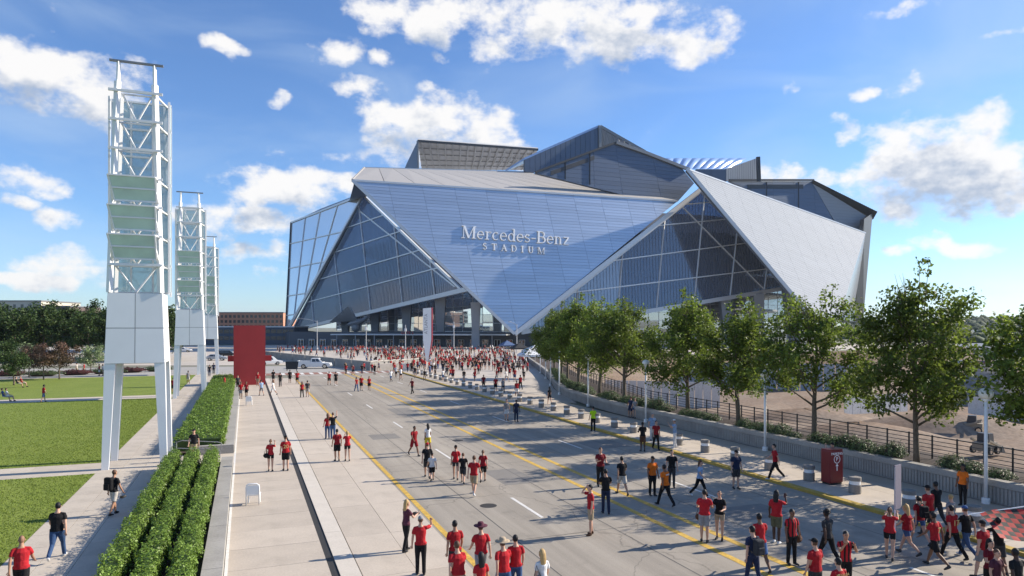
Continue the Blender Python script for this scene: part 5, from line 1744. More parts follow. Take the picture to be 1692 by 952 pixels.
def body_mesh(pose, fem, legs, hi, wide=1.0):
    """one continuous figure with face regions: skin, shirt, lower wear, shin, shoes, hair, forearm"""
    key = (pose, fem, legs, hi, wide)
    if key in BODY: return BODY[key]
    J = skeleton(pose, fem)
    w = wide
    n = 12 if hi else 8
    mb = MB()
    axis = (J['neck'] - J['pel']).normalized()
    fwd = Vector((0, 1, 0))
    def ring(c, rx, ry):
        y_ = (fwd - axis * fwd.dot(axis)).normalized(); x_ = y_.cross(axis)
        return [c + x_ * rx * math.cos(2 * math.pi * j / n) + y_ * ry * math.sin(2 * math.pi * j / n) for j in range(n)]
    def loft(rings):
        vs = [p for r in rings for p in r]; fs = []
        for i in range(len(rings) - 1):
            for j in range(n):
                a, b = i * n + j, i * n + (j + 1) % n; fs.append((a, b, b + n, a + n))
        fs.append(tuple(reversed(range(n)))); fs.append(tuple(range((len(rings) - 1) * n, len(rings) * n)))
        mb.add(vs, fs)
    A = lambda t, y=0: J['pel'] + axis * t + fwd * y
    bw = (.155, .118) if not fem else (.165, .12)
    ch = (.178, .122) if not fem else (.152, .112)
    loft([ring(A(-.10), bw[0] * .86 * w, bw[1] * .9 * w), ring(A(-.02), bw[0] * 1.06 * w, bw[1] * 1.06 * w), ring(A(.06), bw[0] * 1.0 * w, bw[1] * 1.02 * w), ring(A(.17, .004), (.152 if not fem else .13) * w, .113 * w),
          ring(A(.30, .008), ch[0] * .97 * w, ch[1] * w), ring(A(.40, .006), ch[0] * w, ch[1] * (1.02 if not fem else 1.14) * w), ring(A(.485), ch[0] * .86, .082), ring(A(.525, -.004), .092, .066), ring(A(.56), .058, .058), ring(A(.64, .012), .05, .054)])
    for k, s in (('L', -1), ('R', 1)):
        a, b, c = J['hip' + k], J['knee' + k], J['ank' + k]
        if legs == 'shorts':
            mb.tube([a + Vector((0, 0, .06)), a.lerp(b, .4), a.lerp(b, .86)], [.10 * w, .098 * w, .096], n)
            mb.tube([a.lerp(b, .7), b, b.lerp(c, .32), b.lerp(c, .7), c], [.066, .056, .058, .042, .036], n)
        elif legs == 'pants':
            mb.tube([a + Vector((0, 0, .06)), a.lerp(b, .4), b, b.lerp(c, .4), b.lerp(c, .98)], [.10 * w, .092 * w, .068, .064, .058], n)
        else:
            mb.tube([a + Vector((0, 0, .06)), a.lerp(b, .4), b, b.lerp(c, .32), b.lerp(c, .7), c], [.096 * w, .083 * w, .056, .055, .04, .035], n)
        mb.tube([J['heel' + k] + Vector((0, 0, .02)), c + Vector((0, 0, -.035)), c.lerp(J['toe' + k], .55) + Vector((0, 0, -.01)), J['toe' + k] + Vector((0, 0, .005))], [(.036, .036), (.042, .05), (.045, .04), (.034, .026)], n)
        sh, el, wr = J['sh' + k], J['elb' + k], J['wr' + k]
        mb.tube([sh - Vector((s * .09, 0, -.025)), sh + Vector((-s * .02, 0, .008)), sh.lerp(el, .25), sh.lerp(el, .56)], [.05, .06, .06, .062], n)   # loose sleeve
        mb.tube([sh.lerp(el, .3), el, el.lerp(wr, .3), wr], [.046, .038, .038, .026], n)
        hd = J['hd' + k]
        mb.tube([wr - hd * .02, wr + hd * .035, wr + hd * .085], [(.024, .02), (.036, .019), (.034, .016)], 8)
    hc = J['head']
    m_ = MB(); m_.ball((0, 0, 0), (.074, .094, .112), 12 if hi else 8)
    mb.add([Vector(p) + hc for p in m_.v], m_.f)
    m_ = MB(); m_.ball((0, 0, 0), (.055, .06, .06), 8); mb.add([Vector(p) + hc + Vector((0, .035, -.065)) for p in m_.v], m_.f)
    me = mb.mesh('figure', [skin('light')])
    ob = bpy.data.objects.new('figure_tmp', me); COL.objects.link(ob)
    rm = ob.modifiers.new('r', 'REMESH'); rm.mode = 'VOXEL'; rm.voxel_size = .0135 if hi else .034
    sm = ob.modifiers.new('s', 'SMOOTH'); sm.factor = .5; sm.iterations = 3 if hi else 1
    dg = bpy.context.evaluated_depsgraph_get(); dg.update()
    out = bpy.data.meshes.new_from_object(ob.evaluated_get(dg))
    bpy.data.objects.remove(ob); bpy.data.meshes.remove(me)
    out.materials.clear()
    for _ in range(9 if hi else 7): out.materials.append(skin('light'))
    # regions
    nf = len(out.polygons)
    ce = np.empty(nf * 3); out.polygons.foreach_get('center', ce); ce = ce.reshape(-1, 3)
    bones = [('head', J['head'] + Vector((0, 0, -.03)), J['head'] + Vector((0, 0, .06)), .1), ('neck', J['neck'] + Vector((0, 0, .03)), J['headb'] + Vector((0, 0, .02)), .055), ('torso', J['pel'], J['neck'] - axis * .06, .15)]
    for k in 'LR':
        bones += [('uarm', J['sh' + k], J['elb' + k], .06), ('farm', J['elb' + k], J['wr' + k], .036), ('hand', J['wr' + k], J['hand' + k], .03),
                  ('thigh', J['hip' + k] - Vector((0, 0, .04)), J['knee' + k], .09), ('shin', J['knee' + k], J['ank' + k], .05), ('foot', J['heel' + k], J['toe' + k], .04)]
    best = np.full(nf, 1e9); which = np.zeros(nf, int); tt = np.zeros(nf)
    for i, (nm, a, b, r) in enumerate(bones):
        a, b = np.array(a), np.array(b); d = b - a
        t = np.clip(((ce - a) @ d) / (d @ d), 0, 1)
        dist = np.linalg.norm(ce - (a + t[:, None] * d), axis=1) - r
        m_ = dist < best; best[m_] = dist[m_]; which[m_] = i; tt[m_] = t[m_]
    mi = np.zeros(nf, int)
    names = [b[0] for b in bones]
    proj = (ce - np.array(J['pel'])) @ np.array(axis)
    hx = ce - np.array(J['head'])
    for i in range(nf):
        nm = names[which[i]]
        if nm == 'torso': mi[i] = 1 if proj[i] > -.035 else 2
        elif nm == 'neck': mi[i] = 0 if proj[i] > .535 else 1
        elif nm == 'head': mi[i] = 5 if (hx[i][2] > .045 + .25 * max(0, hx[i][1] - .05) or (hx[i][1] < .0 and hx[i][2] > -.06)) and not (hx[i][1] > .055 and hx[i][2] < .07) else 0
        elif nm == 'uarm': mi[i] = 1 if tt[i] < .58 else 6
        elif nm == 'farm': mi[i] = 6
        elif nm == 'thigh': mi[i] = (1 if proj[i] > -.02 else 2) if (tt[i] < .25) else (2 if (tt[i] < .87 or legs == 'pants') else 3) if legs != 'bare' else (2 if tt[i] < .45 else 3)
        elif nm == 'shin': mi[i] = 3 if tt[i] < .93 or legs == 'pants' else 4
        elif nm == 'foot': mi[i] = 4
    for i in range(nf):
        if mi[i] == 1 and proj[i] > .505 and abs(ce[i][0]) < .078: mi[i] = 0
    if hi:
        ex = MB()
        for k, s in (('L', -1), ('R', 1)):       # five fingers, unequal, a little curled; thumb from the side of the palm
            wr, hd = J['wr' + k], J['hd' + k]
            sd = hd.cross(Vector((0, 1, 0)) if abs(hd.y) < .8 else UP).normalized()
            nn = sd.cross(hd).normalized()
            for q, (o_, l_) in enumerate(((-.027, .055), (-.009, .068), (.009, .064), (.026, .05))):
                p = wr + hd * .075 + sd * o_
                ex.tube([p, p + hd * l_ * .5 + nn * .004, p + hd * l_ * .85 + nn * .02], [.0095, .009, .007], 5, mi=0)
            p = wr + hd * .03 + sd * (-.03)
            ex.tube([p, p + hd * .03 - sd * .022, p + hd * .055 - sd * .026], [.012, .010, .008], 5, mi=0)
        hc = J['head']
        ex.prism([hc + Vector((-.013, .085, -.03)), hc + Vector((.013, .085, -.03)), hc + Vector((.004, .092, .018)), hc + Vector((-.004, .092, .018))], (0, .024, -.004), mi=0)   # nose
        for s in (-1, 1):
            m2 = MB(); m2.ball((0, 0, 0), (.012, .018, .03), 6); ex.add([Vector(p) + hc + Vector((s * .076, 0, -.012)) for p in m2.v], m2.f, 0)      # ears
            m2 = MB(); m2.ball((0, 0, 0), (.012, .006, .007), 6); ex.add([Vector(p) + hc + Vector((s * .03, .088, .012)) for p in m2.v], m2.f, 7)     # eyes
            ex.bar(hc + Vector((s * .016, .094, .03)), hc + Vector((s * .046, .084, .03)), .006, .006, mi=5)                                        # brows
        ex.bar(hc + Vector((-.022, .092, -.062)), hc + Vector((.022, .092, -.062)), .01, .008, mi=8)                                                # mouth
        bm = bmesh.new(); bm.from_mesh(out)
        for i, f in enumerate(bm.faces): f.material_index = int(mi[i])
        b0 = [bm.verts.new(p) for p in ex.v]
        for f, m2 in zip(ex.f, ex.m):
            try:
                fc = bm.faces.new([b0[i] for i in f]); fc.material_index = m2
            except ValueError: pass
        zmin = min(v.co.z for v in bm.verts)
        bmesh.ops.translate(bm, verts=bm.verts, vec=(0, 0, -zmin))
        for f in bm.faces: f.smooth = True
        bm.to_mesh(out); bm.free()
    else:
        out.polygons.foreach_set('material_index', mi.astype(np.int32))
        co = np.empty(len(out.vertices) * 3); out.vertices.foreach_get('co', co); co = co.reshape(-1, 3); zmin = co[:, 2].min(); co[:, 2] -= zmin
        out.vertices.foreach_set('co', co.ravel())
        out.polygons.foreach_set('use_smooth', [True] * nf)
    out.name = 'figure'
    BODY[key] = (out, J, zmin)
    return BODY[key]


ACC = {}
def acc_mesh(kind):
    if kind in ACC: return ACC[kind]
    mb = MB()
    if kind == 'long_hair':
        mb.tube([(0, .0, .125), (0, -.055, .09), (0, -.085, 0), (0, -.098, -.12), (0, -.105, -.24), (0, -.1, -.34)], [(.05, .04), (.08, .05), (.088, .05), (.094, .04), (.08, .03), (.03, .015)], 12)
    elif kind == 'ponytail':
        mb.tube([(0, -.08, .06), (0, -.14, .05), (0, -.155, -.06), (0, -.145, -.18)], [.02, .032, .028, .008], 8)
    elif kind == 'short_hair':
        m2 = MB(); m2.ball((0, -.012, .018), (.080, .095, .103), 10); mb.add([(x, y, max(z, -.02 if y < 0 else .055)) for x, y, z in m2.v], m2.f)
    elif kind == 'curly_hair':
        rr = random.Random(2)
        for i in range(34):
            a, e = rr.uniform(0, 6.28), rr.uniform(-.2, 1.5)
            p = Vector((.085 * math.cos(e) * math.cos(a), -.02 + .1 * math.cos(e) * math.sin(a), .02 + .11 * math.sin(e)))
            if p.y > .05 and p.z < .06: continue
            mb.ball(p, .036, 5)
    elif kind == 'cap':
        m2 = MB(); m2.ball((0, -.004, .03), (.084, .1, .095), 12); mb.add([(x, y, max(z, .03)) for x, y, z in m2.v], m2.f)
        mb.prism([(-.065, .07, .036), (.065, .07, .036), (.05, .165, .024), (0, .185, .02), (-.05, .165, .024)], (0, 0, .008))
    elif kind == 'brim_hat':
        mb.lathe([(.2, .035), (.205, .05), (.12, .05), (.095, .055), (.088, .12), (.075, .15), (.03, .158)], 20)
    return ACC.setdefault(kind, mb.mesh(kind, [cloth('black')], smooth=True))


NUM = {}
def person(loc, face, pose, shirt, lower, legs='shorts', sk='light', hair='brown', fem=False, h=1.75, acc=None, acc_col=None, label=None, group=None, hi=True, wide=1.0, shoes='charcoal',
           sleeve=None, number=None, num_col='white', back_text=None):
    me, J, zoff = body_mesh(pose, fem, legs, hi, wide)
    o = link('person', me)
    s = h / 1.76
    o.scale = (s, s, s); o.location = loc; o.rotation_euler = (0, 0, ROAD_ANG + R(face))
    cols = [skin(sk), striped() if shirt == 'striped' else cloth(shirt), cloth(lower), cloth(lower) if legs == 'pants' else skin(sk), cloth(shoes), hairm(hair), cloth(sleeve) if sleeve else skin(sk)]
    if hi: cols += [hairm('black'), paint('lip', (.25, .07, .06), .5)]
    for i, m_ in enumerate(cols):
        o.material_slots[i].link = 'OBJECT'; o.material_slots[i].material = m_
    tag(o, label, 'person', group)
    hp = J['head'] - Vector((0, 0, zoff))
    if hi and acc is None: acc = 'short_hair'
    for k in ([acc] if isinstance(acc, str) else (acc or [])):
        if k in ('none',): continue
        a = link({'long_hair': 'hair', 'ponytail': 'hair', 'short_hair': 'hair', 'curly_hair': 'hair', 'cap': 'cap', 'brim_hat': 'hat'}[k], acc_mesh(k), o)
        a.location = hp
        a.material_slots[0].link = 'OBJECT'
        a.material_slots[0].material = hairm(hair) if 'hair' in k or k == 'ponytail' else cloth(acc_col or 'black')
    if hi and acc in ('long_hair',):
        a = link('hair', acc_mesh('short_hair'), o); a.location = hp; a.material_slots[0].link = 'OBJECT'; a.material_slots[0].material = hairm(hair)
    def back(body, size, z):
        Mx = Matrix.Translation(J['pel'] - Vector((0, 0, zoff)) + Vector((0, -.135 * wide, z))) @ Matrix.Rotation(R(90), 4, 'X')
        text_obj('shirt_print', body, size, .006, cloth(num_col) if num_col != 'gold' else paint('print_gold', (.62, .48, .2), .6), Mx, o)
    if number: back(number, .26, .28)
    if back_text: back(back_text, .1, .42)
    return o


def feet(px, py, z=.026): p = G(px, py, z); return Vector((p.x, p.y, z))


def head(px, py, h, z=.026):
    """stand a person of height h so that the top of the head is seen at (px,py)"""
    Y = FPX * (HCAM - z - h) / (py - HY); p = P(px, py, Y); return Vector((p.x, p.y, z))


# (where, facing deg [0 = away along the avenue, 90 = left], pose, shirt, lower, legs, kwargs, label)
NEAR = [
    (head(35, 884, 1.82), 5, 'walk', 'red', 'black', 'shorts', dict(h=1.82, sk='tan', hair='scalp', acc='none', wide=1.12), 'shaven-headed man in red t-shirt and black shorts walking up the lawn path'),
    (feet(95, 924), -4, 'walk2', 'black', 'denim', 'pants', dict(h=1.86, hair='black', wide=1.22, shoes='white'), 'heavy man in black t-shirt and blue jeans walking up the lawn path'),
    (feet(188, 851), -38, 'stroll', 'black', 'stone', 'shorts', dict(h=1.8, hair='brown', sk='tan'), 'man in black t-shirt and pale shorts carrying a big backpack on the path'),
    (W(-2.7, 42.6, .036), 176, 'stroll', 'black', 'khaki', 'pants', dict(h=1.76, acc='cap', acc_col='black'), 'man in black polo and khaki trousers coming down the steps between hedges'),
    (feet(447, 779), -10, 'phone', 'red', 'black', 'bare', dict(h=1.66, fem=True, acc='ponytail', hair='brown'), 'woman in red jersey and black shorts lifting a phone on the left pavement'),
    (feet(472, 778), 4, 'stand', 'red', 'black', 'shorts', dict(h=1.82, acc='cap', number='20', num_col='gold', wide=1.1), 'man in red jersey numbered 20 on the left pavement'),
    (feet(541, 725), 10, 'selfie', 'red', 'denim', 'pants', dict(h=1.66, fem=True, acc='long_hair', hair='brown'), 'woman in red top and jeans raising her arm beside the yellow line'),
    (feet(550, 725.5), -6, 'selfie', 'black', 'denim', 'pants', dict(h=1.76), 'person in black shirt and jeans raising an arm beside the yellow line'),
    (feet(557, 762), 8, 'stand', 'crimson', 'black', 'shorts', dict(h=1.78, sk='tan', hair='black'), 'man in red shirt and black shorts standing by the yellow line'),
    (feet(574, 762), 0, 'shoot', 'red', 'black', 'bare', dict(h=1.68, fem=True, acc='ponytail', hair='blond'), 'woman in red shirt and black shorts photographing by the yellow line'),
    (feet(671, 911), -70, 'camera', 'plum', 'black', 'pants', dict(h=1.7, fem=True, acc='long_hair', hair='blond'), 'woman in dark patterned top and black leggings holding a camera'),
    (feet(695, 950), -10, 'headhand', 'red', 'black', 'pants', dict(h=1.76, acc='cap', acc_col='grey', hair='brown'), 'man in red t-shirt, grey cap and black trousers with hand at his head'),
    (head(752, 861, 1.8), 2, 'stroll', 'red', 'charcoal', 'shorts', dict(h=1.8, hair='black', sk='tan'), 'man in red t-shirt with cropped black hair walking behind the wide-shouldered man'),
    (head(756, 893, 1.8), 0, 'walk', 'red', 'khaki', 'shorts', dict(h=1.8, hair='brown', wide=1.25), 'wide-shouldered man in red t-shirt with brown hair on the yellow line'),
    (head(795, 864, 1.8), -6, 'walk2', 'red', 'grey', 'shorts', dict(h=1.8, acc='brim_hat', acc_col='plum', wide=1.1), 'man in red t-shirt and striped wide-brimmed hat'),
    (head(795, 915, 1.66), 0, 'stroll', 'red', 'denim', 'pants', dict(h=1.66, fem=True, acc='long_hair', hair='black'), 'woman with long black hair in red shirt'),
    (head(832, 889, 1.8), 6, 'walk', 'red', 'denim', 'shorts', dict(h=1.8, acc='brim_hat', acc_col='tan', wide=1.1), 'man in red shirt and straw hat'),
    (head(852, 885, 1.76), -8, 'stroll', 'red', 'denim', 'pants', dict(h=1.76, hair='black'), 'black-haired youth in red shirt and jeans beside the straw hat'),
    (head(896, 910, 1.68), 4, 'stroll', 'white', 'denim', 'pants', dict(h=1.68, fem=True, acc='long_hair', hair='blond'), 'woman with long fair hair in white top with a shoulder bag'),
    (feet(684, 753), -160, 'walk', 'crimson', 'crimson', 'shorts', dict(h=1.78, sk='brown', hair='black'), 'man in dark red shirt and red shorts walking down the avenue'),
    (feet(707, 746), 10, 'stroll', 'white', 'yellow', 'shorts', dict(h=1.66, fem=True, sk='brown', hair='black', acc='long_hair'), 'woman in white top and yellow waistband walking away'),
    (feet(706, 790), -14, 'walk', 'black', 'charcoal', 'shorts', dict(h=1.8, acc='cap', acc_col='red'), 'man in black shirt and red cap with a boy in white'),
    (feet(714, 795), -10, 'walk2', 'white', 'black', 'shorts', dict(h=1.4, acc='cap', hair='brown'), 'boy in white shirt and black shorts'),
    (feet(753, 793), -20, 'stroll', 'red', 'charcoal', 'bare', dict(h=1.7, acc='cap', fem=True), 'woman in red shirt and dark cap walking with a boy in black'),
    (feet(765, 799), -24, 'walk', 'black', 'charcoal', 'shorts', dict(h=1.5, hair='brown'), 'boy in black shirt and dark shorts'),
    (feet(783, 818), -30, 'walk', 'red', 'khaki', 'shorts', dict(h=1.8, shoes='white', hair='brown'), 'man in red t-shirt, khaki shorts and white shoes in mid stride'),
    (feet(798, 797), -20, 'walk2', 'crimson', 'black', 'shorts', dict(h=1.6, fem=True, acc='ponytail'), 'girl in dark red shirt walking beside the khaki shorts man'),
    (feet(992, 804), 172, 'talk', 'maroon', 'black', 'pants', dict(h=1.82, hair='brown', wide=1.08), 'man in maroon jersey and black trousers facing down the avenue'),
    (feet(1001, 849), -18, 'camera', 'black', 'navy', 'pants', dict(h=1.78, hair='black', sk='tan'), 'man in black shirt and dark jeans carrying a film camera'),
    (feet(1028, 818), -8, 'walk', 'black', 'stone', 'shorts', dict(h=1.76, hair='black', sk='tan'), 'man in black t-shirt and pale shorts'),
    (feet(976, 884), 78, 'headhand', 'red', 'khaki', 'shorts', dict(h=1.8, hair='black', shoes='brown'), 'man in red t-shirt and khaki shorts with hand to his face'),
    (feet(1078, 819), 176, 'stand', 'orange', 'black', 'pants', dict(h=1.74, acc='cap', sk='brown', hair='black', wide=1.1), 'steward in orange shirt and black cap facing down the avenue'),
    (feet(1099, 836), 10, 'walk', 'orange', 'black', 'pants', dict(h=1.78, sk='brown', hair='black', wide=1.1, back_text='SAFE'), 'steward in orange shirt lettered SAFE walking away'),
    (feet(1110, 806), 150, 'stand', 'black', 'charcoal', 'pants', dict(h=1.76, hair='black'), 'man in black shirt behind the two orange stewards'),
    (feet(1156, 821), -150, 'walk', 'skyblue', 'black', 'pants', dict(h=1.66, fem=True, acc='long_hair', hair='brown', shoes='white'), 'woman in pale blue top and black leggings'),
    (feet(1216, 808), 168, 'stand', 'navy', 'charcoal', 'shorts', dict(h=1.78, acc='cap', wide=1.15), 'stout man in blue t-shirt, dark shorts and cap near the kerb'),
    (feet(1281, 792, .14), 60, 'walk', 'red', 'black', 'pants', dict(h=1.76, hair='black', shoes='white'), 'man in red t-shirt and black trousers striding past the bollards'),
    (feet(1164, 896), -40, 'talk', 'red', 'grey', 'shorts', dict(h=1.82, hair='black', wide=1.08), 'man in red jersey and grey shorts talking to a woman in black'),
    (feet(1189, 892), 130, 'talk', 'black', 'tan', 'bare', dict(h=1.72, fem=True, hair='brown', acc='ponytail'), 'woman in black top and tan shorts facing the man in red'),
    (feet(1283, 898), -60, 'phone', 'red', 'olive', 'shorts', dict(h=1.8, sk='dark', hair='black', acc='long_hair', wide=1.1, shoes='white'), 'man with dreadlocks in red shirt and camouflage shorts holding up a phone'),
    (feet(1308, 933), 176, 'stand', 'striped', 'black', 'pants', dict(h=1.74, sk='brown', hair='black'), 'man in red and black jersey facing down the avenue with a bag'),
    (feet(1256, 943), -14, 'walk', 'red', 'blue', 'shorts', dict(h=1.8, hair='black', sk='brown'), 'man in red shirt and bright blue shorts'),
    (head(1244, 870, 1.78), 0, 'stroll', 'navy', 'navy', 'pants', dict(h=1.78, hair='black'), 'man in navy shirt wearing a grey backpack'),
    (feet(1368, 934), 4, 'walk', 'charcoal', 'black', 'pants', dict(h=1.78, sk='dark', hair='black', acc='curly_hair'), 'woman in charcoal t-shirt and black leggings with curly hair'),
    (head(1347, 892, 1.78), 2, 'stand', 'red', 'charcoal', 'shorts', dict(h=1.78, acc='cap', wide=1.15), 'man in plain red t-shirt and black cap seen from behind'),
    (head(1397, 879, 1.74), 150, 'shoot', 'striped', 'black', 'pants', dict(h=1.74, sk='tan', hair='black'), 'man in red and black jersey shooting with raised hands'),
    (head(1386, 924, 1.72), 0, 'stand', 'red', 'black', 'shorts', dict(h=1.72, hair='black', back_text='VILLALBA', num_col='gold'), 'person in red jersey with a name across the shoulders'),
    (feet(1470, 925), -55, 'hold', 'red', 'black', 'bare', dict(h=1.7, fem=True, acc='ponytail', hair='brown'), 'woman in red jersey and black shorts holding up a tall sign'),
    (feet(1499, 917), 10, 'walk2', 'crimson', 'denim', 'bare', dict(h=1.68, fem=True, acc='long_hair', hair='blond', wide=1.2), 'woman with long fair hair and denim shorts'),
    (feet(1519, 899), -16, 'walk', 'crimson', 'blue', 'bare', dict(h=1.7, fem=True, hair='black', acc='ponytail'), 'woman in red shirt with dark backpack and blue shorts'),
    (feet(1534, 886), -8, 'stroll', 'red', 'charcoal', 'pants', dict(h=1.82, acc='cap', wide=1.15), 'big man in red shirt and black cap among the walkers'),
    (feet(1548, 872), -10, 'walk', 'black', 'charcoal', 'pants', dict(h=1.76, hair='black', sk='brown'), 'man in black t-shirt ahead of the walkers by the kerb'),
    (feet(1545, 938), 4, 'walk2', 'red', 'black', 'shorts', dict(h=1.76, sk='brown', hair='black', number='7', num_col='gold'), 'fan in red jersey numbered 7'),
    (feet(1574, 923), -4, 'walk', 'red', 'black', 'pants', dict(h=1.76, hair='black', number='17', num_col='gold'), 'fan in red jersey numbered 17 and black track trousers'),
    (feet(1572, 892), -14, 'stroll', 'grey', 'charcoal', 'shorts', dict(h=1.6, fem=True, hair='blond', acc='short_hair'), 'fair-haired person in grey shirt between the walkers'),
    (feet(1597, 923), -6, 'walk2', 'black', 'denim', 'pants', dict(h=1.74, acc='cap', acc_col='blue', shoes='white'), 'person in black t-shirt, blue cap and jeans'),
    (head(1625, 861, 1.76), -4, 'stroll', 'red', 'grey', 'shorts', dict(h=1.76, acc='cap', wide=1.15), 'man in red t-shirt and black cap near the chequered flag'),
    (head(1650, 856, 1.72), -20, 'hold', 'black', 'charcoal', 'shorts', dict(h=1.72, hair='black', sk='brown'), 'person in black carrying the chequered flag'),
    (feet(1591, 836, .14), 100, 'stand', 'orange', 'black', 'pants', dict(h=1.7, fem=True, sk='brown', hair='black', acc='long_hair'), 'steward in orange top with long black hair by the lamp base'),
    (head(1636, 893, 1.66), 165, 'talk', 'maroon', 'black', 'pants', dict(h=1.66, fem=True, hair='black', acc='long_hair'), 'woman in maroon jersey talking beside a boy in plum'),
    (head(1646, 909, 1.6), 175, 'stand', 'plum', 'black', 'pants', dict(h=1.6, hair='brown'), 'boy in plum striped shirt among the fans'),
    (head(1681, 905, 1.75), -10, 'walk', 'black', 'charcoal', 'shorts', dict(h=1.75, hair='black', sk='dark'), 'fan in black beneath the chequered flag'),
    (W(26.7, 25.35, .14), 150, 'headhand', 'crimson', 'stone', 'shorts', dict(h=1.78, acc='cap'), 'man in dark red shirt standing behind the parking sign'),
    (feet(980, 713, .14), 0, 'stand', 'lime', 'black', 'pants', dict(h=1.76, sk='tan', hair='black'), 'officer in lime yellow vest on the kerb'),
    (feet(1062, 746, .03), -12, 'talk', 'black', 'brown', 'shorts', dict(h=1.76, sk='dark', hair='black'), 'man in black shirt and brown shorts at the kerb'),
    (feet(1084, 743, .03), 170, 'stroll', 'striped', 'black', 'pants', dict(h=1.78, hair='black'), 'man in red and black striped jersey stepping off the kerb'),
    (feet(1078, 728, .14), 160, 'stand', 'skyblue', 'white', 'pants', dict(h=1.76, hair='grey'), 'man in pale blue shirt and white trousers on the pavement'),
    (feet(1115, 740, .14), 60, 'shoot', 'skyblue', 'white', 'pants', dict(h=1.74, acc='cap', acc_col='white', shoes='white'), 'person in white trousers and white hat taking a photo'),
    (feet(1042, 690, .14), 110, 'lean', 'navy', 'navy', 'shorts', dict(h=1.7, acc='cap', sk='tan'), 'man in dark cap leaning against the ribbed wall'),
    (feet(1049, 691, .14), 120, 'lean', 'grey', 'denim', 'bare', dict(h=1.62, fem=True, hair='brown', acc='ponytail'), 'woman in grey top leaning against the ribbed wall'),
    (feet(908, 669, .03), 10, 'stroll', 'black', 'black', 'bare', dict(h=1.7, fem=True, hair='black', acc='long_hair'), 'woman in black walking up the plaza pavement'),
    (feet(837, 695), 178, 'stand', 'grey', 'white', 'shorts', dict(h=1.7, hair='brown'), 'man in grey shirt and white shorts on the shaded lane'),
    (feet(853, 697), 174, 'stand', 'navy', 'navy', 'pants', dict(h=1.74, hair='black', sk='dark'), 'man in dark navy beside the white shorts man'),
]
for loc, face, pose, shirt, lower, legs, kw, lab in NEAR:
    kw = dict(kw); person(loc, face, pose, shirt, lower, legs, label=lab, **kw)

MID = [(499, 657, 10, 'stroll', 'red', 'black', 'pants', 'woman in red beside a man in pale shorts', 1), (508, 656, 0, 'stroll', 'charcoal', 'stone', 'shorts', 'man in dark shirt and pale shorts beside the yellow line', 0),
       (544, 636, 6, 'walk', 'crimson', 'black', 'shorts', 'man in dark red walking beside one in black', 0), (555, 637, 0, 'stroll', 'black', 'black', 'shorts', 'big man in black on the far lane', 0),
       (589, 647, -150, 'stroll', 'crimson', 'denim', 'pants', 'woman in red and jeans in a trio on the lane', 1), (597, 645.5, 180, 'stand', 'red', 'black', 'shorts', 'man in red and black shorts in a trio on the lane', 0), (610, 645.5, 170, 'stroll', 'red', 'black', 'shorts', 'person in red with a bag in a trio on the lane', 1),
       (681, 651, 120, 'carry', 'maroon', 'black', 'pants', 'person in maroon pulling a red bag across the lane', 0), (491, 634.5, 180, 'walk', 'red', 'black', 'shorts', 'man in red near the dark screen', 0), (479, 633, 0, 'stroll', 'black', 'black', 'shorts', 'man in black near the dark screen', 0),
       (463, 639, 10, 'stand', 'black', 'charcoal', 'pants', 'man in black trousers before the red wall', 0), (451.6, 633, 0, 'stand', 'black', 'charcoal', 'shorts', 'man in black shorts before the red wall', 0), (451.6, 653, 60, 'walk', 'white', 'white', 'shorts', 'person all in white crossing the drain', 1),
       (432, 654, 20, 'walk', 'skyblue', 'grey', 'shorts', 'person in pale blue crossing to the red wall', 0), (426, 638, 180, 'stand', 'red', 'khaki', 'shorts', 'man in red leaning at the red wall edge', 0), (407, 657, 170, 'stroll', 'crimson', 'black', 'shorts', 'woman in dark red beside the hedge end', 1),
       (398, 659, 175, 'stand', 'red', 'grey', 'shorts', 'man in red at the hedge end', 0), (393, 645, 180, 'stand', 'charcoal', 'black', 'pants', 'man in grey by the red wall foot', 0), (371, 645, 90, 'stand', 'red', 'khaki', 'shorts', 'child in red by the hedge', 0),
       (799, 644, 170, 'stand', 'maroon', 'black', 'pants', 'man in maroon among the far bollards', 0), (819, 648, 180, 'stand', 'red', 'black', 'shorts', 'man in red and black shorts among the far bollards', 0), (831, 650, 180, 'stroll', 'grey', 'charcoal', 'pants', 'woman in grey among the far bollards', 1),
       (854, 656, 0, 'stroll', 'red', 'white', 'shorts', 'person in red with white shorts on the plaza edge', 0), (860, 644, 10, 'stroll', 'crimson', 'black', 'pants', 'person in dark red on the plaza edge', 0),
       (72, 665, -60, 'stroll', 'red', 'denim', 'shorts', 'person in red with a white cap walking on the lawn', 0), (127, 618, 80, 'stand', 'stone', 'khaki', 'shorts', 'person in pale clothes by the lawn bed', 0), (139, 618, 90, 'stand', 'red', 'khaki', 'shorts', 'person in red by the lawn bed', 0),
       (164, 621, 90, 'stand', 'crimson', 'white', 'shorts', 'person in dark red by the pale bush', 0), (170, 621, 100, 'stand', 'white', 'khaki', 'shorts', 'person in white by the pale bush', 0), (286, 650, 0, 'stroll', 'crimson', 'black', 'shorts', 'person in dark red walking past the middle tower', 0),
       (311, 634, 10, 'walk', 'grey', 'stone', 'shorts', 'person in grey between the light towers', 0), (346, 622, 0, 'stroll', 'black', 'navy', 'pants', 'person in black beyond the middle tower', 0), (353, 618, 0, 'stroll', 'navy', 'black', 'pants', 'person in navy beyond the middle tower', 0)]
for px, py, face, pose, shirt, lower, legs, lab, fem in MID:
    person(feet(px, py), face, pose, shirt, lower, legs, label=lab, fem=bool(fem), acc='long_hair' if fem else 'short_hair', hair='brown' if fem else 'black', h=1.68 if fem else 1.77, sk=('light', 'tan', 'brown')[int(px) % 3], hi=True)
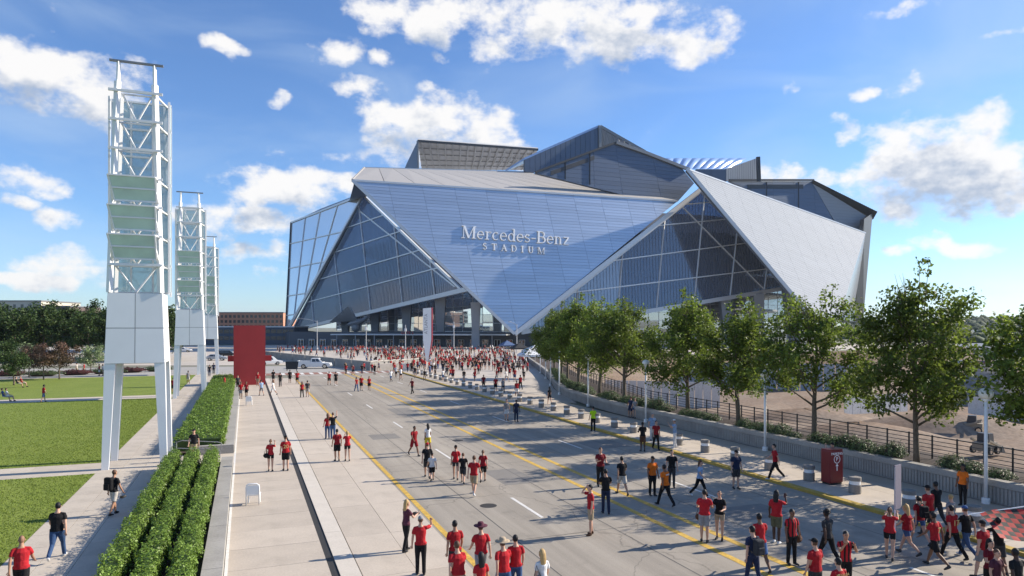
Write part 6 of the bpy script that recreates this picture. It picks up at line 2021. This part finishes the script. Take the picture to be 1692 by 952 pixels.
for px, py, shirt, lab in ((36, 640, 'red', 'person in red sitting on the grass'), (29, 641, 'charcoal', 'person in grey sitting on the grass'), (6, 664, 'blue', 'person in blue sitting on the lawn edge'), (13, 664, 'white', 'person in white sitting on the lawn edge')):
    person(feet(px, py, .036), -70, 'sit', shirt, 'stone', 'shorts', label=lab, h=1.72, hair='brown')

# crowd heading for the gates
rc = random.Random(77)
CREL = [(p, f, l) for p in ('walk', 'walk2', 'stand', 'stroll') for f, l in ((False, 'shorts'), (True, 'bare'), (False, 'pants'))]
SH = ['red'] * 9 + ['crimson'] * 4 + ['black'] * 7 + ['white'] * 4 + ['grey', 'charcoal', 'navy', 'blue', 'maroon']
LW = ['black'] * 6 + ['charcoal', 'denim', 'denim', 'khaki', 'stone', 'grey', 'navy']
WORD = {'crimson': 'dark red', 'charcoal': 'dark grey', 'stone': 'pale'}


def crowd_person(loc, where, grp, face=None):
    p, f, l = rc.choice(CREL); s, w = rc.choice(SH), rc.choice(LW)
    g = 'woman' if f else 'man'
    lower = {'shorts': 'shorts', 'bare': 'short shorts', 'pants': 'trousers'}[l]
    person(loc, rc.uniform(-40, 40) if face is None else face, p, s, w, l, label='%s in %s top and %s %s %s' % (g, WORD.get(s, s), WORD.get(w, w), lower, where), group=grp, hi=False, fem=f,
           sk=rc.choice(['light', 'light', 'tan', 'brown', 'dark']), hair=rc.choice(['black', 'black', 'brown', 'blond']), h=rc.uniform(1.6, 1.85))
placed = []
def spot(x0, x1, y0, y1, mind=1.1):
    for _ in range(30):
        px, py = rc.uniform(x0, x1), y0 + (y1 - y0) * rc.random()
        p = feet(px, py, .03)
        if all((p - q).length > mind for q in placed[-90:]):
            placed.append(p); return p
    return p
for (n, x0, x1, y0, y1, where, grp) in ((34, 640, 870, 616, 632, 'near the far bollards on the plaza', 'crowd by the far bollards'), (38, 600, 800, 602, 616, 'in the thick of the plaza crowd', 'crowd in the middle of the plaza'), (24, 800, 872, 597, 616, 'beside the white tents', 'crowd by the tents'),
                                        (46, 620, 860, 588, 602, 'queueing before the gates', 'crowd before the gates'), (30, 540, 850, 579, 588, 'close to the entrance doors', 'crowd at the doors'), (8, 570, 660, 610, 622, 'at the end of the crosswalk', 'crowd at the crosswalk')):
    for i in range(n): crowd_person(spot(x0, x1, y0, y1), where, grp)

# the rest of the crowd, too small and dense to count, as one mass near the gates
def crowd_mass(n):
    lod = []
    for pz, f, l in (('walk', False, 'shorts'), ('stand', True, 'bare'), ('stroll', False, 'pants')):
        me = body_mesh(pz, f, l, False)[0].copy()
        ob = bpy.data.objects.new('tmp', me); COL.objects.link(ob)
        d = ob.modifiers.new('d', 'DECIMATE'); d.ratio = .22
        dg = bpy.context.evaluated_depsgraph_get(); dg.update()
        m2 = bpy.data.meshes.new_from_object(ob.evaluated_get(dg))
        bpy.data.objects.remove(ob)
        lod.append(([v.co.copy() for v in m2.vertices], [tuple(p.vertices) for p in m2.polygons], [p.material_index for p in m2.polygons], l))
    slots = [skin('light'), skin('brown'), cloth('red'), cloth('crimson'), cloth('black'), cloth('white'), cloth('charcoal'), cloth('denim'), hairm('brown'), cloth('khaki')]
    mb = MB()
    for i in range(n):
        if i < n * .45: p = spot(560, 850, 578, 590, .5)
        elif i < n * .88: p = spot(630, 872, 590, 614, .5)
        else: p = spot(470, 640, 577, 583, .4)
        vs, fs, ms, l = rc.choice(lod)
        a = rc.uniform(0, 6.28); s = rc.uniform(.92, 1.06); ca, sa = math.cos(a) * s, math.sin(a) * s
        sk_, sh_, lw_ = rc.choice([0, 0, 1]), rc.choice([2, 2, 2, 3, 4, 4, 5, 6]), rc.choice([4, 4, 6, 7, 9])
        mp = {0: sk_, 1: sh_, 2: lw_, 3: lw_ if l == 'pants' else sk_, 4: 6, 5: rc.choice([8, 4]), 6: sk_}
        b0 = len(mb.v)
        mb.v.extend([(p.x + v.x * ca - v.y * sa, p.y + v.x * sa + v.y * ca, p.z + v.z * s) for v in vs])
        mb.f.extend([tuple(b0 + k for k in f) for f in fs]); mb.m.extend([mp[k] for k in ms])
    o = mb.build('crowd', slots, smooth=True, fix=False)
    tag(o, 'dense far crowd milling before the stadium gates', 'crowd', kind='stuff')
crowd_mass(480)

# ================================================================ VEHICLES AND STREET THINGS
def wheel_part(r, x, y, rad=.36, w=.24):
    mb = MB()
    n = 20
    vs, fs = [], []
    prof = [(rad * .62, -w / 2), (rad * .95, -w / 2), (rad, -w * .3), (rad, w * .3), (rad * .95, w / 2), (rad * .62, w / 2)]
    for pr, pz in prof:
        for j in range(n):
            a = 2 * math.pi * j / n; vs.append((x + pr * math.cos(a), y + pz, rad + pr * math.sin(a)))
    k = len(prof)
    for i in range(k):
        for j in range(n):
            a, b = i * n + j, i * n + (j + 1) % n; c_, d_ = ((i + 1) % k) * n + (j + 1) % n, ((i + 1) % k) * n + j
            fs.append((a, b, c_, d_))
    mb.add(vs, fs)
    wh = mb.build('wheel', M['rubber'], r, smooth=False)
    mb = MB(); mb.tube([(x, y - w * .42, rad), (x, y + w * .42, rad)], rad * .64, 16); mb.build('rim', M['chrome'], wh)


def car(kind, colour, loc, rz, label, group=None, name=None):
    """x forward; body from a side profile, cabin narrowed at the roof"""
    r = tag(empty(name or ('pickup_truck' if kind == 'pickup' else 'parked_car'), loc, rz), label, 'truck' if kind == 'pickup' else 'car', group)
    L_, w = (5.9, 1.0) if kind == 'pickup' else (4.7, .92)
    hb = 1.12 if kind == 'pickup' else .92
    f = L_ / 2
    prof = [(-f, .42), (-f, hb - .08), (-f + .08, hb), (f * .52, hb), (f - .12, hb - .14), (f, hb - .34), (f, .42), (f - .35, .32), (-f + .35, .32)]
    mb = MB(); mb.prism([(x, -w, z) for x, z in prof], (0, 2 * w, 0))
    o = mb.build('body', colour, r); b = o.modifiers.new('b', 'BEVEL'); b.width = .06; b.segments = 2
    if kind == 'pickup': cab = [(-.55, hb - .02, .0), (-.48, 1.86, .12), (.85, 1.86, .12), (1.65, hb - .02, .0)]
    elif kind == 'suv': cab = [(-f + .05, hb - .02, 0), (-f + .3, 1.68, .12), (.55, 1.66, .12), (1.35, hb - .02, 0)]
    else: cab = [(-f + .5, hb - .02, 0), (-1.1, 1.42, .14), (.35, 1.42, .14), (1.25, hb - .02, 0)]
    vs = []
    for sgn in (-1, 1):
        for x, z, ins in cab: vs.append((x, sgn * (w - .06 - ins), z))
    mb = MB(); mb.add(vs, [(3, 2, 1, 0), (4, 5, 6, 7), (0, 1, 5, 4), (1, 2, 6, 5), (2, 3, 7, 6), (3, 0, 4, 7)])
    o = mb.build('cabin', colour, r); b = o.modifiers.new('b', 'BEVEL'); b.width = .05; b.segments = 2
    A = [Vector(v) for v in vs]
    def pane(q, off, nm='window'):
        mb = MB(); mb.prism(q, off); mb.build(nm, M['window'], r)
    for sgn, k in ((-1, 0), (1, 4)):
        a, b, c_, d = A[k], A[k + 1], A[k + 2], A[k + 3]
        def Q(s, t): return a.lerp(d, s).lerp(b.lerp(c_, s), t)
        for s0, s1 in ((.12, .47), (.51, .86)):
            pane([Q(s0, .18), Q(s1 if s1 < .8 else .80, .18), Q(s1, .86), Q(s0, .86)], (0, sgn * .015, 0))
    for i, j, off in ((3, 7, (.015, 0, .01)), (0, 4, (-.015, 0, .01))):
        lo0, lo1 = A[i], A[j]; hi0, hi1 = (A[2], A[6]) if i == 3 else (A[1], A[5])
        pane([lo0.lerp(lo1, .06).lerp(hi0.lerp(hi1, .06), .12), lo0.lerp(lo1, .94).lerp(hi0.lerp(hi1, .94), .12), lo0.lerp(lo1, .92).lerp(hi0.lerp(hi1, .92), .88), lo0.lerp(lo1, .08).lerp(hi0.lerp(hi1, .08), .88)], off, 'windscreen')
    if kind == 'pickup':
        mb = MB(); mb.box(-f + .12, -.62, -w + .12, w - .12, hb - .01, hb + .02); mb.build('load_bed', M['rubber'], r)
        for sgn in (-1, 1):
            mb = MB(); mb.box(-f + .04, -.56, sgn * (w - .06) - .06, sgn * (w - .06) + .06, hb - .02, hb + .3); mb.build('bed_side', colour, r)
        mb = MB(); mb.box(-f + .02, -f + .12, -w + .1, w - .1, hb - .02, hb + .3); mb.build('tailgate', colour, r)
    for sgn in (-1, 1):
        mb = MB(); mb.box(f - .04, f + .02, sgn * (w - .3) - .18, sgn * (w - .3) + .18, hb - .38, hb - .2); mb.build('headlight', M['chrome'], r)
        mb = MB(); mb.box(-f - .02, -f + .04, sgn * (w - .2) - .1, sgn * (w - .2) + .1, hb - .35, hb - .1); mb.build('tail_light', paint('tail_red', (.35, .01, .01)), r)
    mb = MB(); mb.box(f - .05, f + .08, -w + .1, w - .1, .36, .58); mb.build('bumper', M['steel_grey'], r)
    for x in (-f + 1.15, f - 1.0):
        for y in (-w + .08, w - .08): wheel_part(r, x, y, .42 if kind == 'pickup' else .34)
    return r


WH, SI, BK, DR = paint('car_white', (.78, .78, .77), .25), paint('car_silver', (.42, .43, .45), .3, .5), paint('car_black', (.02, .02, .022), .25), paint('car_red', (.3, .02, .02), .25)
p = G(520, 609); car('pickup', WH, (p.x, p.y, .03), ROAD_ANG * .2, 'white crew cab pickup truck parked across the end of the avenue')
for px, py, kd, c_, rz, lab in ((446, 603, 'suv', WH, .5, 'white estate car half hidden by the red wall'), (376, 590, 'suv', BK, .3, 'dark car behind the lawn tower'), (303, 582, 'sedan', WH, .2, 'white car on the far street past the towers'),
                                (357, 596, 'sedan', SI, .25, 'silver car on the far street near the hedge end'), (411, 592, 'sedan', DR, .35, 'dark red car on the far street')):
    p = G(px, py); car(kd, c_, (p.x, p.y, .02), rz, lab, 'cars on the far street')

# folding screen on the corner
p = G(482, 613)
r = tag(empty('display_screen', (p.x, p.y, .02), .1), 'black slanted display board standing at the crosswalk corner', 'screen')
mb = MB(); mb.prism([(-.95, 0, .25), (.95, 0, .25), (1.1, .15, 1.6), (-1.1, .15, 1.6)], (0, .12, 0)); mb.build('panel', M['black'], r)
for x in (-.8, .8):
    mb = MB(); mb.bar((x, .1, 0), (x, .15, .4), .08, .3); mb.build('foot', M['black'], r)
p = G(672, 614)
r = tag(empty('barrier_board', (p.x, p.y, .03), ROAD_ANG), 'pale grey board barrier on the kerb at the end of the avenue', 'barrier')
mb = MB(); mb.box(-1.0, 1.0, -.06, .06, .1, 1.35); mb.build('board', paint('board', (.5, .5, .5), .6), r)
for x in (-.8, .8):
    mb = MB(); mb.box(x - .06, x + .06, -.4, .4, 0, .1); mb.build('foot', M['steel_grey'], r)

# feather banner and tall lamps on the plaza
p = P(706, 540, 150)
r = tag(empty('banner_totem', (p.x, p.y, .02)), 'tall white blade banner with a red edge tapering to the plaza', 'banner')
mb = MB(); mb.prism([(-.28, 0, 0), (.28, 0, 0), (1.05, 0, 4.6), (1.05, 0, 11.8), (-.95, 0, 11.6), (-.95, 0, 4.8)], (0, .35, 0)); mb.build('blade', M['white'], r)
mb = MB(); mb.prism([(.28, -.01, .3), (.36, -.01, .3), (1.16, -.01, 4.6), (1.16, -.01, 11.8), (.88, -.01, 11.8), (.88, -.01, 4.7)], (0, .37, 0)); mb.build('edge_stripe', paint('banner_edge', (.5, .06, .08)), r)
text_obj('lettering', 'ATLANTA', 1.0, .01, paint('banner_grey', (.3, .3, .32)), Matrix.Translation((-.25, -.02, 8.2)) @ Matrix.Rotation(R(90), 4, 'X') @ Matrix.Rotation(R(90), 4, 'Z'), r)


def mast_lamp(px, pyt, pyb, arm, lab):
    p = G(px, pyb); h = HCAM + (HY - pyt) / FPX * p.y
    r = tag(empty('mast_lamp', (p.x, p.y, .02)), lab, 'street lamp', 'tall lamps on the plaza')
    mb = MB(); mb.tube([(0, 0, 0), (0, 0, h)], [.14, .09], 10); mb.build('pole', paint('galvanised', (.5, .5, .5), .5, .4), r)
    if arm:
        mb = MB(); mb.tube([(0, 0, h - .3), (arm * .5, 0, h + .4), (arm, 0, h + .7)], [.07, .06, .05], 8); mb.build('arm', M['paint_galvanised'], r)
        mb = MB(); mb.ball((arm * 1.06, 0, h + .68), (.5, .18, .12), 8); mb.build('lamp_head', M['paint_galvanised'], r)
    else:
        mb = MB(); mb.box(-.25, .25, -.2, .2, h - 1.8, h - 1.0); mb.build('lamp_head', M['white'], r)
    return r
mast_lamp(524, 530, 581, -5.5, 'tall lamp with a long curved arm before the left glazing')
mast_lamp(605, 535, 584, 0, 'plain mast before the entrance canopy beside the bird sculpture')
mast_lamp(670, 537, 585, 0, 'mast with a white lamp box before the gate lettering')
mast_lamp(750, 532, 584, 0, 'mast with a white lamp box near the main wing tip')
mast_lamp(854, 536, 584, -2.0, 'short armed lamp at the foot of the main wing')

# ramp wall with its queue
a, b, c_ = G(430, 590), G(612, 613), G(692, 607)
r = tag(empty('ramp_wall', (0, 0, 0)), 'long low grey ramp wall below the queue', 'wall')
for p0, p1, h0, h1 in ((a, b, 1.5, 1.5), (b, c_, 1.5, 1.6)):
    d = (p1 - p0).normalized(); nn = Vector((-d.y, d.x, 0))
    n = 8
    for i in range(n):
        q0, q1 = p0.lerp(p1, i / n + .002), p0.lerp(p1, (i + 1) / n - .002)
        mb = MB(); mb.prism([(q0.x, q0.y, .0), (q1.x, q1.y, .0), (q1.x, q1.y, h1), (q0.x, q0.y, h0)], nn * .35); mb.build('wall_panel', M['concrete_wall'], r)
        mb = MB(); mb.bar(Vector((q0.x, q0.y, h0 + .06)) + nn * .17, Vector((q1.x, q1.y, h1 + .06)) + nn * .17, .5, .12); mb.build('coping', M['concrete_light'], r)
rampd = (b - a).normalized(); rampn = Vector((-rampd.y, rampd.x, 0))
mb = MB(); q = [a + rampn * .35, b + rampn * .35, b + rampn * 7, a + rampn * 9]
mb.prism([(v.x, v.y, 1.15) for v in q], (0, 0, -1.12)); o = mb.build('ramp', M['plaza']); o['kind'] = 'structure'
for i in range(26):
    t = rc.uniform(.03, .99); pp = a.lerp(b, t) + rampn * rc.uniform(.9, 5.5); crowd_person(Vector((pp.x, pp.y, 1.15)), 'in the queue behind the ramp wall', 'queue on the ramp', rc.uniform(-120, -60))

# tents and barriers at the plaza's right
def tent(loc, rz, w, h, m_, lab):
    r = tag(empty('tent', loc, rz), lab, 'tent', 'tents on the plaza')
    for x in (-w, w):
        for y in (-w, w):
            mb = MB(); mb.tube([(x, y, 0), (x, y, h)], .05, 6); mb.build('leg', M['white'], r)
    e = w + .15
    mb = MB(); mb.add([(-e, -e, h), (e, -e, h), (e, e, h), (-e, e, h), (0, 0, h + 1.3), (-e, -e, h - .35), (e, -e, h - .35), (e, e, h - .35), (-e, e, h - .35)],
                      [(0, 1, 4), (1, 2, 4), (2, 3, 4), (3, 0, 4), (0, 5, 6, 1), (1, 6, 7, 2), (2, 7, 8, 3), (3, 8, 5, 0)]); mb.build('canopy', m_, r, fix=False)
for px, py, w, m_, lab in ((858, 590, 1.8, M['fabric_black'], 'black peaked canopy tent at the back of the plaza'), (884, 597, 2.2, M['fabric_white'], 'white peaked canopy tent under the outermost maple'), (876, 606, 1.8, M['fabric_white'], 'white canopy tent nearest the bollards'), (838, 583, 1.8, paint('tent_blue', (.08, .13, .25), .6), 'blue canopy tent near the wing tip')):
    p = G(px, py); tent((p.x, p.y, .02), ROAD_ANG, w, 2.3, m_, lab)
bar0 = None
def barrier():
    r = empty('crowd_barrier')
    mb = MB(); mb.tube([(-1.1, 0, .05), (-1.1, 0, 1.05), (1.1, 0, 1.05), (1.1, 0, .05)], .025, 6); mb.tube([(-1.1, 0, .2), (1.1, 0, .2)], .02, 6); mb.build('frame', M['chrome'], r)
    for i in range(11):
        mb = MB(); mb.tube([(-1.0 + .2 * i, 0, .2), (-1.0 + .2 * i, 0, 1.05)], .01, 5); mb.build('bar', M['chrome'], r)
    for x in (-.9, .9):
        mb = MB(); mb.box(x - .03, x + .03, -.3, .3, 0, .06); mb.build('foot', M['steel_grey'], r)
    return r
bar0 = barrier(); cnt = 0
for y0, x0, x1 in ((601, 770, 860), (596, 700, 850), (607, 800, 868)):
    p0, p1 = G(x0, y0), G(x1, y0); n = int((p1 - p0).length / 2.3)
    for i in range(n):
        o = bar0 if cnt == 0 else copy_tree(bar0); cnt += 1
        q = p0.lerp(p1, (i + .5) / n); o.location = (q.x, q.y, .024); o.rotation_euler = (0, 0, 0)
        tag(o, 'bright steel crowd barrier in the rows across the plaza', 'barrier', 'crowd barriers on the plaza')

# ================================================================ FAR BUILDINGS
def building(name, x0, x1, yt, Y, depth, wallm, rows, cols, label, base=0.0, yfrac=.6, roofm=None, win=None):
    a, b = P(x0, yt, Y), P(x1, yt, Y)
    h = a.z; w = b.x - a.x
    r = tag(empty(name, (a.x, Y, base)), label, 'building')
    mb = MB(); mb.box(0, w, 0, depth, 0, h); mb.build('wall', wallm, r)
    mb = MB(); mb.box(-.3, w + .3, -.3, depth + .3, h, h + .5); mb.build('roof', roofm or M['steel_grey'], r)
    for i in range(cols):
        for j in range(rows):
            x = w * (i + .5) / cols; z = h * (.18 + .78 * (j + .5) / rows); ww = w / cols * yfrac / 2; hh = h * .78 / rows * .28
            mb = MB(); mb.box(x - ww, x + ww, -.06, .05, z - hh, z + hh); mb.build('window', win or M['window'], r)
    return r
building('apartment_building', -20, 68, 498, 330, 30, M['cream'], 5, 7, 'cream rendered block above the dark trees', yfrac=.35)
building('apartment_building', 66, 116, 507, 320, 24, mat('dark_brick', (.12, .09, .085), .8), 5, 6, 'dark brick block beside the cream one')
building('brick_building', 356, 468, 517, 430, 26, M['brick'], 4, 16, 'long low brick building beyond the far street')
building('parking_deck', 272, 486, 541, 290, 20, mat('deck_blue', (.075, .10, .14), .7), 2, 22, 'low dark blue parking deck behind the red wall', yfrac=.85, roofm=M['fascia'])
building('warehouse', 1420, 1480, 566, 330, 30, M['cream'], 1, 5, 'pale low shed right of the stadium', base=-5.6) if False else None
for x0, x1, yt, Y, m_, lab in ((1555, 1700, 577, 300, M['cream'], 'long pale shed at the back of the building site'), (1432, 1475, 568, 320, paint('shed_blue', (.25, .33, .42), .6), 'pale blue shed beside the stadium end fin'),
                             (1585, 1640, 551, 520, M['brick'], 'low brick hall on the wooded slope'), (1655, 1720, 556, 500, M['brick'], 'brick hall further along the wooded slope')):
    a, b = P(x0, yt, Y), P(x1, yt, Y)
    h = a.z + 5.8; r = tag(empty('low_building', (a.x, Y, -5.6)), lab, 'building'); w = b.x - a.x
    mb = MB(); mb.box(0, w, 0, 18, -1, h); mb.build('wall', m_, r)
    mb = MB(); mb.prism([(-.5, -.6, h), (-.5, 18.6, h), (-.5, 9, h + 2.2)], (w + 1, 0, 0)); mb.build('roof', M['steel_grey'], r)
    for i in range(7):
        mb = MB(); mb.box(w * (i + .25) / 7, w * (i + .75) / 7, -.08, .05, h * .5, h * .8); mb.build('window', M['window'], r)

# ================================================================ BUILDING SITE
rg = random.Random(12)
def mound(px, Y, rx, ry, h, m_, lab, z=-5.6):
    p = P(px, 540, Y); r = []
    mb = MB(); n, k = 18, 6; vs = []
    for i in range(k + 1):
        t = i / k
        for j in range(n):
            a = 2 * math.pi * j / n; q = (1 - t) * (1 + rg.uniform(-.12, .12))
            vs.append((rx * q * math.cos(a), ry * q * math.sin(a), h * (1 - (1 - t) ** 1.6) * (1 + rg.uniform(-.08, .08)) - .4))
    fs = [(i * n + j, i * n + (j + 1) % n, (i + 1) * n + (j + 1) % n, (i + 1) * n + j) for i in range(k) for j in range(n)]
    mb.add(vs, fs); o = mb.build('earth_mound', m_, smooth=True); o.location = (p.x, Y, z); tag(o, lab, 'mound')
mound(1560, 88, 14, 7, 2.6, M['dirt'], 'broad brown earth mound in front of the pale shed')
mound(1640, 120, 12, 8, 7.0, mat('gravel', (.2, .19, .175), .95, fine=.3, fscale=2), 'steep grey gravel heap on the building site')
mound(1420, 80, 12, 6, 2.4, M['dirt'], 'low reddish mound behind the open maple')
mound(1330, 95, 12, 6, 2.2, M['dirt'], 'low mound behind the lamp and maples')
def hoarding(p0, p1, h, n, lab, m_=None, z=-5.6):
    r = tag(empty('hoarding', (0, 0, 0)), lab, 'hoarding')
    for i in range(n):
        q0, q1 = p0.lerp(p1, i / n + .003), p0.lerp(p1, (i + 1) / n - .003)
        mb = MB(); mb.prism([(q0.x, q0.y, z - .5), (q1.x, q1.y, z - .5), (q1.x, q1.y, z + h), (q0.x, q0.y, z + h)], (0, .12, 0)); mb.build('board', m_ or M['white_line'], r)
hoarding(P(1600, 540, 98), P(1720, 540, 92), 3.2, 9, 'white hoarding boards below the gravel heap')
hoarding(P(1395, 540, 100), P(1500, 540, 105), 3.0, 8, 'white hoarding boards behind the open maple')
hoarding(P(1000, 540, 118), P(1190, 540, 112), 4.0, 14, 'long pale hoarding seen between the maple trunks')
hoarding(P(1120, 540, 150), P(1420, 540, 140), 5.5, 16, 'grey hoarding along the foot of the stadium', paint('hoarding_grey', (.33, .36, .40), .7))
for i, (px, Y) in enumerate(((1572, 230), (1590, 232), (1608, 228), (1626, 231), (1645, 229), (1664, 233), (1540, 228))):
    p = P(px, 540, Y); car(('sedan', 'suv')[i % 2], (WH, SI, BK, DR)[i % 4], (p.x, p.y, -5.5), rg.uniform(-.2, .2), ('white', 'silver', 'black', 'dark red')[i % 4] + (' saloon' if i % 2 == 0 else ' tall') + ' car parked beyond the building site', 'cars parked beyond the building site')


def digger(loc, rz, lab):
    r = tag(empty('skid_loader', loc, rz), lab, 'loader')
    y_ = paint('plant_grey', (.28, .24, .18), .6)
    mb = MB(); mb.box(-1.1, .9, -.7, .7, .35, 1.2); mb.build('body', y_, r)
    mb = MB(); mb.prism([(-.5, -.55, 1.2), (.55, -.55, 1.2), (.4, -.55, 2.1), (-.45, -.55, 2.1)], (0, 1.1, 0)); mb.build('cab', M['dark_steel'], r)
    for s in (-1, 1):
        mb = MB(); mb.bar((-1.0, s * .85, 1.5), (1.3, s * .85, .7), .16, .2); mb.build('lift_arm', y_, r)
        for x in (-.7, .6): wheel_part(r, x, s * .82, .4, .28)
    mb = MB(); mb.prism([(1.3, -.9, .1), (2.0, -.9, .1), (1.5, -.9, .8), (1.3, -.9, .8)], (0, 1.8, 0)); mb.build('bucket', M['dark_steel'], r)
p = P(1628, 540, 70); digger((p.x, 70, -5.4), .5, 'small skid loader on the dirt of the building site')
p = P(1606, 540, 84); digger((p.x, 84, -5.4), 2.5, 'skid loader near the earth mound')

# ================================================================ THINGS CARRIED
def backpack(person_loc, face, h, m_, lab, s=1.0):
    r = tag(empty('backpack', person_loc, ROAD_ANG + R(face)), lab, 'backpack')
    mb = MB(); mb.box(-.16 * s, .16 * s, -.34, -.15, h * .575, h * .575 + .46 * s)
    o = mb.build('bag', m_, r); b = o.modifiers.new('b', 'BEVEL'); b.width = .07; b.segments = 3
    mb = MB(); mb.box(-.11 * s, .11 * s, -.39, -.33, h * .59, h * .59 + .22 * s); o = mb.build('pocket', m_, r); b = o.modifiers.new('b', 'BEVEL'); b.width = .025; b.segments = 2
    for x in (-.1, .1):
        mb = MB(); mb.tube([(x, -.16, h * .8), (x, -.02, h * .835), (x, .1, h * .79), (x * 1.3, .11, h * .68), (x * 1.4, -.13, h * .6)], .018, 6); mb.build('strap', m_, r)
backpack(NEAR[2][0], -38, 1.8, cloth('black'), 'large black backpack on the man on the lawn path', 1.15)
backpack(NEAR[42][0], 0, 1.78, cloth('charcoal'), 'grey backpack on the man in navy')
backpack(NEAR[49][0], -16, 1.7, cloth('black'), 'small black backpack on the woman in blue shorts', .9)


def at_person(i, x, y, z):
    loc, face = NEAR[i][0], NEAR[i][1]; a = ROAD_ANG + R(face)
    return Vector((loc.x + x * math.cos(a) - y * math.sin(a), loc.y + x * math.sin(a) + y * math.cos(a), loc.z + z)), a


def gadget(i, x, y, z, kind, lab):
    p, a = at_person(i, x, y, z)
    r = tag(empty(kind, p, a), lab, kind.replace('_', ' '))
    if kind == 'camera':
        mb = MB(); mb.box(-.07, .07, -.04, .04, -.05, .05); mb.build('body', M['black'], r)
        mb = MB(); mb.tube([(0, .04, 0), (0, .16, 0)], [.035, .045], 10); mb.build('lens', M['black'], r)
    elif kind == 'phone':
        mb = MB(); mb.box(-.038, .038, -.005, .005, -.075, .075); mb.build('case', M['black'], r); mb = MB(); mb.box(-.034, .034, -.0065, -.005, -.068, .068); mb.build('screen', M['window'], r)
    else:
        mb = MB(); mb.ball((0, 0, 0), (.15, .08, .13), 10); mb.build('pouch', cloth('brown') if 'brown' in lab else cloth('black'), r, smooth=True)
        mb = MB(); mb.tube([(-.1, 0, .1), (-.02, 0, .4), (.1, 0, .1)], .012, 6); mb.build('strap', M['black'], r)
gadget(10, 0, .36, 1.2, 'camera', 'black camera held by the woman in the patterned top')
gadget(28, 0.02, .34, 1.12, 'camera', 'black film camera carried by the man in dark jeans')
gadget(2, .3, .12, .72, 'camera', 'camera rig hanging from the hand of the backpack man')
gadget(39, .16, .42, 1.62, 'phone', 'phone held up by the man with dreadlocks')
gadget(9, 0.0, .34, 1.52, 'phone', 'phone held by the woman photographing by the yellow line')
gadget(40, -.3, -.05, .78, 'hand_bag', 'brown bag at the side of the jersey man facing down the avenue')
gadget(18, -.2, -.1, .95, 'hand_bag', 'black shoulder bag on the woman in the white top')
gadget(4, -.2, -.1, .85, 'hand_bag', 'black bag at the hip of the woman in the red jersey')
gadget(37, -.18, .2, .82, 'hand_bag', 'brown pouch hanging before the grey shorts')
# sign held aloft
p, a = at_person(47, .12, .42, 0)
r = tag(empty('placard', p, R(38)), 'tall narrow grey placard on a white pole held above the walkers', 'placard')
mb = MB(); mb.tube([(0, 0, .75), (0, 0, 2.95)], .022, 8); mb.build('pole', M['white'], r)
mb = MB(); mb.box(-.02, .42, -.02, .02, 1.55, 3.0); mb.build('board', paint('placard_grey', (.17, .155, .20), .7), r)
# chequered flag
p, a = at_person(57, .2, .35, 0)
r = tag(empty('chequered_flag', p, 0.0), 'red and black chequered flag on a white pole above the walkers', 'flag')
mb = MB(); mb.tube([(-.9, 0, 1.72), (1.7, .0, 2.1)], .02, 8); mb.build('pole', M['white'], r)
NX, NY = 12, 7
for i in range(NX):
    for j in range(NY):
        def F(s, t): return Vector((-.55 + 2.3 * s + .1 * t, -.04 - .8 * t + .06 * math.sin(6 * s + 2 * t), 1.77 + .3 * s - .95 * t * (.55 + .45 * s) + .05 * math.sin(7 * s + 3 * t)))
        mb = MB(); mb.add([F(i / NX, j / NY), F((i + 1) / NX, j / NY), F((i + 1) / NX, (j + 1) / NY), F(i / NX, (j + 1) / NY)], [(0, 1, 2, 3)])
        mb.build('cloth_square', paint('flag_red', (.55, .03, .02), .7) if (i + j) % 2 == 0 else paint('flag_black', (.02, .018, .015), .7), r, fix=False)

# ================================================================ AIR
mb = MB(); mb.box(-6500, 6500, -6500, 6500, -8.5, 112)
hz = mb.build('haze', [])
hm = bpy.data.materials.new('haze_air'); hm.use_nodes = True
N_ = hm.node_tree.nodes; N_.remove(N_['Principled BSDF'])
pv = N_.new('ShaderNodeVolumePrincipled'); pv.inputs['Density'].default_value = .00006; pv.inputs['Color'].default_value = (.72, .82, .95, 1)
pv.inputs['Anisotropy'].default_value = .2
hm.node_tree.links.new(pv.outputs[0], N_['Material Output'].inputs['Volume'])
hz.data.materials.append(hm)
tag(hz, 'thin pale summer haze over the whole place', 'haze', kind='stuff')
scene.cycles.volume_bounces = 0
